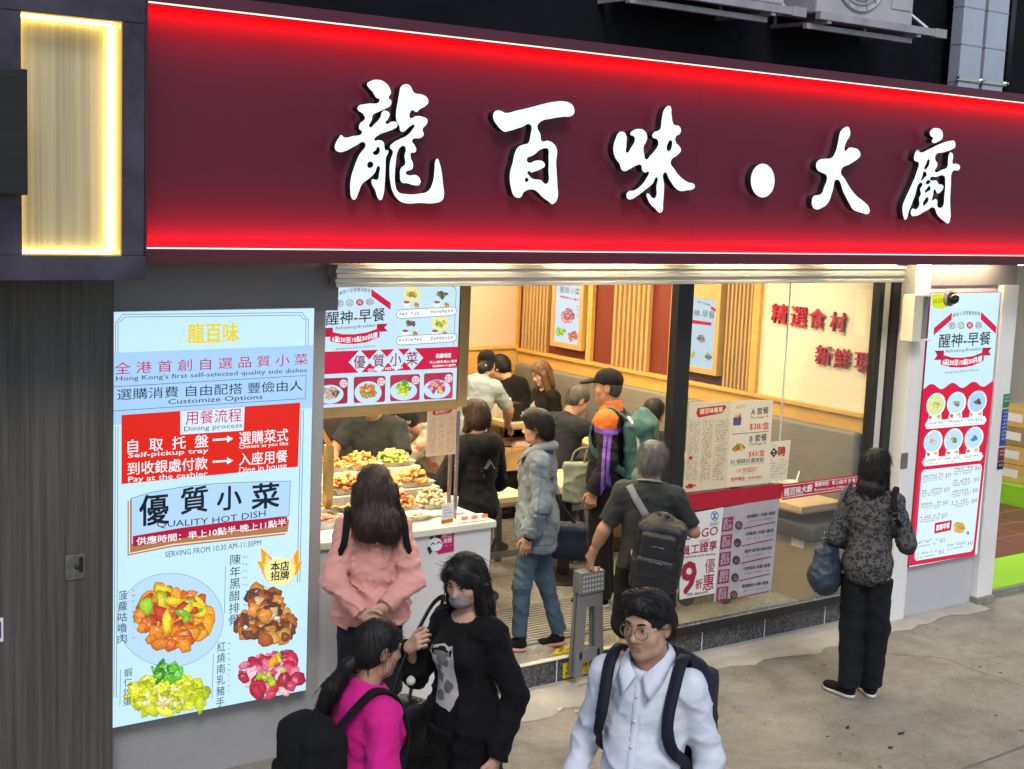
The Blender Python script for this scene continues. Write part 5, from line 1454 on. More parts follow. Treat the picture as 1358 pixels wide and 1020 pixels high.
def pdish(P, t, c, r, cols, n, s, seed):
    rr = random.Random(seed); ms = [mat('print_food_%d_%d' % (seed, i), lin(k), .5) for i, k in enumerate(cols)]
    g = MB()
    for i in range(n):
        a = rr.uniform(0, 6.28); q = math.sqrt(rr.random()); g.cur = rr.randrange(len(cols))
        poly(P, [(c[0]+r[0]*q*math.cos(a)+s*rr.uniform(.6, 1.2)*math.cos(b), c[1]+r[1]*q*math.sin(a)+s*rr.uniform(.6, 1.2)*math.sin(b)) for b in np.linspace(0, 5.6, 8)], mb=g)
    g.build('dish_photo', ms, t, fix=False)
pdish(P, t, c3(281, 96), (4, 3.5), ['#c87a2a', '#d9a040', '#a8481a'], 10, 2., 21)
poly(P, [c3(262, 108), c3(298, 106), c3(294, 140), c3(262, 142)]).build('dish_photo', mat('violet_print', (.10, .06, .16), .5), t, fix=False)
pdish(P, t, c3(283, 235), (9, 4), ['#c87a2a', '#e0b030', '#a8481a', '#5a7a2a'], 24, 2.4, 22)
pdish(P, t, c3(82, 398), (6.5, 2.2), ['#a8281a', '#c85a3a', '#8a1a14'], 16, 1.7, 23)
poly(P, ell(*c3(82, 278), 2.6, 2.4, 12)).build('stamp', M_rpr, t, fix=False)
t = paper('recruiting_notice', 'small cream recruiting notice half behind the big menu poster', 'notice', Plane(1, FY+.0215), [c3(414, 212), c3(507, 203), c3(488, 372), c3(404, 384)], M_tan3)
P = Plane(1, FY+.0212)
text(P, '聘', c3(450, 252), c3(483, 249), 12.5, M_rpr, t, 'heading', .025)
g = MB(); line(P, [c3(422, 258), c3(434, 240), c3(447, 254), c3(434, 272)], 1.6, g, closed=True); line(P, [c3(427, 258), c3(442, 256)], 1.5, g); g.build('emblem', M_ink, t, fix=False)
scribble(P, [(c3(420, 290+k*12), c3(492-k*2, 282+k*12), 2) for k in range(7)], M_tpr, t, 'fine_print', 13, .7)
scribble(P, [(c3(424, 228), c3(446, 226), 2.6)], mat('olive_print', (.5, .42, .02), .5), t, 'logo', 14, 1.)
# red strip with the shop name
M_strip = mat('red_strip_print', (.42, .01, .02), .4)
P = Plane(1, FY+.0195)
t = paper('window_strip', 'red adhesive strip with the shop name and opening hours across the window', 'window strip', P, [c3(472, 390), c3(850, 343), c3(838, 402), c3(470, 457)], M_strip)
text(P, '龍百味大廚', c3(478, 423), c3(597, 404), 9.5, M_wp, t, 'shop_name', .022)
text(P, '營業時間：早上6點半 至 晚上11點', c3(608, 392), c3(820, 368), 5.4, M_wp, t, 'hours_text', .02)
text(P, 'Business hours: 6:30am to 11pm', c3(606, 415), c3(790, 394), 3.8, M_wp, t, 'hours_text', .012)
text(P, 'Lung Food Kitchen', c3(480, 440), c3(560, 430), 2.6, M_wp, t, 'fine_print', .012)
g = MB(); line(P, [c3(473, 448), c3(840, 393)], .7, g); line(P, [c3(474, 397), c3(846, 350)], .5, g); g.build('rule', M_wp, t, fix=False)
t = paper('window_band', 'wide crimson band on the window under the big menu poster', 'window band', P, [c3(72, 432), c3(474, 386), c3(466, 450), c3(66, 505)], mat('crimson_band_print', (.38, .008, .03), .35, var=.1))
# lower posters
M_pp = mat('white_poster_paper', (.66, .64, .62), .5, var=.03)
M_gp = mat('mauve_poster_paper', (.30, .285, .31), .5, var=.06, vs=3, col2=(.42, .40, .43))
t = paper('weekday_price_poster', 'grey mauve poster of five weekday set prices on the window', 'poster', P, [c3(200, 494), c3(458, 450), c3(424, 838), c3(180, 886)], M_gp)
M_cp = mat('plum_print', (.24, .02, .07), .5)
for k in range(5):
    y = 558+k*73.5; x0 = 216-k*5.5
    poly(P, [c3(x0, y-25), c3(x0+48, y-32), c3(x0+43, y+27), c3(x0-5, y+34)]).build('price_block', M_cp, t, fix=False)
    text(P, '週'+'一二三四五'[k], c3(x0+6, y-9), c3(x0+40, y-14), 7, M_gp, t, 'day_text', .02)
    text(P, ['$20', '$20', '$23', '$23', '$25'][k], c3(x0+3, y+16), c3(x0+38, y+10), 7, M_gp, t, 'price', .02)
    pdish(P, t, c3(x0+70, y+8), (3.2, 3.5), ['#3a2a2a', '#6a4a4a', '#c8c0c0'], 7, 1.7, 60+k)
    poly(P, ell(*c3(x0+70, y+6), 5, 6, 16)).build('plate_photo', mat('plum_dark_print', (.05, .03, .04), .5), t, fix=False)
    pdish(P, t, c3(x0+70, y+6), (2.6, 3), ['#8a6a5a', '#6a4a3a'], 6, 1.6, 70+k)
    text(P, ['麻辣雞扒+米飯+靚湯', '炒雜菜+米飯+靚湯', '番茄牛肉炒蛋+米飯+靚湯', '沙嗲金菇+米飯+靚湯', '黑椒豬柳+米飯+靚湯'][k], c3(x0+105, y-31), c3(440-k*7.5, y-48), 4.6, M_ink, t, 'dish_text', .012)
    scribble(P, [(c3(x0+108, y-10), c3(436-k*7.5, y-27), 1.8)], M_ink, t, 'fine_print', 80+k)
    g = MB(); line(P, [c3(x0+90, y+19), c3(438-k*8, y-9)], 1., g); g.build('rule', M_cp, t, fix=False)
t = paper('staff_offer_poster', 'white poster offering employee card holders ten percent off', 'poster', Plane(1, FY+.0165), [c3(38, 522), c3(222, 488), c3(186, 850), c3(36, 878)], M_pp)
P = Plane(1, FY+.0162)
M_rp3 = mat('wine_print', (.27, .012, .04), .5); M_bp = mat('blue_print', (.02, .08, .35), .5)
e_ = c3(184, 524)
for r_, m_ in ((5.2, M_bp), (4.2, M_pp)): poly(P, ell(e_[0], e_[1], r_, r_*1.2, 24)).build('round_logo', m_, t, fix=False)
g = MB(); line(P, [(e_[0]-2.2, e_[1]-2.6), (e_[0]+2.2, e_[1]-3.2)], 1.1, g); line(P, [(e_[0]-2.2, e_[1]+3.2), (e_[0]+2.2, e_[1]+2.4)], 1.1, g); line(P, [(e_[0]-1.8, e_[1]-2.8), (e_[0]+.0, e_[1]), (e_[0]-1.8, e_[1]+3)], 1., g); line(P, [(e_[0]+1.8, e_[1]-2.8), (e_[0]+.0, e_[1]), (e_[0]+1.8, e_[1]+2.6)], 1., g); g.build('round_logo', M_bp, t, fix=False)
text(P, 'SOGO', c3(163, 560), c3(201, 553), 4.4, M_bp, t, 'logo_text', .008)
text(P, 'SOGO', c3(66, 608), c3(198, 584), 11.5, M_rp3, t, 'title', .006)
text(P, 'SOGO', c3(120, 632), c3(162, 624), 4, M_rp3, t)
text(P, '員工證享', c3(44, 673), c3(194, 646), 13, M_rp3, t, 'title', .016)
text(P, 'Employee card sharing', c3(48, 700), c3(186, 684), 3.6, M_ink, t, 'fine_print', .01)
text(P, '9', c3(44, 790), c3(104, 780), 41, M_rp3, t, 'big_figure', .02)
text(P, '折', c3(103, 813), c3(132, 810), 12.5, M_rp3, t, 'title', .02)
text(P, '優', c3(143, 737), c3(186, 731), 18.5, M_rp3, t, 'title', .0); text(P, '惠', c3(135, 806), c3(180, 800), 21, M_rp3, t, 'title', .012)
text(P, '10% discount', c3(66, 858), c3(156, 843), 4, M_ink, t, 'fine_print', .012)
# trolley behind the posters
t = thing('shopping_trolley', 'black wire shopping trolley parked behind the window posters', 'trolley', (7.4, 7.5, FZ))
for k, (px, py) in enumerate([(910, 803), (962, 800), (996, 775)]):
    c = PZ(px, py, FZ)
    c[2] = FZ+.085
    g = MB(); g.lathe((c[0], c[1], c[2]), [(.085, -.012), (.085, .012), (.066, .014), (.062, .0), (.066, -.014)], 26, 1)
    g.tube([(c[0], c[1]-.015, c[2]), (c[0], c[1]+.015, c[2])], .018, 10)
    for a in range(6):
        q = a*math.pi/3; g.tube([(c[0], c[1], c[2]), (c[0]+.065*math.cos(q), c[1], c[2]+.065*math.sin(q))], .006, 5)
    g.build('wheel', mat('grey_rubber', (.05, .05, .05), .6), t)
    g = MB(); g.box((c[0]-.02, c[1]+.018, c[2]), (c[0]+.02, c[1]+.03, c[2]+.25)); g.build('fork', M_black, t)
g = MB(); g.box((7.15, 7.42, FZ+.3), (7.75, 7.85, FZ+.75), .02); g.build('basket', mat('black_canvas', (.02, .02, .022), .8, bump=.2), t)
g = MB(); g.tube([(7.1, 7.63, FZ+.7), (6.95, 7.63, FZ+1.0), (6.93, 7.63, FZ+1.02)], .012, 8); g.tube([(7.15, 7.45, FZ+.26), (7.75, 7.45, FZ+.26)], .012, 8); g.tube([(7.15, 7.82, FZ+.26), (7.75, 7.82, FZ+.26)], .012, 8); g.build('frame', M_chrome, t)
# yellow floor stickers and ribbed mat
M_yel = mat('yellow_sticker', (.62, .50, .015), .5, var=.12, vs=12)
q = [PZ(731, 866, FZ+.003), PZ(766, 862, FZ+.003), PZ(786, 855, FZ+.003), PZ(742, 858, FZ+.003)]
q = [PZ(732, 869, FZ+.003), PZ(790, 858, FZ+.003), PZ(787, 850, FZ+.003), PZ(738, 860, FZ+.003)]
t = thing('floor_sticker', 'yellow caution sticker on the floor edge of the entrance', 'sticker', tuple(q[0]))
g = MB(); g.hexa(q, (0, 0, .001)); g.build('sheet', M_yel, t)
g = MB()
for k in range(5):
    a = q[0]+(q[1]-q[0])*(.1+.17*k)+(q[3]-q[0])*.3
    e = (q[1]-q[0])*.1; f_ = (q[3]-q[0])*.45
    for j in range(3): g.hexa([a+f_*(.4*j)+[0, 0, .002], a+e+f_*(.4*j)+[0, 0, .002], a+e+f_*(.4*j+.15)+[0, 0, .002], a+f_*(.4*j+.15)+[0, 0, .002]], (0, 0, .0006))
g.build('print_block', M_ink, t)
P = Plane(1, 6.9515)
t = paper('step_sticker', 'yellow slip warning sticker with falling figure on the step riser', 'sticker', P, [(747, 880), (783, 871), (781, 893), (746.5, 900)], M_yel)
g = MB(); poly(P, ell(757.5, 882.5, 1.6, 1.7, 12), mb=g); line(P, [(756.5, 885), (754.5, 890)], 2.2, g); line(P, [(754.5, 890), (759, 892), (757.5, 895.5)], 1.5, g); line(P, [(754.5, 890), (750, 894.5)], 1.5, g); line(P, [(756.3, 885.5), (760.5, 887)], 1.2, g); line(P, [(756.3, 885.5), (751.5, 886)], 1.2, g); g.build('figure_print', M_ink, t, fix=False)
text(P, '小心地滑', (763, 884), (779, 880.5), 5, M_ink, t, 'warning_text', .02)
t = thing('entrance_mat', 'ribbed grey entrance mat on the floor inside the step', 'mat', (5.9, 7.6, FZ))
g = MB(); g.box((5.35, 7.27, FZ+.001), (6.62, 8.0, FZ+.007)); g.build('mat_base', mat('mat_grey', (.10, .10, .09), .7), t)
g = MB()
for k in range(16): g.box((5.36, 7.285+.044*k, FZ+.0072), (6.61, 7.285+.044*k+.02, FZ+.013))
g.build('ribs', mat('mat_ribs', (.26, .25, .21), .5), t)
# ================================================================ THE SHOP NEXT DOOR (right edge)
t = thing('next_shop_room', 'lit shop next door with lime green floor at the right edge', 'shop', (11, 8, 0))
g = MB(); g.box((9.99, 6.80, .0), (15, 12, .06)); g.build('floor_edge', M_conc, t)
g = MB(); g.box((9.99, 6.83, .061), (15, 11.9, .066)); g.build('green_floor', mat('lime_floor', (.25, .55, .03), .35, var=.08, vs=2), t)
g = MB(); _b0 = PZ(1345, 735, .07)[1]; g.box((10.4, _b0, .067), (15, 11.85, .071)); g.build('brown_floor', mat('brown_tile', (.12, .045, .035), .4, var=.2, vs=3), t)
g = MB()
for k in range(9): g.box((10.4, 7.9+.34*k, .0712), (15, 7.915+.34*k, .0725)); g.box((10.5+.4*k, _b0, .0727), (10.515+.4*k, 11, .074))
g.build('floor_joint', mat('tile_joint', (.3, .14, .1), .6), t)
g = MB(); g.box((10.15, 7.2, .067), (10.55, 7.55, .075)); g.build('floor_grille', M_black, t)
g = MB(); g.box((9.6, 11.9, 0), (16, 12, 3)); g.box((15, 6.9, 0), (15.1, 11.9, 3)); g.build('back_wall', M_white, t)
g = MB(); g.box((9.79, 7.102, 0), (9.98, 11.9, 3)); g.build('left_wall', M_white, t)
g = MB(); g.box((9.8, 6.95, 2.75), (16, 12, 2.9)); g.build('room_ceiling', M_ceil, t)
for x in (10.8, 12.4):
    for y in (7.6, 9.4):
        tt = thing('ceiling_light', 'square warm ceiling light in the shop next door', 'ceiling light', (x, y, 2.72), 'square ceiling lights next door')
        m = bpy.data.materials.get('next_shop_light')
        if not m:
            m = bpy.data.materials.new('next_shop_light'); m.use_nodes = True
            b = m.node_tree.nodes['Principled BSDF']; b.inputs['Emission Color'].default_value = (1, .92, .78, 1); b.inputs['Emission Strength'].default_value = 18.
        g = MB(); g.box((x-.3, y-.3, 2.72), (x+.3, y+.3, 2.735)); g.build('diffuser', m, tt)
        g = MB(); g.box((x-.32, y-.32, 2.736), (x+.32, y+.32, 2.749)); g.build('rim', M_white, tt)
M_carton = mat('yellow_carton', (.52, .34, .10), .6, var=.12, vs=6); M_carton2 = mat('brown_carton', (.30, .19, .09), .7, var=.12, vs=6)
def carton(x, y, z, w, d, h, m, label):
    t = thing('carton', label, 'carton', (x, y, z), 'cartons stacked in the next shop')
    g = MB(); g.box((x-w, y-d, z), (x+w, y+d, z+h), .004); g.build('box_body', m, t)
    g = MB(); g.box((x-w-.002, y-d*.35, z+h*.3), (x-w-.0005, y+d*.35, z+h*.75)); g.box((x-w*.6, y-d-.002, z+h*.25), (x+w*.5, y-d-.0005, z+h*.7)); g.build('label', M_white, t)
    g = MB(); g.box((x-w*.2, y-d-.003, z+.01), (x+w*.2, y-d-.0022, z+h*.2)); g.build('print_block', M_ink, t)
BX, BY_ = PZ(1350, 678, .07)[0]+.62, PZ(1350, 678, .07)[1]+.30
z = .30
for k, (h, m, l) in enumerate([(.2, M_carton, 'lowest'), (.2, M_carton, 'second from the bottom'), (.2, M_carton2, 'third from the bottom'), (.2, M_carton, 'topmost')]):
    carton(BX, BY_, z, .38, .28, h-.006, m, 'carton in the next shop, %s of the stack at the right edge' % l); z += h
g = MB(); g.box((BX-.45, BY_-.32, .067), (BX+.45, BY_+.32, .297), .01); tag(g.build('green_plinth', mat('lime_plinth', (.25, .55, .03), .4)), 'lime green plinth under the carton stack next door', 'plinth')
g = MB(); q_ = PZ(1330, 690, .07)
g.box((10.42, 8.3, .072), (10.62, 8.36, 1.15), .006); tag(g.build('maroon_stand', mat('maroon_stand_paint', (.08, .012, .02), .45)), 'narrow maroon sign stand inside the next shop doorway', 'stand')
# hanging goods seen over the cartons
t = thing('goods_rack', 'dark goods rack with hanging packets next door at the right edge', 'rack', (12.2, 9.7, 0))
g = MB(); g.box((11.3, 9.7, .08), (13.2, 9.74, 2.72)); g.build('rack_panel', mat('rack_panel', (.03, .03, .035), .6), t)
for k in range(14):
    x = 11.4+(k % 5)*.2+.03*(k % 2); z = 2.6-(k//5)*.42
    m = [mat('packet_%d' % i, c, .4) for i, c in enumerate([(.5, .08, .05), (.05, .25, .4), (.55, .5, .4), (.5, .35, .05), (.06, .06, .07)])][k % 5]
    g = MB(); g.box((x, 9.64, z-.3), (x+.15, 9.69, z), .012); g.build('packet', m, t)
# stickers on the pier edge and payment signs
P = Plane(1, 6.735)
for k, (y0, y1, col, lab) in enumerate([(523, 541, (.02, .22, .09), 'green'), (543, 592, (.02, .07, .32), 'blue'), (594, 612, (.16, .02, .03), 'dark red'), (613, 623, (.02, .02, .03), 'black')]):
    xx = 1331.5-(y0-523)*.093
    t = paper('pier_sticker', '%s sticker on the white pier at the next shop doorway' % lab, 'sticker', P, [(xx, y0), (xx+8, y0-1), (xx+8-(y1-y0)*.09, y1-1), (xx-(y1-y0)*.09, y1)], mat('sticker_'+lab.replace(' ', '_'), col, .4))
    scribble(P, [((xx+1-j*.4, y0+4+j*5), (xx+7-j*.4, y0+3.4+j*5), 3) for j in range(max(1, int((y1-y0)/5)-1))], M_wp, t, 'fine_print', 30+k, 1.)
# ================================================================ DISTANCE-FIELD MODELLER (for people, clothes, bags)
_T = rng.random((32, 32, 32)).astype(np.float32)
def vnoise(p):
    i = np.floor(p).astype(int); f = p-i; f = f*f*(3-2*f); i &= 31; j = (i+1) & 31
    x0, y0, z0 = i[:, 0], i[:, 1], i[:, 2]; x1, y1, z1 = j[:, 0], j[:, 1], j[:, 2]
    fx, fy, fz = f[:, 0], f[:, 1], f[:, 2]
    a = _T[x0, y0, z0]*(1-fx)+_T[x1, y0, z0]*fx; b = _T[x0, y1, z0]*(1-fx)+_T[x1, y1, z0]*fx
    c = _T[x0, y0, z1]*(1-fx)+_T[x1, y0, z1]*fx; d = _T[x0, y1, z1]*(1-fx)+_T[x1, y1, z1]*fx
    return (a*(1-fy)+b*fy)*(1-fz)+(c*(1-fy)+d*fy)*fz
class Field:
    def __init__(s, h):
        s.h = h; s.ops = []; s.lo = np.array([1e9]*3); s.hi = np.array([-1e9]*3); s.wr = []
    def _bb(s, lo, hi):
        s.lo = np.minimum(s.lo, lo); s.hi = np.maximum(s.hi, hi)
    def cap(s, a, b, ra, rb=None, k=.02, flat=0, sub=False):
        """tapered limb from a to b; flat=1 cuts the far end square"""
        a, b = np.asarray(a, float), np.asarray(b, float); rb = ra if rb is None else rb
        r = max(ra, rb)
        lo, hi = np.minimum(a, b)-r, np.maximum(a, b)+r
        ba = b-a; L2 = ba@ba+1e-12; n = ba/math.sqrt(L2)
        def f(P):
            q = P-a; t = np.clip((q@ba)/L2, 0, 1)
            d = np.linalg.norm(q-t[..., None]*ba, axis=-1)-(ra+(rb-ra)*t)
            if flat: d = np.maximum(d, (P-b)@n)
            return d
        s.ops.append((f, lo, hi, k, sub)); (None if sub else s._bb(lo, hi)); return s
    def ell(s, c, r, R=None, k=.02, sub=False):
        c = np.asarray(c, float); r = np.asarray(r, float); m = r.max()
        lo, hi = c-m, c+m
        def f(P):
            q = P-c
            if R is not None: q = q@R
            k0 = np.linalg.norm(q/r, axis=-1); k1 = np.linalg.norm(q/(r*r), axis=-1)+1e-9
            return k0*(k0-1)/k1
        s.ops.append((f, lo, hi, k, sub)); (None if sub else s._bb(lo, hi)); return s
    def rbox(s, c, r, R=None, rd=.01, k=.01, sub=False):
        c = np.asarray(c, float); r = np.asarray(r, float); m = np.linalg.norm(r)+rd
        def f(P):
            q = P-c
            if R is not None: q = q@R
            q = np.abs(q)-r
            return np.linalg.norm(np.maximum(q, 0), axis=-1)+np.minimum(q.max(-1), 0)-rd
        s.ops.append((f, c-m, c+m, k, sub)); (None if sub else s._bb(c-m, c+m)); return s
    def cut(s, p, n):
        """remove everything on the side n points to (only what was added so far)"""
        p = np.asarray(p, float); n = np.asarray(n, float); n = n/np.linalg.norm(n)
        s.ops.append((lambda P: (P-p)@n, None, None, 0, 'cut')); return s
    def cutf(s, f): s.ops.append((f, None, None, 0, 'cut')); return s
    def folds(s, amp, freq, R=None, stretch=(1, 1, 1), ridge=True, off=0., where=None):
        s.wr.append((amp, freq, R, np.asarray(stretch, float), ridge, off, where)); return s
    def mesh(s, clip=None):
        h = s.h; pad = 3*h
        lo = s.lo-pad; hi = s.hi+pad
        if clip is not None: lo = np.maximum(lo, clip[0]); hi = np.minimum(hi, clip[1])
        n = np.ceil((hi-lo)/h).astype(int)+1
        ax = [lo[i]+h*np.arange(n[i]) for i in range(3)]
        D = np.full(tuple(n), .5)
        for f, a, b, k, mode in s.ops:
            if mode == 'cut':
                i0 = np.zeros(3, int); i1 = n
            else:
                m = k+2.5*h
                i0 = np.clip(np.floor((a-m-lo)/h).astype(int), 0, n); i1 = np.clip(np.ceil((b+m-lo)/h).astype(int)+1, 0, n)
                if (i1 <= i0).any(): continue
            sl = tuple(slice(i0[i], i1[i]) for i in range(3))
            P = np.stack(np.meshgrid(*[ax[i][sl[i]] for i in range(3)], indexing='ij'), -1)
            if mode == 'cut':
                D = np.maximum(D, f(P)); continue
            d = f(P); o = D[sl]
            if mode is True:
                if k > 0:
                    hh = np.clip(.5-.5*(o+d)/k, 0, 1); D[sl] = o*(1-hh)-d*hh+k*hh*(1-hh)
                else: D[sl] = np.maximum(o, -d)
            else:
                if k > 0:
                    hh = np.clip(.5+.5*(o-d)/k, 0, 1); D[sl] = o*(1-hh)+d*hh-k*hh*(1-hh)
                else: D[sl] = np.minimum(o, d)
        if s.wr:
            m = np.abs(D) < .03
            ii = np.argwhere(m); P = lo+ii*h
            tot = np.zeros(len(P))
            for amp, fr, R, st, ridge, off, where in s.wr:
                q = P+off
                if R is not None: q = q@R
                w = vnoise(q*fr*.6+7.3)-.5
                q2 = q*fr*st+np.stack([w, -w, w*.5], 1)*1.6
                v = vnoise(q2)
                v = (1-2.2*np.abs(2*v-1)**.65)*.75 if ridge else (v-.5)*2
                v = v+.35*(vnoise(q2*2.1+3.1)-.5)
                if where is not None: v = v*where(P)
                tot += amp*v
            D[m] -= tot
        return nets(D, lo, h)
_C = [(i, j, k) for i in (0, 1) for j in (0, 1) for k in (0, 1)]
_E = [(a, b) for a in range(8) for b in range(a+1, 8) if sum(x != y for x, y in zip(_C[a], _C[b])) == 1]
def nets(D, lo, h):
    for a in range(3):                                 # close the border
        sl = [slice(None)]*3
        for e in (0, -1): sl[a] = e; D[tuple(sl)] = np.maximum(D[tuple(sl)], 1e-4)
    I = D < 0
    cnt = sum(I[i:I.shape[0]-1+i, j:I.shape[1]-1+j, k:I.shape[2]-1+k].astype(np.int8) for i, j, k in _C)
    act = (cnt > 0) & (cnt < 8)
    ids = np.full(act.shape, -1); c = np.argwhere(act); ids[act] = np.arange(len(c))
    acc = np.zeros((len(c), 3)); w = np.zeros(len(c))
    val = [D[c[:, 0]+o[0], c[:, 1]+o[1], c[:, 2]+o[2]] for o in _C]
    for a, b in _E:
        m = (val[a] < 0) != (val[b] < 0)
        t = np.where(m, val[a]/(val[a]-val[b]+1e-20), 0)
        p = np.array(_C[a])+t[:, None]*(np.array(_C[b])-np.array(_C[a]))
        acc += np.where(m[:, None], p, 0); w += m
    V = lo+h*(c+acc/w[:, None])
    Q = []
    for ax_ in range(3):
        o1, o2 = [a for a in range(3) if a != ax_]
        sA = [slice(None)]*3; sB = [slice(None)]*3; sA[ax_] = slice(0, -1); sB[ax_] = slice(1, None)
        A, B = I[tuple(sA)], I[tuple(sB)]
        e = np.argwhere(A != B)
        e = e[(e[:, o1] > 0) & (e[:, o2] > 0) & (e[:, o1] < D.shape[o1]-1) & (e[:, o2] < D.shape[o2]-1)]
        ins = A[e[:, 0], e[:, 1], e[:, 2]]
        def g(d1, d2):
            q = e.copy(); q[:, o1] -= d1; q[:, o2] -= d2
            return ids[q[:, 0], q[:, 1], q[:, 2]]
        quad = np.stack([g(1, 1), g(0, 1), g(0, 0), g(1, 0)], 1)
        flip = ins if ax_ != 1 else ~ins
        quad[~flip] = quad[~flip][:, ::-1]
        Q.append(quad)
    return V, np.concatenate(Q)
def field_obj(name, fields, mats, parent, pick=None):
    """one mesh from one or more fields"""
    Vs, Qs, o = [], [], 0
    for f in (fields if isinstance(fields, list) else [fields]):
        V, Q = f.mesh() if isinstance(f, Field) else f
        Vs.append(V); Qs.append(Q+o); o += len(V)
    V = np.concatenate(Vs); Q = np.concatenate(Qs)
    me = bpy.data.meshes.new(name)
    me.vertices.add(len(V)); me.vertices.foreach_set('co', V.astype(np.float32).ravel())
    me.loops.add(len(Q)*4); me.loops.foreach_set('vertex_index', Q.astype(np.int32).ravel())
    me.polygons.add(len(Q)); me.polygons.foreach_set('loop_start', np.arange(0, len(Q)*4, 4, dtype=np.int32)); me.polygons.foreach_set('loop_total', np.full(len(Q), 4, dtype=np.int32))
    if pick is not None:
        me.polygons.foreach_set('material_index', pick(V[Q].mean(1)).astype(np.int32))
    me.update(calc_edges=True); me.validate()
    return link(name, me, mats, parent, True)
# ================================================================ MATERIALS OF PEOPLE
def skin(name, c):
    m = mat(name, c, .5, var=.10, vs=18, bump=.06, bs=220, spec=.35)
    b = m.node_tree.nodes['Principled BSDF']
    b.inputs['Subsurface Weight'].default_value = .12; b.inputs['Subsurface Radius'].default_value = (.012, .005, .003)
    b.inputs['Subsurface Scale'].default_value = .6
    return m
SK1 = skin('skin_light', (.50, .30, .205)); SK2 = skin('skin_tan', (.40, .22, .14)); SK3 = skin('skin_fair', (.56, .36, .26))
LIP = mat('lips', (.36, .18, .135), .45)
EYEW = mat('eye_white', (.40, .36, .33), .3, var=.02); IRIS = mat('iris_dark', (.012, .008, .006), .15)
def hairmat(name, c1, c2=None):
    return mat(name, c1, .52, var=.4, vs=30, bump=.3, bs=90, spec=.3, stretch=(3, 3, .25), col2=c2 or tuple(v*1.9 for v in c1))
H_BLK = hairmat('black_hair', (.008, .007, .007)); H_BRN = hairmat('dark_brown_hair', (.022, .012, .009)); H_GRY = hairmat('grey_hair', (.07, .066, .06), (.20, .19, .175))
H_SLT = hairmat('short_greying_hair', (.03, .028, .025), (.10, .09, .08)); H_TAN = hairmat('brown_highlighted_hair', (.05, .025, .012), (.20, .11, .05))
def cloth(name, c, c2=None, rough=.8, vs=9, bump=.25, bs=350, var=.14, sheen=.02): return mat(name, c, rough, var=var, vs=vs, bump=bump, bs=bs, spec=.12, col2=c2, sheen=sheen)
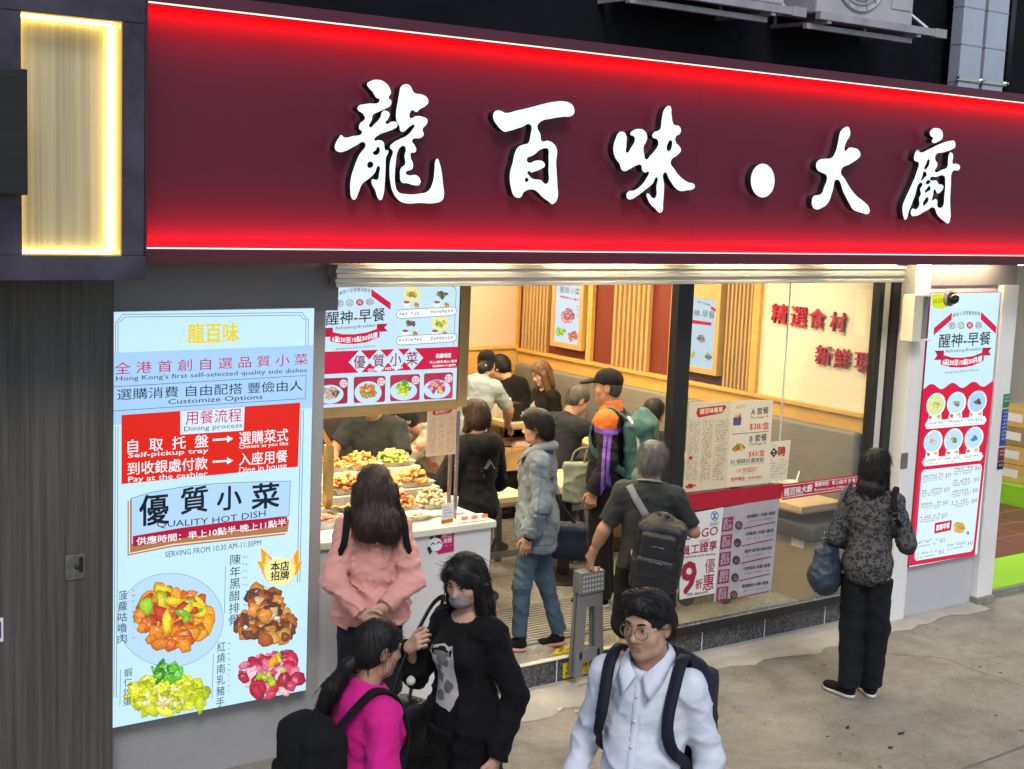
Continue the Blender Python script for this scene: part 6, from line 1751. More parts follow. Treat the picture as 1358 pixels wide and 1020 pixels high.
# ================================================================ PEOPLE
def Rz(a): c, s_ = math.cos(a), math.sin(a); return np.array([[c, -s_, 0], [s_, c, 0], [0, 0, 1]])
def Rx(a): c, s_ = math.cos(a), math.sin(a); return np.array([[1, 0, 0], [0, c, -s_], [0, s_, c]])
def Ry(a): c, s_ = math.cos(a), math.sin(a); return np.array([[c, 0, s_], [0, 1, 0], [-s_, 0, c]])
def unit(v): v = np.asarray(v, float); return v/(np.linalg.norm(v)+1e-9)
V_ = np.array
class Figure:
    def __init__(s, label, px, pos, rel, H=1.65, bulk=1., female=True, group=None, lean=0, side=0, sit=None, pose=None, head=(0, 0, 0), hs=1., skin=SK1, h=.010, twist=0):
        """px: photo column for the view angle; rel: facing relative to the view, 0 = away, 90 = to the right"""
        s.pos = np.array(pos, float); s.H = H; s.k = H/1.70; s.b = bulk; s.fem = female; s.skin = skin; s.h = h
        view = YAW+math.atan((px-679)/F_PX)
        s.az = view+math.radians(rel)
        s.R = Rz(-s.az)                               # local (right, forward, up) -> world
        s.root = thing('person', label, 'person', tuple(s.pos), group)
        J = {}
        J['pelvis'] = (0, 0, .93); J['waist'] = (0, .005, 1.07); J['chest'] = (0, .0, 1.25); J['neck'] = (0, -.025, 1.43); J['head'] = (0, .025, 1.585)
        for q, n in ((-1, 'L'), (1, 'R')):
            sw = .140 if female else .163
            J['sh'+n] = (q*sw*(.55+.45*bulk), -.012, 1.375); J['el'+n] = (q*(sw+.055)*(.6+.4*bulk), -.03, 1.09); J['wr'+n] = (q*(sw+.06)*(.6+.4*bulk), .05, .85)
            J['hip'+n] = (q*.085, 0, .88); J['kn'+n] = (q*.088, .02, .49); J['an'+n] = (q*.088, -.025, .085); J['to'+n] = (q*.105, .11, .03)
        J = {k: np.array(v, float) for k, v in J.items()}
        up = ['waist', 'chest', 'neck', 'head', 'shL', 'shR', 'elL', 'elR', 'wrL', 'wrR']
        Rl = Ry(math.radians(side)) @ Rx(math.radians(-lean))
        for n in up:
            f = .6 if n == 'waist' else 1
            J[n] = J['pelvis']+(Ry(math.radians(side*f)) @ Rx(math.radians(-lean*f)) @ (J[n]-J['pelvis']))
        if twist:
            for n in ('shL', 'shR', 'elL', 'elR', 'wrL', 'wrR'): J[n] = Rz(math.radians(-twist)) @ J[n]
        if sit is not None:
            dz = sit+.10-.93
            for n in up+['pelvis', 'hipL', 'hipR']: J[n] = J[n]+np.array([0, 0, dz])
            for q, n in ((-1, 'L'), (1, 'R')):
                J['kn'+n] = np.array([q*.11, .40, sit+.06]); J['an'+n] = np.array([q*.11, .38, .085]); J['to'+n] = np.array([q*.12, .52, .03])
        for n, v in (pose or {}).items(): J[n] = np.array(v, float)
        s.L = J
        s.J = {n: s.w(v) for n, v in J.items()}
        s.up = unit(s.J['neck']-s.J['pelvis'])
        s.hR = s.R @ Rz(math.radians(-head[0])) @ Rx(math.radians(-head[1])) @ Ry(math.radians(head[2]))
        s.hs = s.k*hs*(.95 if female else 1.0)
        s.fields = []; s.hl = {}
    def w(s, v): return s.pos+s.R @ (np.asarray(v, float)*s.k)
    def hw(s, v): return s.J['head']+s.hR @ (np.asarray(v, float)*s.hs)
    def hd(s, v): return s.hR @ unit(v)
    # ---- body
    def trunk(s):
        f = Field(.014); J, k, b = s.J, s.k, s.b
        f.cap(J['shL'], J['shR'], .05*k, k=.03); f.ell(J['chest'], np.array([.125*b, .095*b, .19])*k, s.R, k=.05)
        f.ell(J['waist'], np.array([.115*b, .085*b, .14])*k, s.R, k=.05); f.ell(J['pelvis'], np.array([.13*b, .10*b, .12])*k, s.R, k=.05)
        f.cap(J['chest'], J['neck'], .07*k, .05*k, k=.04)
        for n in 'LR':
            f.cap(J['sh'+n], J['el'+n], .042*k*b, .034*k*b); f.cap(J['el'+n], J['wr'+n], .034*k*b, .022*k)
            f.cap(J['hip'+n], J['kn'+n], .07*k*b, .045*k*b, k=.03); f.cap(J['kn'+n], J['an'+n], .044*k*b, .03*k, k=.02)
        s.fields.append(f)
    def headfield(s, h=.0045, nose=1., jaw=1., detail=True):
        f = Field(h); q = s.hs
        def e(c, r, k=.02, sub=False): f.ell(s.hw(c), np.array(r)*q, s.hR, k=k*q, sub=sub)
        def c(a, b, ra, rb=None, k=.02, sub=False): f.cap(s.hw(a), s.hw(b), ra*q, (ra if rb is None else rb)*q, k=k*q, sub=sub)
        e((0, -.012, .035), (.074, .092, .082)); e((0, .022, -.03), (.061*jaw, .066, .088), .03)
        c((-.036*jaw, .024, -.076), (.036*jaw, .024, -.076), .024, k=.03); e((0, .056, -.098), (.026, .022, .02), .03)
        for x in (-1, 1): e((x*.042*jaw, .050, -.028), (.024, .021, .026), .022)
        c((-.034, .068, .024), (.034, .068, .024), .013, k=.02)
        for x in (-1, 1): e((x*.031, .092, .003), (.018, .014, .012), .012, True)
        for x in (-1, 1): e((x*.031, .068, .002), (.0155, .0135, .0125), .006)
        c((0, .078, .008), (0, .096*nose, -.030), .007, .0125*nose, .012)
        for x in (-1, 1): e((x*.0125, .085, -.037), (.009, .010, .0085), .007)
        c((-.017, .0795, -.0625), (.017, .0795, -.0625), .0052, k=.007); c((-.014, .078, -.0735), (.014, .078, -.0735), .006, k=.007)
        c((-.023, .0875, -.0680), (.023, .0862, -.0680), .0022, k=.003, sub=True)
        for x in (-1, 1):
            e((x*.074, -.010, -.006), (.011, .021, .033), .008); e((x*.085, -.006, -.004), (.007, .011, .018), .006, True)
        nk = .048 if s.fem else .057
        f.cap(s.hw((0, -.018, -.06)), s.J['neck']+(s.J['chest']-s.J['neck'])*.25, nk*q, nk*1.12*s.k, k=.03)
        f.cap(s.J['neck']+(s.J['shL']-s.J['neck'])*.75-s.up*.02, s.J['neck']+(s.J['shR']-s.J['neck'])*.75-s.up*.02, .034*s.k, k=.05)
        s.fields.append(f)
        if detail:
            for x in (-1, 1):
                g = MB(); vs = []
                cc = s.hw((x*.031, .0800, .0015))
                for rr_, hgt, ci in ((1., 0, 0), ):
                    for i in range(9):
                        for j in range(12):
                            th = math.pi*i/8; a = 2*math.pi*j/12
                            vs.append(cc+s.hR @ (np.array([.0118*math.sin(th)*math.cos(a), .0035*math.cos(th), .0036*math.sin(th)*math.sin(a)])*q))
                g.raw(vs, [(i*12+j, i*12+(j+1) % 12, (i+1)*12+(j+1) % 12, (i+1)*12+j) for i in range(8) for j in range(12)])
                o = len(vs); vs2 = []
                cc = s.hw((x*.031, .0812, .0018))
                for i in range(7):
                    for j in range(10):
                        th = math.pi*i/6; a = 2*math.pi*j/10
                        vs2.append(cc+s.hR @ (np.array([.0056*math.sin(th)*math.cos(a), .0032*math.cos(th), .0038*math.sin(th)*math.sin(a)])*q))
                g.cur = 1; g.raw(vs2, [(i*10+j, i*10+(j+1) % 10, (i+1)*10+(j+1) % 10, (i+1)*10+j) for i in range(6) for j in range(10)])
                g.build('eye', [EYEW, IRIS], s.root, True)
                g = MB(); g.tube([s.hw((x*p, y, z)) for p, y, z in ((.0165, .0885, .0065), (.026, .0868, .0088), (.037, .0808, .0075), (.0435, .073, .003))], [.0011*q, .0017*q, .0017*q, .0007*q], 6); g.build('eyelashes', H_BLK, s.root, True)
                g = MB(); g.tube([s.hw((x*p, y, z)) for p, y, z in ((.014, .0885, .0245), (.027, .0875, .029), (.040, .080, .0285), (.049, .071, .0235))], [.003*q, .0042*q, .0036*q, .0012*q], 6); g.build('eyebrow', s.brow, s.root, True)
    brow = H_BLK
    def hand(s, n, d, nrm, curl=.35, spread=.06, thumb=.6, h=.0042, arm=0., k=1., fr=1.):
        """hand at wrist n ('L' or 'R'): d = direction of the fingers, nrm = way the palm faces (both local)"""
        f = Field(h); w = s.J['wr'+n]; d = s.R @ unit(d); nr = s.R @ np.asarray(nrm, float); nr = unit(nr-d*(nr@d))
        sd = np.cross(d, nr)*(1 if n == 'R' else -1)   # towards the thumb for either hand
        sd = -sd if np.dot(sd, sd) < 0 else sd
        q = s.k*k*(.94 if s.fem else 1.04)
        P = lambda a, b, c: w+(d*a+sd*b+nr*c)*q
        fl = [(.028, .086, .040, .026, .021), (.009, .090, .045, .029, .022), (-.010, .086, .041, .027, .021), (-.028, .078, .032, .021, .018)]
        for i, (b, L, a1, a2, a3) in enumerate(fl):
            f.cap(P(.004, b*.55, 0), P(L-.006, b, .001), .0155*q, .0115*q, k=.012*q)
            cu = curl*(.85+.12*i); base = P(L, b, .002); ang = cu*.8; dirv = np.array([math.cos(ang), (b/.03)*spread, math.sin(ang)]); r = .0088 if i < 3 else .0076
            p = np.array([L, b, .002])
            for ln, rr_, add in ((a1, r, .9), (a2, r*.92, .7), (a3, r*.82, 0)):
                p2 = p+np.array([math.cos(ang), (b/.03)*spread, math.sin(ang)])*ln
                f.cap(P(*p), P(*p2), rr_*q*fr, rr_*.93*q*fr, k=.004*q); p = p2; ang += cu*add
        p0 = np.array([.022, .026, .006]); p1 = p0+np.array([.030, .024, .010+.012*thumb]); p2 = p1+np.array([.030, .012*(1-thumb)+.004, .010*thumb+.004]); p3 = p2+np.array([.024, -.002, .008*thumb])
        f.cap(P(.01, .012, .003), P(*p1), .0165*q, .012*q, k=.012*q); f.cap(P(*p1), P(*p2), .0108*q, .0095*q, k=.005*q); f.cap(P(*p2), P(*p3), .0093*q, .0078*q, k=.004*q)
        f.cap(w+(s.J['el'+n]-w)*.22, w, .027*s.k*s.b, .0215*q, k=.02*q); f.cap(w, P(.02, 0, 0), .0225*q, .021*q, k=.015*q)
        if arm:                                        # bare arm up into the sleeve
            e, sh = s.J['el'+n], s.J['sh'+n]; B = s.b*s.k
            m = e+(sh-e)*arm
            f.cap(e, w, .040*B, .025*s.k, k=.02); f.cap(e+(w-e)*.12, e+(w-e)*.42, .043*B, .036*B, k=.03); f.cap(m, e, .049*B, .039*B, k=.02)
        s.fields.append(f)
    def shin(s, n, top=.6):
        f = Field(.006); k = s.k*s.b; a, b = s.J['kn'+n], s.J['an'+n]; m = a+(b-a)*.32-s.R @ np.array([0, .02, 0])*s.k
        f.cap(a+(s.J['hip'+n]-a)*.35, a, .068*k, .052*k, k=.03); f.cap(a, m, .05*k, .053*k, k=.03); f.cap(m, b, .052*k, .034*k, k=.03); f.cap(b, b+(s.J['to'+n]-b)*.3, .035*k, k=.02)
        s.fields.append(f)
    def finish(s):
        q = s.hs
        def pick(P):
            L = (P-s.J['head']) @ s.hR/q
            lip = (np.abs(L[:, 0]) < .0235-.25*np.abs(L[:, 2]+.068)) & (L[:, 1] > .068) & (L[:, 2] > -.0795) & (L[:, 2] < -.0572)
            return lip.astype(int)
        o = field_obj('body', s.fields, [s.skin, LIP], s.root, pick)
        return o
    # ---- hair
    def hair(s, m, vol=.014, face=(.0, .088, -.040, .062, .062, .086), extra=None, amp=.0035, h=.005, cutz=None, strands=0, fr=60, sub=None, name='hair', nape=-.06, side=True):
        f = Field(h); q = s.hs
        v = vol
        f.ell(s.hw((0, -.014, .036)), np.array([.074+v, .092+v, .083+v])*q, s.hR)
        f.ell(s.hw((0, -.040, -.012)), np.array([.068+v*.7, .062+v, .078])*q, s.hR, k=.03*q)
        f.cut(s.hw((0, -.03, nape)), s.hd((0, .25, -1)))
        for a in (extra or []):
            if a[0] == 'c': f.cap(s.hw(a[1]), s.hw(a[2]), a[3]*q, a[4]*q, k=(a[5] if len(a) > 5 else .02)*q)
            else: f.ell(s.hw(a[1]), np.array(a[2])*q, s.hR, k=(a[3] if len(a) > 3 else .03)*q)
        if face: f.ell(s.hw(face[:3]), np.array(face[3:])*q, s.hR, k=.008*q, sub=True)
        for a in (sub or []):
            if a[0] == 'c': f.cap(s.hw(a[1]), s.hw(a[2]), a[3]*q, a[4]*q, k=.008*q, sub=True)
            else: f.ell(s.hw(a[1]), np.array(a[2])*q, s.hR, k=.008*q, sub=True)
        f.folds(min(amp, .0026)*q, fr/q, s.hR, (1, 1, .14), True)
        f.folds(amp*.45*q, fr*.4/q, s.hR, (1, 1, .2), True, 3.7)
        o = field_obj(name, f, m, s.root)
        if strands:
            me = o.data; n = len(me.polygons); rr = random.Random(int(s.pos[0]*100))
            g = MB(); off = np.array(o.matrix_world.translation) if False else s.pos
            down = -np.array([0, 0, 1.])
            fd = s.hd((0, 1, 0))
            for _ in range(strands*6):
                p_ = me.polygons[rr.randrange(n)]; c = np.array(p_.center)+off; nr = np.array(p_.normal)
                if nr[2] < -.5: continue
                d = down*.9-s.hd((0, 0, 1))*.1+nr*.12+np.array([rr.uniform(-.25, .25) for _ in range(3)])
                L_ = (c-s.J['head']) @ s.hR/q
                if L_[1] > .02 and L_[2] > -.01: d = s.hR @ V_([(1 if L_[0] > -.02 else -1)*.9, -.35, -.45+.2*rr.random()])
                d = unit(d-nr*(d@nr)*.85)
                L = rr.uniform(.03, .075)*(1.5 if c[2] < s.hw((0, 0, -.12))[2] else 1)
                if L_[1] > .05 and L_[2] < .07: L *= .45
                g.tube([c+nr*.0005, c+d*L*.5+nr*.003, c+d*L+nr*rr.uniform(-.002, .005)], [.0010, .0009, .0003], 3, False)
            g.build('loose_strands', m, s.root, True, fix=False)
        return o
    # ---- clothes
    def top(s, m, hem=.86, sleeve=1., loose=.012, amp=.006, fr=9., neck=.062, name='shirt', sl=.0, flare=0., hemslant=0., cuff=None, extra=None, belly=0., wid=1., arms='LR', h=None, bust=None, pick=None, sub=None, hollow=0.):
        f = Field(h or s.h); J, k, b = s.J, s.k, s.b; lo = loose
        shw = .046+lo if s.fem else .052+lo
        up = s.up
        f.cap(J['shL']-up*.012*k, J['shR']-up*.012*k, shw*k*(.6+.4*b), k=.03)
        f.ell(J['chest'], np.array([(.132 if s.fem else .150)*b*wid+lo, .100*b+lo, .20])*k, s.R, k=.06)
        f.ell(J['waist'], np.array([(.120 if s.fem else .140)*b*wid+lo+flare*.5, (.094+belly*.5)*b+lo+flare*.4, .16])*k, s.R, k=.06)
        if belly: f.ell(J['waist']+s.R @ np.array([0, .05+belly*.4, -.01])*k, np.array([.12*b, .08, .13])*k, s.R, k=.06)
        if bust if bust is not None else s.fem:
            for x in (-1, 1): f.ell(J['chest']+s.R @ np.array([x*.065, .085, .01])*k, np.array([.06, .05, .06])*k*b, s.R, k=.05)
        hz = s.L['pelvis'][2]-.93+hem
        if hem < 1.02:
            f.ell(J['pelvis']+s.R @ np.array([0, -.01, .0])*k, np.array([(.148 if s.fem else .150)*b*wid+lo+flare, .118*b+lo+flare*.8, .17])*k, s.R, k=.06)
        if hem < .78:                                  # long coat: skirt part
            c0 = J['pelvis']; c1 = s.pos+s.R @ (np.array([s.L['pelvis'][0], s.L['pelvis'][1]-.02, hem])*k)
            f.cap(c0+s.R @ np.array([-.06, 0, 0])*k, c1+s.R @ np.array([-.08, 0, 0])*k, (.10*b+lo)*k, (.10*b+lo+flare)*k, k=.05)
            f.cap(c0+s.R @ np.array([.06, 0, 0])*k, c1+s.R @ np.array([.08, 0, 0])*k, (.10*b+lo)*k, (.10*b+lo+flare)*k, k=.05)
        f.cap(J['neck']-up*.05*k, J['neck']+up*.005*k, .075*k, .058*k, k=.04)
        hp = s.pos+s.R @ (np.array([0, s.L['pelvis'][1], hz])*k)
        f.cut(hp, s.R @ np.array([hemslant, 0, 0])-up)
        for n in arms:
            e, w, sh = J['el'+n], J['wr'+n], J['sh'+n]
            r0, r1, r2 = (.047+lo*.9)*k*(.4+.6*b), (.039+lo*.9)*k*(.4+.6*b), ((.034 if cuff is None else cuff)+lo*.8)*k
            if sleeve > .55:
                f.cap(sh-up*.01*k, e, r0, r1, k=.03)
                t = (sleeve-.5)*2
                f.cap(e, e+(w-e)*t, r1, r1+(r2-r1)*t, k=.03, flat=1)
            elif sleeve > 0:
                f.cap(sh-up*.01*k, sh+(e-sh)*sleeve*2, r0*1.02, r0+(r1-r0)*sleeve*2+.006*k, k=.03, flat=1)
        for a in (extra or []):
            (f.cap(a[1], a[2], a[3], a[4], k=a[5] if len(a) > 5 else .02) if a[0] == 'c' else f.ell(a[1], a[2], s.R, k=a[3] if len(a) > 3 else .03))
        if neck:
            f.cap(J['neck']-up*.0*k+s.R @ np.array([0, .02, .0])*k, J['neck']+up*.2*k, neck*k, neck*1.1*k, k=.006, sub=True)
        for a in (sub or []):
            (f.cap(a[1], a[2], a[3], a[4], k=.005, sub=True) if a[0] == 'c' else f.ell(a[1], a[2], s.R, k=.005, sub=True))
        if amp:
            f.folds(amp*k, fr, Rx(.5) @ Rz(s.az), (.3, .8, 2.0), True, sum(s.pos))
            f.folds(amp*.65*k, fr*1.9, Ry(.8) @ Rx(-.7) @ Rz(s.az+.5), (.25, .8, 2.2), True, 5+s.pos[0]); f.folds(amp*.2*k, fr*4.2, Ry(-.6) @ Rz(s.az), (.3, 1., 2.2), True, 8.)
        return field_obj(name, f, m, s.root, pick)
    def bottom(s, m, cuff=.06, loose=.012, amp=.005, fr=9., name='trousers', waist=.90, wide=1., h=None, knees=True):
        f = Field(h or s.h); J, k, b = s.J, s.k, s.b
        f.ell(J['pelvis'], np.array([(.150 if s.fem else .148)*b+loose*.6, .112*b+loose*.6, .14])*k, s.R, k=.05)
        for n in 'LR':
            hp, kn, an = J['hip'+n], J['kn'+n], J['an'+n]
            r0, r1, r2 = (.082*b+loose)*k, (.056*b+loose)*k*wide, (.045+loose)*k*wide
            f.cap(hp, kn, r0, r1, k=.04)
            t = np.clip((s.L['kn'+n][2]-cuff)/(s.L['kn'+n][2]-s.L['an'+n][2]+1e-6), -3, 1.3) if knees else 0
            if t > 0: f.cap(kn, kn+(an-kn)*t, r1, r1+(r2-r1)*t, k=.03, flat=1)
            f.ell(hp+s.R @ np.array([0, -.045, .015])*k, np.array([.075, .065, .085])*k*b, s.R, k=.05)
        up = s.up
        f.cut(J['pelvis']+up*(waist-.93)*k, up)
        if not knees or cuff > .5: f.cut(s.pos+np.array([0, 0, cuff*k]), (0, 0, -1))
        if amp:
            f.folds(amp*k, fr, Ry(.9) @ Rz(s.az), (.35, .8, 1.9), True, 2+sum(s.pos)); f.folds(amp*.5*k, fr*2.2, Ry(-.4) @ Rx(.5) @ Rz(s.az), (.35, .8, 2.), True, 9.)
        return field_obj(name, f, m, s.root)
    def shoes(s, m, sole=None, which='LR', tilt=None):
        for n in which:
            f = Field(.006); g_ = Field(.006); k = s.k
            an, to = s.J['an'+n], s.J['to'+n]
            d = to-an; d[2] = 0; d = unit(d); z = np.array([0, 0, 1.]); sd = np.cross(d, z)
            pit = (tilt or {}).get(n, 0.)
            base = an-z*.085*k if not pit else an-z*.085*k
            d2 = unit(d*math.cos(pit)-z*math.sin(pit)); z2 = unit(np.cross(sd, d2)) if False else unit(z*math.cos(pit)+d*math.sin(pit))
            R = np.stack([sd, d2, z2], 1)
            P = lambda a, b, c: base+(sd*a+d2*b+z2*c)*k
            f.ell(P(0, .135, .040), np.array([.046, .085, .034])*k, R); f.ell(P(0, .02, .048), np.array([.038, .07, .044])*k, R, k=.03)
            f.cap(P(0, -.005, .06), P(0, -.008, .10), .040*k, .042*k, k=.02); f.cut(P(0, 0, .018), -z2)
            f.folds(.003, 26, None, (1, 1, 1), True)
            g_.ell(P(0, .13, .018), np.array([.05, .09, .03])*k, R); g_.ell(P(0, .02, .018), np.array([.043, .075, .03])*k, R, k=.03)
            g_.cut(P(0, 0, .028), z2); g_.cut(P(0, 0, .002), -z2)
            o = field_obj('shoe', f, m, s.root)
            V, Q = g_.mesh()
            so_ = field_obj('sole', (V, Q), sole or m, s.root)
            so_.parent = o; so_.matrix_parent_inverse = Matrix.Identity(4)
            o.location = (0, 0, 0)
    def strap(s, pts, nor, w, th, m, parent, name='strap'):
        g = MB(); g.strap(pts, nor, w, th); return g.build(name, m, parent, True)
def bag_thing(name, label, cat, loc): return thing(name, label, cat, tuple(loc))
def smooth_pts(P, n=16):
    """Catmull-Rom through the points"""
    P = [np.asarray(p, float) for p in P]; P = [2*P[0]-P[1]]+P+[2*P[-1]-P[-2]]
    out = []
    for i in range(1, len(P)-2):
        for t in np.linspace(0, 1, n, endpoint=(i == len(P)-3)):
            a, b, c, d = P[i-1:i+3]
            out.append(.5*((2*b)+(c-a)*t+(2*a-5*b+4*c-d)*t*t+(3*b-a-3*c+d)*t**3))
    return out
# ================================================================ CLOTH PATTERNS
def patt(name, build, rough=.8):
    m = bpy.data.materials.new(name); m.use_nodes = True
    nt = m.node_tree; b = nt.nodes['Principled BSDF']; b.inputs['Roughness'].default_value = rough; b.inputs['Specular IOR Level'].default_value = .25
    tc = nt.nodes.new('ShaderNodeTexCoord')
    build(nt, b, tc.outputs['Object']); return m
def _leo(nt, b, co):
    n = nt.nodes.new('ShaderNodeTexNoise'); n.inputs['Scale'].default_value = 22; nt.links.new(co, n.inputs['Vector'])
    va = nt.nodes.new('ShaderNodeVectorMath'); va.operation = 'MULTIPLY_ADD'; va.inputs[1].default_value = (.035, .035, .035)
    nt.links.new(n.outputs['Color'], va.inputs[0]); nt.links.new(co, va.inputs[2])
    v = nt.nodes.new('ShaderNodeTexVoronoi'); v.inputs['Scale'].default_value = 46; nt.links.new(va.outputs[0], v.inputs['Vector'])
    r = nt.nodes.new('ShaderNodeValToRGB'); e = r.color_ramp.elements
    e[0].position = .0; e[0].color = (.025, .025, .025, 1); e[1].position = .62; e[1].color = (.085, .083, .083, 1)
    for p, c in ((.20, .05), (.27, .012), (.40, .010), (.46, .08)):
        q = e.new(p); q.color = (c, c*.98, c*.98, 1)
    nt.links.new(v.outputs['Distance'], r.inputs['Fac']); nt.links.new(r.outputs[0], b.inputs['Base Color'])
M_leop = patt('leopard_fabric', _leo)
def _flor(nt, b, co):
    v = nt.nodes.new('ShaderNodeTexVoronoi'); v.inputs['Scale'].default_value = 26; nt.links.new(co, v.inputs['Vector'])
    sp = nt.nodes.new('ShaderNodeSeparateColor'); nt.links.new(v.outputs['Color'], sp.inputs[0])
    r = nt.nodes.new('ShaderNodeValToRGB'); r.color_ramp.interpolation = 'CONSTANT'; e = r.color_ramp.elements
    e[0].color = (.36, .33, .27, 1); e[1].position = .62; e[1].color = (.45, .22, .16, 1)
    for p, c in ((.74, (.12, .16, .2)), (.84, (.4, .38, .33)), (.93, (.3, .1, .08))): e.new(p).color = (*c, 1)
    nt.links.new(sp.outputs[0], r.inputs['Fac']); nt.links.new(r.outputs[0], b.inputs['Base Color'])
M_floral = patt('floral_fabric', _flor)
def denim(name, c1, c2, vs=7.):
    m = cloth(name, c1, c2, .85, vs, .5, 420)
    return m
M_denj = denim('washed_denim', (.08, .105, .13), (.17, .20, .225), 7)
M_jean = denim('blue_denim', (.035, .062, .098), (.075, .12, .165), 4)
M_blackc = cloth('black_cotton', (.009, .009, .0095), var=.2)
M_blackk = cloth('black_knit', (.008, .008, .009), None, .9, 14, .5, 160, .25)
M_char = cloth('charcoal_tee', (.030, .033, .032), var=.15)
M_navy = cloth('navy_nylon', (.012, .016, .026), None, .55, 8, .3, 200)
M_pinkj = cloth('pink_windbreaker', (.60, .27, .23), (.68, .34, .29), .55, 5, .15, 300)
M_mag = cloth('magenta_cotton', (.55, .012, .19), (.62, .022, .24), .8, 6)
M_wshirt = cloth('pale_blue_shirt', (.56, .60, .69), (.66, .69, .76), .7, 5, .12, 400)
M_polo = cloth('pale_grey_polo', (.25, .30, .33), (.32, .37, .39), .75, 5)
M_khaki = cloth('khaki_cotton', (.30, .23, .14), (.38, .30, .19))
M_dnavy = cloth('dark_navy_knit', (.018, .021, .026), None, .85, 10)
M_ltrou = cloth('black_crepe', (.010, .011, .014), None, .75, 6)
M_teal = cloth('teal_nylon', (.035, .095, .095), (.055, .13, .13), .55, 8, .2, 150)
M_sage = cloth('sage_canvas', (.19, .23, .17), (.25, .29, .22), .8, 8, .4, 200)
M_wtrim = cloth('pale_trim', (.5, .5, .48), var=.05); M_greystrap = cloth('grey_webbing', (.22, .23, .24), None, .7, 30, .5, 300)
M_pvc = mat('white_rubber', (.55, .54, .52), .5, var=.08); M_pinksole = mat('pink_rubber', (.55, .26, .22), .5, var=.08)
M_blackleath = mat('black_leather', (.012, .012, .013), .42, var=.2, vs=12, bump=.35, bs=110); M_navleath = mat('navy_bag_leather', (.028, .042, .066), .45, var=.15, vs=8, bump=.4, bs=90)
M_hw = M_chrome
V = np.array
def backpack(name, label, F, m, size=(.15, .09, .21), at=(0, -.20, 1.16), lean=0., pockets=1, trim=None, straps=True, group=None, zip_m=None, w=.055, folds=.006, sl=None):
    """rucksack on figure F; own thing because it is carried"""
    k = F.k; R = F.R @ Rx(math.radians(lean))
    c = F.w(at)
    t = thing(name, label, 'backpack', tuple(c), group)
    S_ = V(size)*k
    f = Field(.008)
    f.rbox(c, S_*V([.72, .62, .78]), R, rd=.05*k, k=.02)
    f.ell(c+R @ V([0, 0, .8])*S_*V([0, 0, 1]), S_*V([.9, .8, .5]), R, k=.06)
    f.folds(folds, 11, None, (1, 1, 1.5))
    field_obj('bag_body', f, m, t)
    if pockets:
        f = Field(.007); f.rbox(c+R @ (V([0, -1.02, -.32])*S_), S_*V([.58, .22, .42]), R, rd=.035*k, k=.02); f.folds(.004, 14)
        field_obj('front_pocket', f, m, t)
    if pockets > 1:
        f = Field(.007); f.rbox(c+R @ (V([0, -.9, .50])*S_), S_*V([.5, .2, .2]), R, rd=.03*k, k=.02); field_obj('top_pocket', f, m, t)
    if zip_m:
        for z, yy, ww in ((.75, -.92, .8), (.16, -1.32, .72), (-.1, -1.36, .66)):
            pts = smooth_pts([c+R @ (V([x*ww, yy+.14*x*x, z-.14*x*x])*S_) for x in (-1, -.5, 0, .5, 1)], 5)
            g = MB(); g.strap(pts, R @ V([0, -1, 0]), .009, .005); g.build('zip', zip_m, t)
    g = MB(); g.tube(smooth_pts([c+R @ (V([-.2, .3, .98])*S_), c+R @ (V([-.1, .2, 1.28])*S_), c+R @ (V([.1, .2, 1.28])*S_), c+R @ (V([.2, .3, .98])*S_)], 5), .007, 6); g.build('grab_loop', m, t, True)
    if straps:
        for q, n in ((-1, 'L'), (1, 'R')):
            sh = F.L['sh'+n]
            d_ = (sl or {}).get(n, .012)
            P = [V(at)+V([q*size[0]*.5, size[1]*.4, size[2]*.75]), V([q*.115, sh[1]-.075, sh[2]+.035+d_]), V([q*.125, sh[1]-.01, sh[2]+.068+d_]), V([q*.13, sh[1]+.065, sh[2]+.025+d_]), V([q*.125, sh[1]+.105+d_, sh[2]-.10]), V([q*.140, sh[1]+.095+d_, sh[2]-.20]), V([q*.158, sh[1]+.02, sh[2]-.28]), V(at)+V([q*size[0]*.8, size[1]*.2, -size[2]*.7])]
            nn = [V([0, -.3, 1]), V([0, -.6, 1]), V([0, 0, 1]), V([0, .7, .7]), V([0, 1, .2]), V([q*.4, 1, 0]), V([q*1, .3, 0]), V([q, 0, 0])]
            pts = smooth_pts([F.w(p) for p in P], 5)
            ns = [F.R @ v for v in [nn[min(len(nn)-1, int(round(i*(len(nn)-1)/(len(pts)-1))))] for i in range(len(pts))]]
            g = MB(); g.strap(pts, ns, w*k, .008*k); g.build('shoulder_strap', m, t, True)
    return t
def collar(F, ring, low, m, th=.004, name='collar'):
    for x in (-1, 1):
        A = [F.w((x*p[0], p[1], p[2])) for p in ring]; B = [F.w((x*p[0], p[1], p[2])) for p in low]; A = [a+(b-a)*t for a, b in zip(A[:-1], A[1:]) for t in (0, .25, .5, .75)]+[A[-1]]; B = [a+(b-a)*t for a, b in zip(B[:-1], B[1:]) for t in (0, .25, .5, .75)]+[B[-1]]
        g = MB(); n = len(A); cen = F.w((0, 0, 1.43)); vs = []
        for a, b in zip(A, B):
            o = unit((a+b)/2-cen)*th; m_ = (a+b)/2+o*3.
            vs += [a, m_, b, b-o, m_-o*1.6, a-o]
        g.raw(vs, [(i*6+j, i*6+(j+1) % 6, (i+1)*6+(j+1) % 6, (i+1)*6+j) for i in range(n-1) for j in range(6)]+[(0, 1, 2, 3, 4, 5), tuple((n-1)*6+j for j in (5, 4, 3, 2, 1, 0))])
        g.build(name, m, F.root, True)
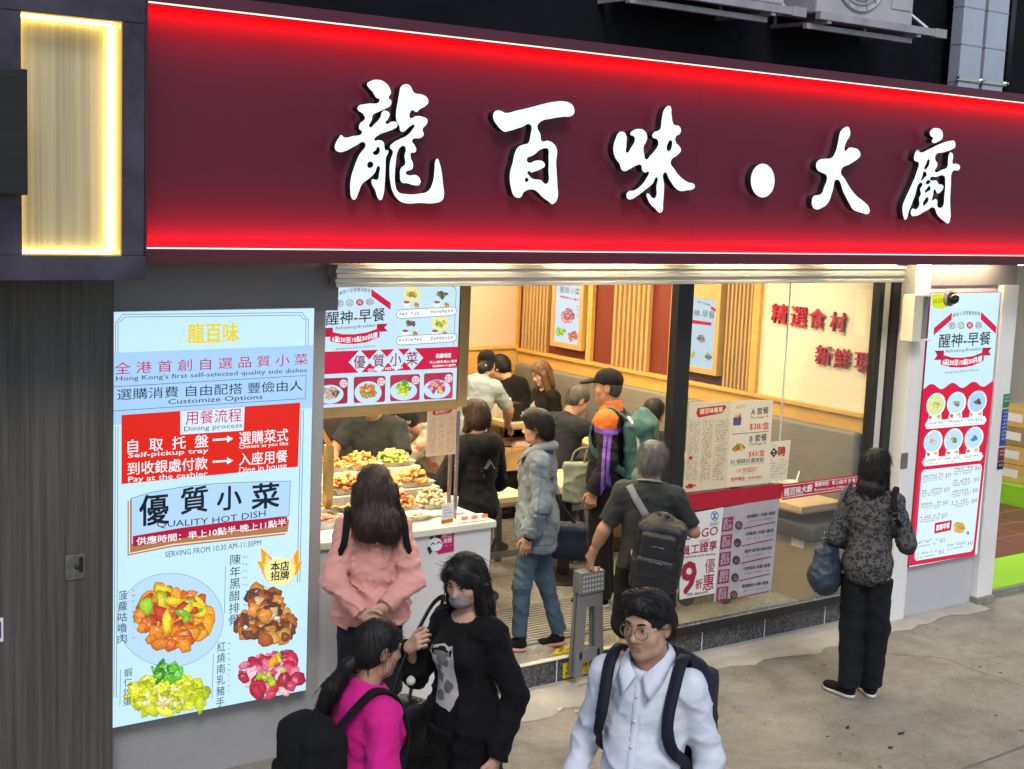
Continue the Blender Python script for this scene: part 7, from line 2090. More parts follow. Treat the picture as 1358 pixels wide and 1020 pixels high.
# ---------------------------------------------------------------- 1 pink jacket
F = Figure('woman in pink windbreaker seen from behind, hands clasped at her back', 495, (3.91, 6.47, 0), -6, H=1.68, bulk=.95, head=(-4, 8, 0),
           pose=dict(elL=(-.22, -.10, 1.10), wrL=(-.075, -.205, .945), elR=(.215, -.10, 1.10), wrR=(.055, -.215, .985), anL=(-.07, -.02, .085), toL=(-.10, .12, .03), anR=(.10, -.06, .085), toR=(.16, .08, .03)))
F.trunk(); F.headfield(detail=True)
F.hand('L', (.75, -.25, -.35), (-.1, -.9, .2), curl=.5); F.hand('R', (-.8, -.1, -.35), (.1, .9, .1), curl=.6)
F.finish()
F.hair(H_BRN, vol=.022, amp=.006, extra=[('e', (0, -.085, -.06), (.122, .068, .14)), ('e', (0, -.125, -.19), (.135, .058, .115)), ('e', (.06, -.14, -.22), (.07, .045, .10)), ('e', (-.06, -.135, -.22), (.07, .045, .085)), ('c', (-.095, -.03, -.0), (-.115, -.07, -.21), .038, .036), ('c', (.095, -.03, -.0), (.118, -.07, -.21), .038, .038)], nape=-.4, strands=260, fr=48)
J = F.J; k = F.k
F.top(M_pinkj, hem=.86, sleeve=1., loose=.026, amp=.012, fr=8.5, name='windbreaker', cuff=.03, h=.008, extra=[('c', J['pelvis']+F.up*.0+F.R @ V([-.1, 0, -.02]), J['pelvis']+F.R @ V([.1, 0, -.02]), .118*k, .118*k, .05)])
f = Field(.007)
for a, b, r in (((-.085, -.05, 1.455), (0, -.115, 1.43), .04), ((.085, -.05, 1.455), (0, -.115, 1.43), .04), ((-.075, .03, 1.44), (-.085, -.05, 1.455), .032), ((.075, .03, 1.44), (.085, -.05, 1.455), .032)):
    f.cap(F.w(a), F.w(b), r*k, (r+.004)*k, k=.03)
f.ell(F.w((0, -.125, 1.375)), V([.115, .042, .075])*k, F.R, k=.05)
f.folds(.006, 14, None, (1, 1, 2.))
field_obj('hood', f, M_pinkj, F.root)
F.bottom(M_ltrou, cuff=.10, loose=.018, wide=1.3, amp=.006, waist=.84)
F.shoes(mat('grey_mesh', (.35, .34, .32), .7, var=.2, vs=30), M_pvc)
t = thing('backpack', 'black straps of a pack worn on the front of the pink windbreaker', 'backpack', tuple(F.w((0, .2, 1.2))))
f = Field(.012); f.rbox(F.w((0, .235, 1.16)), V([.10, .05, .14])*k, F.R, rd=.03, k=.02); field_obj('bag_body', f, M_blackleath, t)
for q in (-1, 1):
    P = [F.w((q*.11, .17, 1.28)), F.w((q*.125, .11, 1.42)), F.w((q*.14, .03, 1.468)), F.w((q*.148, -.05, 1.462)), F.w((q*.158, -.112, 1.40)), F.w((q*.168, -.132, 1.32)), F.w((q*.19, -.105, 1.25)), F.w((q*.2, 0, 1.2)), F.w((q*.13, .18, 1.1))]
    ns = [F.R @ V(v) for v in ((0, 1, .3), (0, .8, .6), (0, .2, 1), (0, -.4, 1), (0, -1, .4), (q*.3, -1, 0), (q*.8, -.6, 0), (q, 0, 0), (q, .4, 0))]
    pts = smooth_pts(P, 4); g = MB(); g.strap(pts, [ns[min(8, int(round(i*8/(len(pts)-1))))] for i in range(len(pts))], .038, .012); g.build('shoulder_strap', M_blackc, t, True)
# ---------------------------------------------------------------- 2 magenta t-shirt
F = Figure('woman in magenta t-shirt with long black ponytail at the bottom edge', 480, (2.63, 4.40, 0), 62, H=1.59, bulk=1.06, head=(6, 10, 0), lean=4, skin=SK2, h=.007,
           pose=dict(elR=(.25, -.03, 1.10), wrR=(.27, .10, .88)))
F.trunk(); F.headfield(); F.hand('R', (.0, .35, -.9), (-1, 0, 0), arm=.55); F.hand('L', (0, .2, -1), (1, 0, 0), arm=.55); F.finish()
F.hair(H_BLK, vol=.009, amp=.0022, face=(0, .080, -.040, .070, .064, .094), extra=[('e', (0, -.05, -.01), (.07, .06, .075)), ('c', (0, -.098, -.055), (0, -.125, -.085), .030, .026, .015), ('c', (0, -.125, -.085), (-.025, -.165, -.19), .032, .036), ('c', (-.025, -.165, -.19), (-.05, -.185, -.32), .038, .028), ('c', (-.05, -.185, -.32), (-.06, -.19, -.42), .03, .008)], nape=-.6, fr=70, strands=160, sub=[('e', (.078, .0, -.012), (.02, .022, .032)), ('e', (-.078, .0, -.012), (.02, .022, .032))])
F.top(M_mag, hem=.80, sleeve=.40, loose=.016, amp=.008, fr=8, name='t_shirt', h=.007)
F.bottom(M_blackc); F.shoes(M_blackc, M_pvc)
backpack('backpack', 'black backpack on the back of the magenta t-shirt woman', F, M_blackc, size=(.13, .08, .19), at=(-.0, -.215, 1.12), pockets=2, w=.05, zip_m=M_greystrap)
# ---------------------------------------------------------------- 3 masked woman
F = Figure('woman in black cardigan and grey face mask clutching her bag strap', 618, (3.42, 4.86, 0), -140, H=1.64, bulk=.95, head=(-8, 15, 0), h=.008,
           pose=dict(elR=(.26, .04, 1.09), wrR=(.18, .18, 1.27), elL=(-.25, -.05, 1.09), wrL=(-.24, .06, .84)))
F.trunk(); F.headfield(); F.hand('R', (-.55, .1, .45), (-.3, -.9, .1), curl=1.25, thumb=.9); F.hand('L', (.0, .25, -.95), (1, 0, .1), curl=.5); F.finish()
F.hair(H_BRN if False else H_BLK, vol=.016, amp=.004, face=(.012, .098, -.05, .054, .064, .100), extra=[('c', (-.075, .02, .03), (-.088, .01, -.15), .030, .026), ('c', (.078, .01, .03), (.088, .0, -.15), .030, .026), ('e', (0, -.07, -.07), (.09, .045, .12)), ('c', (-.06, -.07, -.14), (-.085, -.06, -.235), .04, .015), ('c', (.06, -.07, -.14), (.085, -.05, -.23), .04, .015), ('c', (0, -.09, -.14), (0, -.09, -.235), .045, .02), ('c', (.035, .072, .088), (.078, .05, .02), .018, .018)], nape=-.4, strands=260, fr=55)
q = F.hs
M_mask = cloth('grey_mask_fabric', (.20, .17, .175), (.26, .22, .225), .85, 8, .2, 300)
f = Field(.004); f.ell(F.hw((0, .040, -.066)), V([.060, .066, .052])*q, F.hR); f.ell(F.hw((0, .088, -.035)), V([.020, .022, .030])*q, F.hR, k=.02)
f.cut(F.hw((0, .06, -.012)), F.hd((0, .35, 1))); f.cut(F.hw((0, .018, 0)), F.hd((0, -1, 0))); f.folds(.002, 30, F.hR, (.3, 1, 3)); field_obj('face_mask', f, M_mask, F.root)
for x in (-1, 1):
    g = MB(); g.tube(smooth_pts([F.hw((x*.057, .03, -.04)), F.hw((x*.072, .01, -.01)), F.hw((x*.08, -.02, .015))], 4), .0018, 5); g.build('mask_loop', M_mask, F.root, True)
J = F.J; k = F.k
F.top(M_blackc, hem=.80, sleeve=0, loose=.010, amp=.003, name='t_shirt', neck=.078, h=.008)
f_open = lambda P: -(np.abs(((P-F.pos) @ F.R)[..., 0]-.012)-.085*k) if False else None
F.top(M_blackk, hem=.34, sleeve=1., loose=.022, amp=.010, fr=7, name='cardigan', neck=.085, flare=.03, h=.009, cuff=.036,
      sub=[('c', F.w((.055, .21, 1.42)), F.w((.085, .25, .2)), .165*k, .17*k), ('c', F.w((.0, .06, 1.47)), F.w((.02, .18, 1.3)), .075*k, .10*k)])
# pale print on the t-shirt: patches laid on the cloth surface
def print_on(F, name, m, outline, y0, parent=None, th=.004, lo=.0):
    g = MB(); pts = []
    n = len(outline)
    dg = bpy.context.evaluated_depsgraph_get()
    def surf(x, z): return F.w((x, y0(x, z), z))
    c = (sum(p[0] for p in outline)/n, sum(p[1] for p in outline)/n)
    rings = [1., .66, .33]
    vs = []
    for r_ in rings: vs += [surf(c[0]+(x-c[0])*r_, c[1]+(z-c[1])*r_) for x, z in outline]
    vs.append(surf(*c)); fs = []
    for i in range(len(rings)-1):
        for j in range(n): fs.append((i*n+j, i*n+(j+1) % n, (i+1)*n+(j+1) % n, (i+1)*n+j))
    o = (len(rings)-1)*n
    for j in range(n): fs.append((o+j, o+(j+1) % n, o+n))
    g.raw(vs, fs); return g.build(name, m, parent or F.root, True)
from mathutils.bvhtree import BVHTree
def bvh_of(F, names):
    vs, fs = [], []
    for o in F.root.children:
        if o.name.split('.')[0] in names:
            b = len(vs); vs += [tuple(v.co) for v in o.data.vertices]; fs += [tuple(i+b for i in p.vertices) for p in o.data.polygons]
    return BVHTree.FromPolygons(vs, fs)
def drape(F, names, org, di, off=.004):
    """y0(x, z) found by shooting along local direction onto the garment"""
    bv = bvh_of(F, names)
    d = Vector((F.R @ V(di)).tolist())
    def y0(x, z):
        p = F.w((x, org, z))-F.pos
        h_ = bv.ray_cast(Vector(p.tolist()), d)
        return org+(h_[3]*di[1]/F.k if h_[0] is not None else .3*di[1])-off*di[1]
    return y0
yy = drape(F, ['t_shirt'], .5, (0, -1, 0))
M_pr1 = cloth('pale_print_ink', (.42, .40, .39), (.55, .52, .50), .8, 30); M_pr2 = cloth('grey_print_ink', (.10, .10, .10), (.2, .19, .19), .8, 30)
rr = random.Random(5)
def wob(cx, cz, rx, rz, n=22, a=.12): return [(cx+rx*math.cos(6.283*i/n)*(1+rr.uniform(-a, a)), cz+rz*math.sin(6.283*i/n)*(1+rr.uniform(-a, a))) for i in range(n)]
print_on(F, 'shirt_print', M_pr1, [(.035+.082*math.copysign(abs(math.cos(a))**.6, math.cos(a))*(1+rr.uniform(-.08, .08)), 1.16+.15*math.copysign(abs(math.sin(a))**.6, math.sin(a))*(1+rr.uniform(-.08, .08))) for a in np.linspace(0, 6.1, 28)], yy)
yy2 = drape(F, ['t_shirt'], .5, (0, -1, 0), .006)
for cx, cz, rx, rz in ((.02, 1.24, .03, .025), (.05, 1.17, .022, .04), (.0, 1.12, .025, .03), (.05, 1.07, .03, .02), (.03, 1.27, .04, .012)): print_on(F, 'shirt_print', M_pr2, wob(cx, cz, rx, rz, 12, .3), yy2)
F.bottom(M_blackc, cuff=.08, loose=.015); F.shoes(M_blackc, M_blackc)
# her bag
t = thing('shoulder_bag', 'slouchy black shoulder bag hanging at the cardigan woman\'s side', 'handbag', tuple(F.w((.30, .12, .8))))
f = Field(.008); c = F.w((.25, .19, .82)); f.rbox(c, V([.045, .12, .13])*k, F.R, rd=.05, k=.03); f.ell(F.w((.25, .19, .72)), V([.085, .17, .12])*k, F.R, k=.06); f.folds(.012, 9, None, (1, 1, 1.8)); field_obj('bag_body', f, M_blackleath, t)
pts = smooth_pts([F.w((.25, .22, .96)), F.w((.21, .20, 1.15)), F.w((.165, .175, 1.30)), F.w((.165, .05, 1.445)), F.w((.18, -.04, 1.44)), F.w((.27, .0, 1.2)), F.w((.25, .10, .95))], 6)
g = MB(); g.strap(pts, [F.R @ V([1, .2, .3])]*len(pts), .03, .006); g.build('strap', M_blackleath, t, True)
g = MB()
rr = random.Random(8)
for i in range(5):
    a = F.w((.30+.02*i*.3, .30+.01*i, .93-.03*i)); g.tube(smooth_pts([a, a+V([rr.uniform(-.06, .06), rr.uniform(-.06, .06), -.05]), a+V([rr.uniform(-.05, .05), rr.uniform(-.05, .05), -.12]), a+V([rr.uniform(-.07, .07), 0, -.06]), a], 5), .004, 6)
g.build('charm_loops', M_navy, t, True)
p0 = F.w((.30, .30, .93)); p1 = PT(545, 903, depth(p0)-.02)
g = MB(); g.tube([p0, (p0+p1)/2+V([0, 0, -.02]), p1], .002, 5); g.blob(p1, .021, 4, .12, 14, 10); g.build('pompom', mat('cream_pompom', (.6, .58, .45), .9, bump=.8, bs=200), t, True)
# ---------------------------------------------------------------- 4 man in pale shirt
F = Figure('man in pale blue shirt and thin glasses walking in front with a black backpack', 850, (3.50, 3.79, 0), -160, H=1.74, bulk=.94, female=False, head=(14, 4, 2), h=.006, skin=SK1,
           pose=dict(elL=(-.235, -.06, 1.10), wrL=(-.225, .03, .86), elR=(.235, -.02, 1.09), wrR=(.25, .12, .88)))
F.trunk(); F.headfield(h=.0035, jaw=1.04); F.hand('R', (0, .35, -.9), (-1, 0, 0)); F.hand('L', (0, .3, -1), (1, 0, 0)); F.finish()
F.hair(H_BLK, vol=.009, amp=.0028, h=.004, face=(0, .090, -.046, .069, .062, .102), extra=[('e', (.01, .035, .108), (.070, .058, .030)), ('c', (.035, .080, .092), (-.045, .082, .082), .019, .016), ('c', (-.05, .068, .08), (-.072, .035, .058), .016, .012)], nape=-.075, fr=75, strands=90, sub=[('e', (.078, .004, -.03), (.022, .03, .045)), ('e', (-.078, .004, -.03), (.022, .03, .045))])
q = F.hs
M_fr = mat('thin_gold_frame', (.32, .26, .18), .3, .8)
for x in (-1, 1):
    g = MB(); g.tube([F.hw((x*.034+.0255*math.cos(a), .097-.006*abs(math.cos(a))*(1 if x*math.cos(a) > 0 else 0), -.003+.0215*math.sin(a))) for a in np.linspace(0, 6.283, 25)], .0019, 5, False)
    g.tube([F.hw((x*.0595, .091, .004)), F.hw((x*.072, .05, .006)), F.hw((x*.078, -.005, .004))], .0013, 5); g.build('glasses_rim', M_fr, F.root, True)
g = MB(); g.tube([F.hw((-.0085, .0975, .0)), F.hw((0, .101, .003)), F.hw((.0085, .0975, .0))], .0013, 5); g.build('glasses_bridge', M_fr, F.root, True)
J = F.J; k = F.k
F.top(M_wshirt, hem=.80, sleeve=1., loose=.014, amp=.0085, fr=6.5, name='shirt', neck=.066, h=.006, cuff=.036, belly=.01, wid=1.0, sub=[('c', F.w((0, .07, 1.50)), F.w((0, .115, 1.395)), .045*k, .012*k)])
# collar: two folded leaves, placket, buttons, pocket
Y = drape(F, ['shirt'], .6, (0, -1, 0), .002)
collar(F, [(.012, .098, 1.412), (.045, .078, 1.448), (.068, .03, 1.474), (.068, -.03, 1.492), (.045, -.075, 1.50), (0, -.09, 1.502)], [(.052, .138, 1.335), (.088, .09, 1.398), (.092, .045, 1.425), (.09, -.04, 1.452), (.055, -.10, 1.452), (0, -.115, 1.452)], M_wshirt, .0035)
pts = [F.w((0, Y(0, z)-0.004, z)) for z in np.linspace(1.375, .95, 18)]
g = MB(); g.strap(pts, F.R @ V([0, 1, 0]), .03, .004); g.build('placket', M_wshirt, F.root, True)
for z in (1.34, 1.25, 1.16, 1.07, .98):
    c = F.w((0, Y(0, z)+.006, z)); g = MB(); g.blob(c, (.0055, .0055, .0055), 2, 0, 10, 6); g.build('button', M_por, F.root, True)
F.bottom(M_navy, cuff=.06, loose=.012); F.shoes(M_blackleath, M_blackc)
backpack('backpack', 'black backpack carried behind the man in the pale blue shirt', F, M_navy, size=(.16, .09, .24), at=(-.02, -.24, 1.12), w=.046, sl=dict(L=.026, R=.026))
# ---------------------------------------------------------------- 5 denim jacket
F = Figure('short-haired woman in denim jacket and jeans standing at the entrance', 715, (5.60, 7.22, FZ), -84, H=1.60, bulk=1.05, head=(-4, 4, 0), h=.008, skin=SK2,
           pose=dict(elL=(-.245, -.06, 1.09), wrL=(-.235, .02, .86), elR=(.24, -.06, 1.09), wrR=(.22, .06, .87), anL=(-.07, .07, .085), toL=(-.085, .215, .03), anR=(.085, -.20, .095), toR=(.16, -.075, .03), knL=(-.085, .07, .49), knR=(.09, -.07, .49)))
F.trunk(); F.headfield(); F.hand('L', (-.02, .22, -1), (1, 0, 0), curl=.5, thumb=.4); F.hand('R', (0, .2, -1), (-1, 0, 0)); F.finish()
F.hair(H_BLK, vol=.018, amp=.005, face=(0, .092, -.046, .064, .058, .092), extra=[('e', (0, .03, .09), (.07, .06, .045)), ('c', (.04, .085, .078), (-.04, .085, .078), .022, .022), ('e', (0, -.075, -.03), (.075, .045, .075))], nape=-.10, strands=260, fr=50, sub=[('e', (.08, .008, -.024), (.022, .024, .034)), ('e', (-.08, .008, -.024), (.022, .024, .034))])
J = F.J; k = F.k
M_tee = cloth('pale_print_tee', (.40, .38, .36))
F.top(M_tee, hem=.80, sleeve=0, loose=.0, amp=.004, name='t_shirt', bust=False)
F.top(M_denj, hem=.74, sleeve=.93, loose=.027, amp=.010, fr=10, name='denim_jacket', neck=.07, h=.008, cuff=.05, bust=False, flare=.0, sub=[('c', F.w((0, .22, 1.40)), F.w((0, .24, .6)), .085*k, .10*k)])
for n in 'L':
    e, w_ = J['el'+n], J['wr'+n]; d = unit(w_-e); f = Field(.006); a = w_-d*.075*k; f.cap(a, w_-d*.012*k, .072*k, .070*k, flat=1); f.cut(a-d*.0, -d); f.cap(a-d*.02, w_+d*.03, .048*k, .048*k, k=0, sub=True); field_obj('turned_cuff', f, M_denj, F.root)
collar(F, [(.04, .10, 1.40), (.066, .07, 1.445), (.080, .02, 1.475), (.072, -.04, 1.492), (.04, -.085, 1.50), (0, -.095, 1.50)], [(.085, .14, 1.33), (.125, .10, 1.385), (.128, .03, 1.43), (.115, -.06, 1.445), (.06, -.125, 1.44), (0, -.14, 1.44)], M_denj, .006, 'jacket_collar')
M_seam = cloth('denim_seam', (.07, .10, .13))
Yj = bvh_of(F, ['denim_jacket'])
def seam(F, bv, P, di, m, w_=.006, name='seam', off=.0015):
    pts = []; d = Vector((F.R @ V(di)).tolist())
    for p in P:
        o = V(F.w(p)-F.pos)-V(list(d))*.5
        h_ = bv.ray_cast(Vector(o.tolist()), d)
        if h_[0] is not None: pts.append(V(list(h_[0]))+F.pos-V(list(d))*off)
    if len(pts) > 2:
        g = MB(); g.strap(pts, -V(list(d)), w_, .002); g.build(name, m, F.root, True)
side_ = (1, 0, 0)
seam(F, Yj, [(0, y, .80+.0*y) for y in np.linspace(-.16, .16, 22)], side_, M_seam, .007)
seam(F, Yj, [(0, -.045-.02*(1.28-z)*0, z) for z in np.linspace(1.35, .80, 26)], side_, M_seam, .005)
seam(F, Yj, [(0, -.16+.16*i/10, 1.30-.02*math.sin(i*.3)) for i in range(11)], side_, M_seam, .005)
bt = bvh_of(F, ['t_shirt'])
F.bottom(M_jean, cuff=.11, loose=.006, amp=.007, fr=12)
F.shoes(M_blackc, M_pinksole, tilt=dict(R=.35))
g = MB(); w_ = J['wrL']; d = unit(w_-J['elL']); g.tube([w_-d*.008, w_+d*.012], .034*k, 16); tag_ = g.build('wrist_band', M_blackc, F.root)
# colourful letters on the tee front
Yt = drape(F, ['t_shirt'], .5, (0, -1, 0), .005)
for i, (ch, c) in enumerate(zip('SE', [(.5, .06, .12), (.05, .2, .4)])):
    for j in range(3):
        print_on(F, 'shirt_print', cloth('tee_print_%d_%d' % (i, j), [(.5, .05, .14), (.5, .35, .04), (.05, .25, .4)][(i+j) % 3]), [(-.055+.05*i+a, 1.18-.07*j+b) for a, b in ((0, 0), (.04, 0), (.04, .018), (.012, .02), (.012, .05), (0, .05))], Yt)
t = thing('shoulder_bag', 'small black nylon bag hanging behind the denim jacket woman', 'handbag', tuple(F.w((.16, -.25, .78))))
f = Field(.008); f.rbox(F.w((.17, -.22, .76)), V([.05, .09, .08])*k, F.R, rd=.04, k=.02); f.ell(F.w((.17, -.22, .72)), V([.09, .14, .09])*k, F.R, k=.05); f.folds(.008, 12); field_obj('bag_body', f, M_navy, t)
pts = smooth_pts([F.w((.17, -.15, .86)), F.w((.2, -.06, 1.1)), F.w((.18, .0, 1.44)), F.w((.19, -.10, 1.1)), F.w((.17, -.28, .86))], 6); g = MB(); g.strap(pts, F.R @ V([1, 0, .2]), .022, .005); g.build('strap', M_navy, t, True)
# ---------------------------------------------------------------- 6 grey-haired man
F = Figure('grey-haired man in charcoal t-shirt and shorts seen from behind carrying a folding stool', 870, (5.95, 6.52, 0), 6, H=1.66, bulk=.98, female=False, head=(2, 8, 0), h=.008, skin=SK2,
           pose=dict(elL=(-.275, -.02, 1.12), wrL=(-.37, .06, .90), elR=(.285, .07, 1.13), wrR=(.25, .32, 1.10)))
F.trunk(); F.headfield(); F.hand('L', (-.05, .10, -1), (.6, .5, 0), curl=1.1, arm=.7); F.hand('R', (-.2, .9, -.05), (-.6, -.1, -.7), curl=.7, arm=.7)
F.shin('L'); F.shin('R'); F.finish()
F.hair(H_GRY, vol=.010, amp=.004, face=(0, .085, -.042, .070, .062, .096), extra=[('e', (0, -.06, -.03), (.072, .05, .07))], nape=-.082, fr=90, strands=340, sub=[('e', (.08, .006, -.024), (.022, .022, .034)), ('e', (-.08, .006, -.024), (.022, .022, .034))])
J = F.J; k = F.k
F.top(M_char, hem=.80, sleeve=.42, loose=.022, amp=.008, fr=7.5, name='t_shirt', neck=.066, belly=.03, wid=1.06)
g = MB(); g.tube([F.w((.075*math.cos(a), -.028+.066*math.sin(a), 1.452-.022*math.sin(a))) for a in np.linspace(0, 6.283, 30)], .0075, 8, False); g.build('neck_band', M_greystrap, F.root, True)
F.bottom(M_blackc, cuff=.47, loose=.035, wide=1.25, amp=.006, knees=True)
F.shoes(M_blackc, M_pvc)
g = MB(); w_ = J['wrL']; d = unit(w_-J['elL']); g.tube([w_-d*.035, w_-d*.02], .031*k, 16); g.build('wristwatch', M_chrome, F.root)
t = thing('sling_backpack', 'black backpack slung across the grey-haired man\'s back on a grey strap', 'backpack', tuple(F.w((.10, -.22, 1.0))))
c = F.w((.10, -.235, 1.03)); Rb = F.R @ Ry(math.radians(6)); f = Field(.007)
f.rbox(c, V([.105, .055, .17])*k, Rb, rd=.05, k=.02); f.ell(c+Rb @ V([0, 0, .17])*k, V([.12, .075, .11])*k, Rb, k=.05); f.folds(.007, 11, None, (1, 1, 1.5)); field_obj('bag_body', f, M_blackleath, t)
f = Field(.007); f.rbox(c+Rb @ V([0, -.09, -.10])*k, V([.09, .03, .08])*k, Rb, rd=.03, k=.02); f.folds(.004, 13); field_obj('front_pocket', f, M_blackleath, t)
f = Field(.007); f.rbox(c+Rb @ V([0, -.085, .075])*k, V([.085, .025, .06])*k, Rb, rd=.03, k=.02); field_obj('middle_pocket', f, M_blackleath, t)
for z, yy, ww in ((.145, -.13, .115), (.085, -.143, .11), (-.012, -.155, .11)):
    pts = smooth_pts([c+Rb @ V([x*ww, yy+.06*x*x, z-.035*x*x])*k for x in (-1, -.5, 0, .5, 1)], 5); g = MB(); g.strap(pts, Rb @ V([0, -1, 0]), .009, .005); g.build('zip', M_chrome, t)
for x in (-.03, .02):
    g = MB(); p = c+Rb @ V([x, -.03, .26])*k; g.blob(p, (.016, .016, .02), 3, .1); g.build('strap_knob', M_blackleath, t, True)
bt = bvh_of(F, ['t_shirt'])
P = [(-.135, z_, 0) for z_ in (0,)]
def back_strap(F, bv, P, m, w_, parent, name, off=.004):
    d = Vector((F.R @ V((0, 1, 0))).tolist()); pts = []
    for x, z in P:
        o = V(F.w((x, -.6, z))-F.pos); h_ = bv.ray_cast(Vector(o.tolist()), d)
        if h_[0] is not None: pts.append(V(list(h_[0]))+F.pos-V(list(d))*off)
    pts = smooth_pts(pts, 3); g = MB(); g.strap(pts, -V(list(d)), w_, .006); return g.build(name, m, parent, True)
back_strap(F, bt, [(-.125+.034*i, 1.425-.048*i) for i in range(9)], M_greystrap, .048, t, 'strap', .008)
g = MB(); p = F.w((-.045, -.165, .985)); g.blob(p, (.035, .02, .05), 3, .25, 12, 8); g.build('white_tag', M_por, t, True)
# folding stool in his hand
def foldstool():
    hnd = J['wrL']+F.R @ V([-.005, .012, -.085])*k
    top = hnd+V([0, 0, -.01]); bot = PT(778, 893, depth(hnd)+.02)
    ax_ = unit(top-bot); L = np.linalg.norm(top-bot)
    wd = unit(np.cross(ax_, G))*1.; wd = unit(GR*.80+G*.55); wd = unit(wd-ax_*(wd@ax_)); nn = np.cross(wd, ax_)
    t = thing('folding_step_stool', 'grey plastic folding step stool held down at the grey-haired man\'s left side', 'step stool', tuple(bot))
    P = lambda a, b, c: bot+wd*a+ax_*b+nn*c
    M_fs = mat('grey_stool_plastic', (.16, .165, .165), .42, var=.06, vs=5); M_dots = mat('pale_grip_dots', (.5, .5, .48), .6)
    def slab(w0, w1, b0, b1, c0, c1, g):
        q = [P(-w0, b0, c0), P(w0, b0, c0), P(w1, b1, c0), P(-w1, b1, c0)]; g.hexa(q, nn*(c1-c0))
    Lb = L
    for sgn, lab in ((0, 'front_leg_panel'), (1, 'rear_leg_panel')):
        c0, c1 = (-.045, -.02) if sgn else (.0, .026); g = MB(); W0, W1 = .118, .085
        H0, H1 = .26*Lb, .66*Lb
        ww = lambda b: W0+(W1-W0)*b/Lb
        def seg(b0, b1, x0a, x1a, x0b, x1b):
            q = [P(x0a, b0, c0), P(x1a, b0, c0), P(x1b, b1, c0), P(x0b, b1, c0)]; g.hexa(q, nn*(c1-c0))
        iw = .045
        seg(0, .13*Lb, -ww(0), -.055, -ww(.13*Lb), -.05); seg(0, .13*Lb, .055, ww(0), .05, ww(.13*Lb))
        seg(.13*Lb, H0, -ww(.13*Lb), ww(.13*Lb), -ww(H0), ww(H0)); seg(H1, .80*Lb, -ww(H1), ww(H1), -ww(.8*Lb), ww(.8*Lb))
        seg(H0, H1, -ww(H0), -iw, -ww(H1), -iw*.8); seg(H0, H1, iw, ww(H0), iw*.8, ww(H1))
        g.build(lab, M_fs, t)
        g = MB()
        for x in (-.072, .072):
            ce = P(x, .2*Lb, c1+.0006); vs = [ce+wd*.012*math.cos(a)+ax_*.03*math.sin(a) for a in np.linspace(0, 6.0, 14)]; g.raw(vs, [tuple(range(14))])
        g.build('hole', M_black, t, fix=False)
    g = MB()
    slab(.095, .09, .80*Lb, 1.0*Lb, -.05, .04, g); g.build('seat', M_fs, t)
    g = MB()
    for i in range(7):
        for j in range(4):
            ce = P(-.072+.024*i, (.83+.045*j)*Lb, .0415); vs = [ce+wd*.0075*math.cos(a)+ax_*.008*math.sin(a) for a in np.linspace(0, 5.6, 8)]; g.raw(vs, [tuple(range(8))])
    g.build('grip_dots', M_dots, t, fix=False)
foldstool()
# ---------------------------------------------------------------- 7 man in cap
F = Figure('man in black cap and black track jacket with purple stripes and orange collar', 808, (6.68, 7.80, FZ), -82, H=1.74, bulk=1.0, female=False, head=(-2, 3, 0), h=.009, skin=SK2,
           pose=dict(elL=(-.24, -.04, 1.09), wrL=(-.23, .05, .87)))
F.trunk(); F.headfield(); F.hand('L', (0, .2, -1), (1, 0, 0), curl=.8); F.hand('R', (0, .2, -1), (-1, 0, 0)); F.finish()
F.hair(H_SLT, vol=.003, amp=.001, nape=-.07, face=(0, .082, -.04, .072, .066, .10), sub=[('e', (.08, .006, -.02), (.022, .024, .036)), ('e', (-.08, .006, -.02), (.022, .024, .036))], fr=90)
J = F.J; k = F.k; q = F.hs
f = Field(.006); f.ell(F.hw((0, -.012, .045)), V([.086, .106, .092])*q, F.hR); f.cut(F.hw((0, 0, .026)), F.hd((0, .12, -1))); f.folds(.002, 16); field_obj('cap', f, M_blackc, F.root)
f = Field(.005); f.ell(F.hw((0, .115, .040)), V([.068, .085, .018])*q, F.hR @ Rx(-.18)); f.ell(F.hw((0, .10, .022)), V([.06, .085, .014])*q, F.hR @ Rx(-.18), k=.004, sub=True); field_obj('cap_brim', f, M_blackc, F.root)
M_track = cloth('black_track_fabric', (.012, .012, .016), None, .6, 6, .15, 250); M_oran = cloth('orange_panel', (.62, .14, .03), var=.06); M_purp = cloth('purple_stripe', (.17, .09, .42), var=.06)
def pk(P):
    L = ((P-F.pos) @ F.R)/k
    sleeve = L[:, 0] < -.16
    z, y = L[:, 2], L[:, 1]
    r = np.zeros(len(P))
    yoke = (z > 1.325) & (np.abs(L[:, 0]) > .07) & (y > -.09)
    r[yoke] = 1
    r[(np.abs(L[:, 0]) > .08) & (z >= 1.285) & ~yoke & (z < 1.325)] = 2
    st = (L[:, 0] < -.12) & (z < 1.29) & ((np.abs(y+.05+.0*z) < .012) | (np.abs(y+.018) < .012))
    r[st] = 2
    r[(z > 1.425) & (np.abs(L[:, 0]) < .12)] = 1
    return r
F.top([M_track, M_oran, M_purp], hem=.80, sleeve=1., loose=.030, amp=.008, fr=7.5, name='track_jacket', neck=.058, pick=pk, h=.008)
f = Field(.006); f.cap(F.w((0, -.022, 1.43)), F.w((0, -.01, 1.49)), .072*k, .068*k, flat=1); f.cap(F.w((0, -.02, 1.40)), F.w((0, -.008, 1.56)), .058*k, .06*k, k=0, sub=True); field_obj('collar', f, M_oran, F.root)
F.bottom(M_blackc, cuff=.06, loose=.02); F.shoes(M_blackc, M_pvc)
backpack('backpack', 'teal backpack with pale piping worn by the man in the black cap', F, M_teal, size=(.16, .10, .25), at=(0, -.245, 1.13), pockets=1, w=.06, lean=-4)
bp = [o for o in bpy.data.objects if o.get('label', '').startswith('teal backpack')][0]
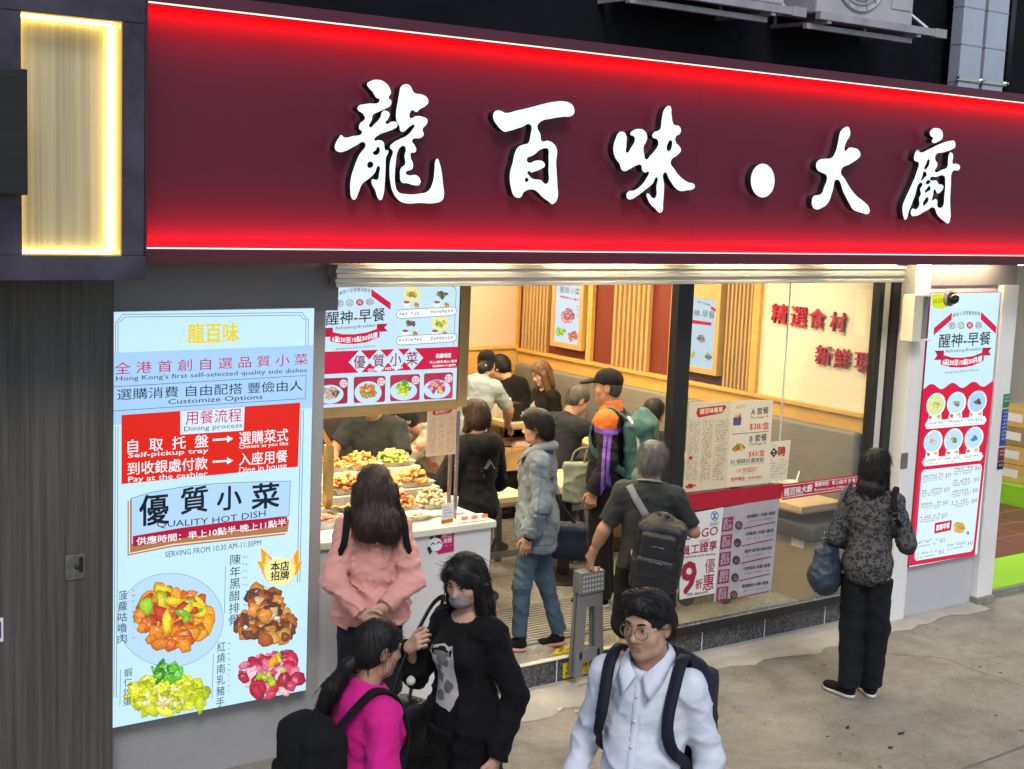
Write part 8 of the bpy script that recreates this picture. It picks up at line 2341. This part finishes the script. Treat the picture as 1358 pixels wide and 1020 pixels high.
pts = smooth_pts([F.w((-.12, -.15, 1.40)), F.w((-.155, -.20, 1.34)), F.w((-.165, -.24, 1.22)), F.w((-.165, -.26, 1.0))], 6); g = MB(); g.strap(pts, F.R @ V([-1, 0, .2]), .024, .006); g.build('pale_piping', M_wtrim, bp, True)
f = Field(.008); f.ell(F.w((-.17, -.27, .98)), V([.03, .07, .09])*k, F.R); f.folds(.004, 12); field_obj('side_pocket', f, cloth('grey_mesh_pocket', (.10, .16, .17), (.2, .26, .27), .7, 60), bp)
t = thing('tote_bag', 'pale green canvas tote bag hanging between the denim jacket and the black cap man', 'tote bag', tuple(PT(762, 668, depth(F.pos)+.12)))
c = PT(764, 640, depth(F.pos)+.10); f = Field(.008); Rg = np.stack([GR, G, V([0, 0, 1.])], 1); f.rbox(c, V([.085, .03, .13]), Rg, rd=.018, k=.02); f.folds(.012, 9, None, (1, 1, 1.6)); field_obj('bag_body', f, M_sage, t)
for x in (-.05, .05):
    g = MB(); g.strap(smooth_pts([c+GR*x+V([0, 0, .13]), c+GR*(x*.8+.03)+V([0, 0, .24]), c+GR*.1+V([0, 0, .27])], 5), -G, .018, .004); g.build('handle', M_sage, t, True)
# ---------------------------------------------------------------- 8 leopard blouse
F = Figure('woman in leopard print blouse and wide black trousers facing the right menu board', 1155, (7.22, 5.80, 0), 14, H=1.64, bulk=.97, head=(8, 6, 0), h=.008,
           pose=dict(elR=(.235, .03, 1.11), wrR=(.20, .23, 1.03), elL=(-.225, -.02, 1.09), wrL=(-.15, .18, 1.0), anL=(-.055, -.04, .085), toL=(-.22, .04, .03), anR=(.07, .06, .085), toR=(-.02, .19, .03), knL=(-.075, .0, .49), knR=(.085, .03, .49)))
F.trunk(); F.headfield(); F.hand('R', (-.3, .9, .1), (-.5, 0, .8), curl=.7); F.hand('L', (.2, .9, .1), (.7, 0, .6), curl=.6); F.finish()
F.hair(H_BLK, vol=.018, amp=.005, face=(0, .098, -.06, .058, .062, .10), extra=[('e', (0, -.065, -.06), (.088, .052, .13)), ('c', (.07, -.01, -.02), (.08, -.0, -.19), .036, .03), ('c', (-.07, -.02, -.02), (-.08, -.03, -.17), .034, .03), ('c', (.02, -.08, -.15), (.04, -.07, -.25), .055, .02), ('c', (.06, -.05, -.15), (.075, -.02, -.25), .04, .015), ('c', (-.04, -.08, -.14), (-.05, -.08, -.215), .045, .02)], nape=-.4, strands=320, fr=52)
J = F.J; k = F.k
F.top(M_leop, hem=.80, sleeve=.92, loose=.026, amp=.008, fr=8, name='blouse', cuff=.045)
F.bottom(M_ltrou, cuff=.075, loose=.010, waist=.84, wide=1.28, amp=.007, fr=6)
F.shoes(M_blackc, M_pvc)
t = thing('shoulder_bag', 'dark blue slouchy shoulder bag under the leopard blouse woman\'s left arm', 'handbag', tuple(F.w((-.25, -.03, .8))))
f = Field(.008); f.ell(F.w((-.27, -.04, .83)), V([.085, .15, .15])*k, F.R); f.rbox(F.w((-.27, -.04, .90)), V([.03, .10, .10])*k, F.R, rd=.03, k=.05); f.ell(F.w((-.275, -.06, .80)), V([.095, .15, .12])*k, F.R, k=.05); f.folds(.014, 8.5, None, (1, 1, .5)); f.folds(.007, 19, Rx(.5), (.5, 1, 1.6)); field_obj('bag_body', f, M_navleath, t)
pts = smooth_pts([F.w((-.27, -.15, .98)), F.w((-.225, -.14, 1.2)), F.w((-.155, -.07, 1.435)), F.w((-.16, .03, 1.43)), F.w((-.24, .08, 1.2)), F.w((-.27, .06, 1.0))], 6); g = MB(); g.strap(pts, F.R @ V([-1, -.2, .4]), .034, .008); g.build('strap', M_navleath, t, True)
for z, y_, x_ in ((1.13, -.145, -.255), (1.09, -.15, -.262)):
    g = MB(); p = F.w((x_, y_-.008, z)); g.rawc = 0; g.box(p-V([.022, .006, .006]), p+V([.022, .006, .006]), .002); g.build('buckle', M_hw, t)
t2 = thing('shoulder_strap', 'black strap with steel buckle over the leopard blouse\'s right shoulder', 'bag strap', tuple(F.w((.16, -.05, 1.43))))
P = [F.w((.12, .09, 1.36)), F.w((.145, .03, 1.452)), F.w((.15, -.05, 1.452)), F.w((.17, -.115, 1.37)), F.w((.195, -.115, 1.28)), F.w((.205, -.03, 1.22))]
pts = smooth_pts(P, 5); g = MB(); g.strap(pts, [F.R @ V(v) for v in ([0, 1, .3], [0, .4, 1], [0, -.3, 1], [.2, -1, .4], [.5, -1, 0], [1, -.3, 0])[0:6] for _ in range(5)][:len(pts)], .034, .012); g.build('webbing', M_blackc, t2, True)
g = MB(); p = F.w((.186, -.138, 1.31))
for dx, dz, w_, h_ in ((0, .018, .024, .004), (0, -.018, .024, .004), (-.022, 0, .004, .02), (.022, 0, .004, .02)): a = p+F.R @ V([dx, 0, dz]); g.box(a-V([w_, .004, h_]), a+V([w_, .004, h_]))
g.build('buckle', M_hw, t2)
# ---------------------------------------------------------------- 9 black hoodie
F = Figure('woman with short bob in black hooded sweatshirt standing at the counter end', 632, (5.47, 7.75, FZ), -42, H=1.60, bulk=1.06, head=(-2, 8, 0), h=.009,
           pose=dict(elL=(-.25, .05, 1.10), wrL=(-.15, .27, 1.05), elR=(.26, .03, 1.08), wrR=(.18, .26, .98)))
F.trunk(); F.headfield(); F.hand('L', (.2, .9, -.1), (.5, 0, -.8), curl=.5); F.hand('R', (-.2, .9, -.1), (-.5, 0, -.8), curl=.5); F.finish()
F.hair(H_BRN, vol=.016, amp=.0022, face=(0, .098, -.06, .060, .06, .105), extra=[('e', (0, -.045, -.03), (.092, .075, .09)), ('c', (.065, -.01, -.03), (.072, .02, -.10), .036, .03), ('c', (-.065, -.01, -.03), (-.072, .02, -.10), .036, .03)], nape=-.13, fr=75, strands=120)
J = F.J; k = F.k
F.top(M_blackk, hem=.84, sleeve=1., loose=.034, amp=.010, fr=8, name='hooded_sweatshirt', neck=.07)
f = Field(.008); f.ell(F.w((0, -.12, 1.39)), V([.13, .065, .085])*k, F.R); f.cap(F.w((-.11, -.04, 1.44)), F.w((-.06, .06, 1.41)), .032*k, k=.04); f.cap(F.w((.11, -.04, 1.44)), F.w((.06, .06, 1.41)), .032*k, k=.04); f.cap(F.w((-.10, -.08, 1.42)), F.w((.10, -.08, 1.42)), .045*k, k=.04); f.folds(.006, 12); field_obj('hood', f, M_blackk, F.root)
F.bottom(cloth('grey_jersey', (.16, .16, .155)), cuff=.06, loose=.02); F.shoes(M_blackc, M_pvc)
bv = bvh_of(F, ['hooded_sweatshirt'])
def sleeve_logo():
    cam_d = unit(PT(651, 618, depth(F.pos))-CAM); M_lg = mat('grey_emblem_print', (.16, .16, .165), .5)
    def hit(px, py):
        o = CAM-F.pos; d = ray(px, py); h_ = bv.ray_cast(Vector(o.tolist()), Vector(unit(d).tolist()))
        return None if h_[0] is None else V(list(h_[0]))+F.pos-unit(d)*.014
    g = MB()
    for tri in (((641, 622), (649, 609), (652, 613), (646, 622)), ((649, 609), (661, 622), (656, 622), (651, 614.5)), ((638, 624), (661, 624), (660, 626.5), (638, 626.5))):
        v = [hit(*p) for p in tri]
        if all(x is not None for x in v): g.raw(v, [(0, 1, 2, 3)])
    for j in range(2):
        v = [hit(x, y) for x, y in ((641, 629+3*j), (660, 629+3*j), (660, 630.2+3*j), (641, 630.2+3*j))]
        if all(x is not None for x in v): g.raw(v, [(0, 1, 2, 3)])
    if g.v: g.build('sleeve_emblem', M_lg, F.root, fix=False)
sleeve_logo()
# ---------------------------------------------------------------- 10 staff member
F = Figure('staff member in pale grey polo and black cap leaning over a table', 640, (7.0, 10.05, FZ), 18, H=1.66, bulk=1.08, lean=24, side=6, head=(0, 6, 0), h=.010,
           pose=dict(elR=(.26, .36, 1.10), wrR=(.20, .55, .93), wrL=(-.12, .48, .98), elL=(-.28, .28, 1.12)))
F.trunk(); F.headfield(); F.hand('R', (.1, .8, -.5), (-.2, -.3, -1), curl=.4, arm=.6); F.hand('L', (.2, .8, -.5), (.2, -.3, -1), curl=.4, arm=.6); F.finish()
F.hair(H_BLK, vol=.008, amp=.002, nape=-.07, extra=[('e', (0, -.125, -.045), (.05, .035, .05)), ('c', (0, -.13, -.06), (-.01, -.14, -.14), .035, .02)], face=(0, .085, -.04, .072, .066, .10))
k = F.k; q = F.hs
f = Field(.007); f.ell(F.hw((0, -.012, .045)), V([.088, .106, .088])*q, F.hR); f.cut(F.hw((0, 0, .022)), F.hd((0, .1, -1))); field_obj('cap', f, M_blackc, F.root)
g = MB(); g.blob(F.hw((-.03, -.13, -.02)), .012, 1); g.blob(F.hw((.03, -.13, -.02)), .012, 2); g.build('hair_tie', M_por, F.root, True)
F.top(M_polo, hem=.86, sleeve=.42, loose=.018, amp=.007, fr=8, name='polo_shirt')
F.bottom(M_blackc, cuff=.06, loose=.02); F.shoes(M_blackc, M_blackc)
f = Field(.01); f.ell(F.J['pelvis']+F.R @ V([0, 0, .04])*k, V([.175, .138, .045])*k, F.R); field_obj('apron_tie', f, M_blackc, F.root)
f = Field(.01); f.rbox(F.J['pelvis']+F.R @ V([.07, -.135, -.10])*k, V([.05, .012, .08])*k, F.R, rd=.01); field_obj('apron_tail', f, M_polo, F.root)
# ---------------------------------------------------------------- 11 diner in black
F = Figure('dark-haired diner in black bending over the far table by the bench', 660, (8.32, 10.9, FZ), -62, H=1.70, bulk=1.05, female=False, sit=.62, lean=30, head=(0, 22, 0), h=.012,
           pose=None)
F.trunk(); F.headfield(detail=False); F.finish()
F.hair(H_BLK, vol=.012, amp=.004, nape=-.08, strands=60)
F.top(M_blackc, hem=.84, sleeve=1., loose=.02, amp=.007, name='shirt'); F.bottom(M_blackc); F.shoes(M_blackc)
# ---------------------------------------------------------------- 12 long-haired diner
F = Figure('long-haired diner in black top sitting on the bench and looking down', 728, (8.16, 10.38, FZ), -118, H=1.64, bulk=1.06, sit=.63, lean=8, head=(-6, 22, 4), h=.010, skin=SK3,
           pose=None)
F.L
F.trunk(); F.headfield(); F.finish()
F.hair(H_TAN, vol=.014, amp=.004, face=(.0, .096, -.045, .056, .062, .098), extra=[('c', (-.075, .02, .0), (-.10, .05, -.30), .034, .032), ('c', (.075, .02, .0), (.10, .05, -.30), .034, .032), ('c', (-.10, .05, -.28), (-.09, .07, -.38), .032, .012), ('c', (.10, .05, -.28), (.09, .07, -.38), .032, .012), ('e', (0, -.06, -.08), (.085, .05, .14))], nape=-.5, fr=60)
F.top(M_blackc, hem=.84, sleeve=1., loose=.018, amp=.006, name='top'); F.bottom(M_blackc); F.shoes(M_blackc)
Yl = drape(F, ['top'], .6, (0, -1, 0), .006); rr = random.Random(3)
z0 = F.L['chest'][2]; print_on(F, 'shirt_print', M_pr1, wob(0, z0-.02, .06, .07, 12, .3), Yl)
# ---------------------------------------------------------------- 13 eating man
F = Figure('man in dark navy sweater and khaki trousers sitting on a stool and eating', 735, (7.12, 9.0, FZ), 52, H=1.68, bulk=1.06, female=False, sit=.62, lean=20, head=(8, 30, 0), h=.010, skin=SK2,
           pose=dict(elR=(.24, .36, 1.10), wrR=(.10, .50, 1.25), elL=(-.25, .30, 1.02), wrL=(-.12, .52, 1.02)))
F.trunk(); F.headfield(); F.hand('R', (-.5, .35, .6), (-.6, -.6, 0), curl=.9, arm=.4); F.hand('L', (.3, .9, 0), (.5, 0, -.8), curl=.6); F.finish()
F.hair(H_SLT, vol=.006, amp=.002, nape=-.085, fr=90, strands=60, face=(0, .085, -.042, .070, .062, .098), sub=[('e', (.08, .006, -.024), (.022, .022, .034)), ('e', (-.08, .006, -.024), (.022, .022, .034))])
F.top(M_dnavy, hem=.84, sleeve=.86, loose=.022, amp=.008, fr=8, name='sweater')
F.bottom(M_khaki, cuff=.10, loose=.022, wide=1.2, amp=.008, fr=8); F.shoes(M_blackc, M_pvc)
# ---------------------------------------------------------------- 14 seated youth
F = Figure('black-haired youth seen from behind sitting past the man in the cap', 858, (7.72, 8.52, FZ), 30, H=1.60, bulk=.95, female=False, sit=.58, lean=6, head=(0, 6, 0), h=.012)
F.trunk(); F.headfield(detail=False); F.finish()
F.hair(H_BLK, vol=.012, amp=.004, nape=-.09, strands=60)
F.top(M_dnavy, hem=.84, sleeve=1., loose=.022, amp=.007, name='jacket'); F.bottom(M_blackc); F.shoes(M_blackc)
# ---------------------------------------------------------------- 15, 16 kitchen staff
F = Figure('kitchen worker in blue apron reaching over the trays behind the counter', 450, (5.16, 8.5, FZ), -160, H=1.68, bulk=1.04, female=False, lean=14, h=.010, skin=SK2,
           pose=dict(elR=(.27, .22, 1.16), wrR=(.14, .56, 1.08), elL=(-.27, .22, 1.12), wrL=(-.17, .62, 1.06)))
F.trunk(); F.headfield(); F.hand('R', (-.1, .85, -.4), (-.2, -.3, -.9), curl=.5, arm=.8); F.hand('L', (.1, .85, -.4), (.2, -.3, -.9), curl=.5, arm=.8); F.finish()
F.hair(H_BLK, vol=.008, amp=.002, nape=-.08)
F.top(M_char, hem=.84, sleeve=.36, loose=.02, name='t_shirt'); F.bottom(M_blackc); F.shoes(M_blackc)
f = Field(.010); f.ell(F.J['waist']+F.R @ V([0, .03, -.02]), V([.165, .125, .33]), F.R); f.cut(F.J['waist']-F.R @ V([0, .02, 0]), F.R @ V([0, -1, 0])); f.cut(F.J['chest']+F.up*.06, F.up); f.folds(.006, 8); field_obj('apron', f, cloth('blue_grey_apron', (.10, .135, .165)), F.root)
F = Figure('kitchen worker with floral blouse and black hair bending behind the counter glass', 555, (5.92, 8.62, FZ), -105, H=1.58, bulk=1.06, lean=40, head=(0, 4, 0), h=.010, skin=SK2,
           pose=dict(elR=(.26, .62, 1.10), wrR=(.16, .78, 1.30), elL=(-.26, .60, 1.05), wrL=(-.12, .80, 1.26)))
F.trunk(); F.headfield(); F.hand('R', (-.1, .5, .7), (-.2, -.3, -.9), curl=.5, arm=.9); F.hand('L', (.1, .5, .7), (.2, -.3, -.9), curl=.5, arm=.9); F.finish()
F.hair(H_BLK, vol=.012, amp=.003, nape=-.12)
F.top(M_floral, hem=.80, sleeve=.36, loose=.022, amp=.008, name='blouse'); F.bottom(M_blackc); F.shoes(M_blackc)
f = Field(.010); f.ell(F.J['waist'], V([.165, .135, .035]), F.R @ Rx(-.7)); field_obj('apron_tie', f, M_blackc, F.root)
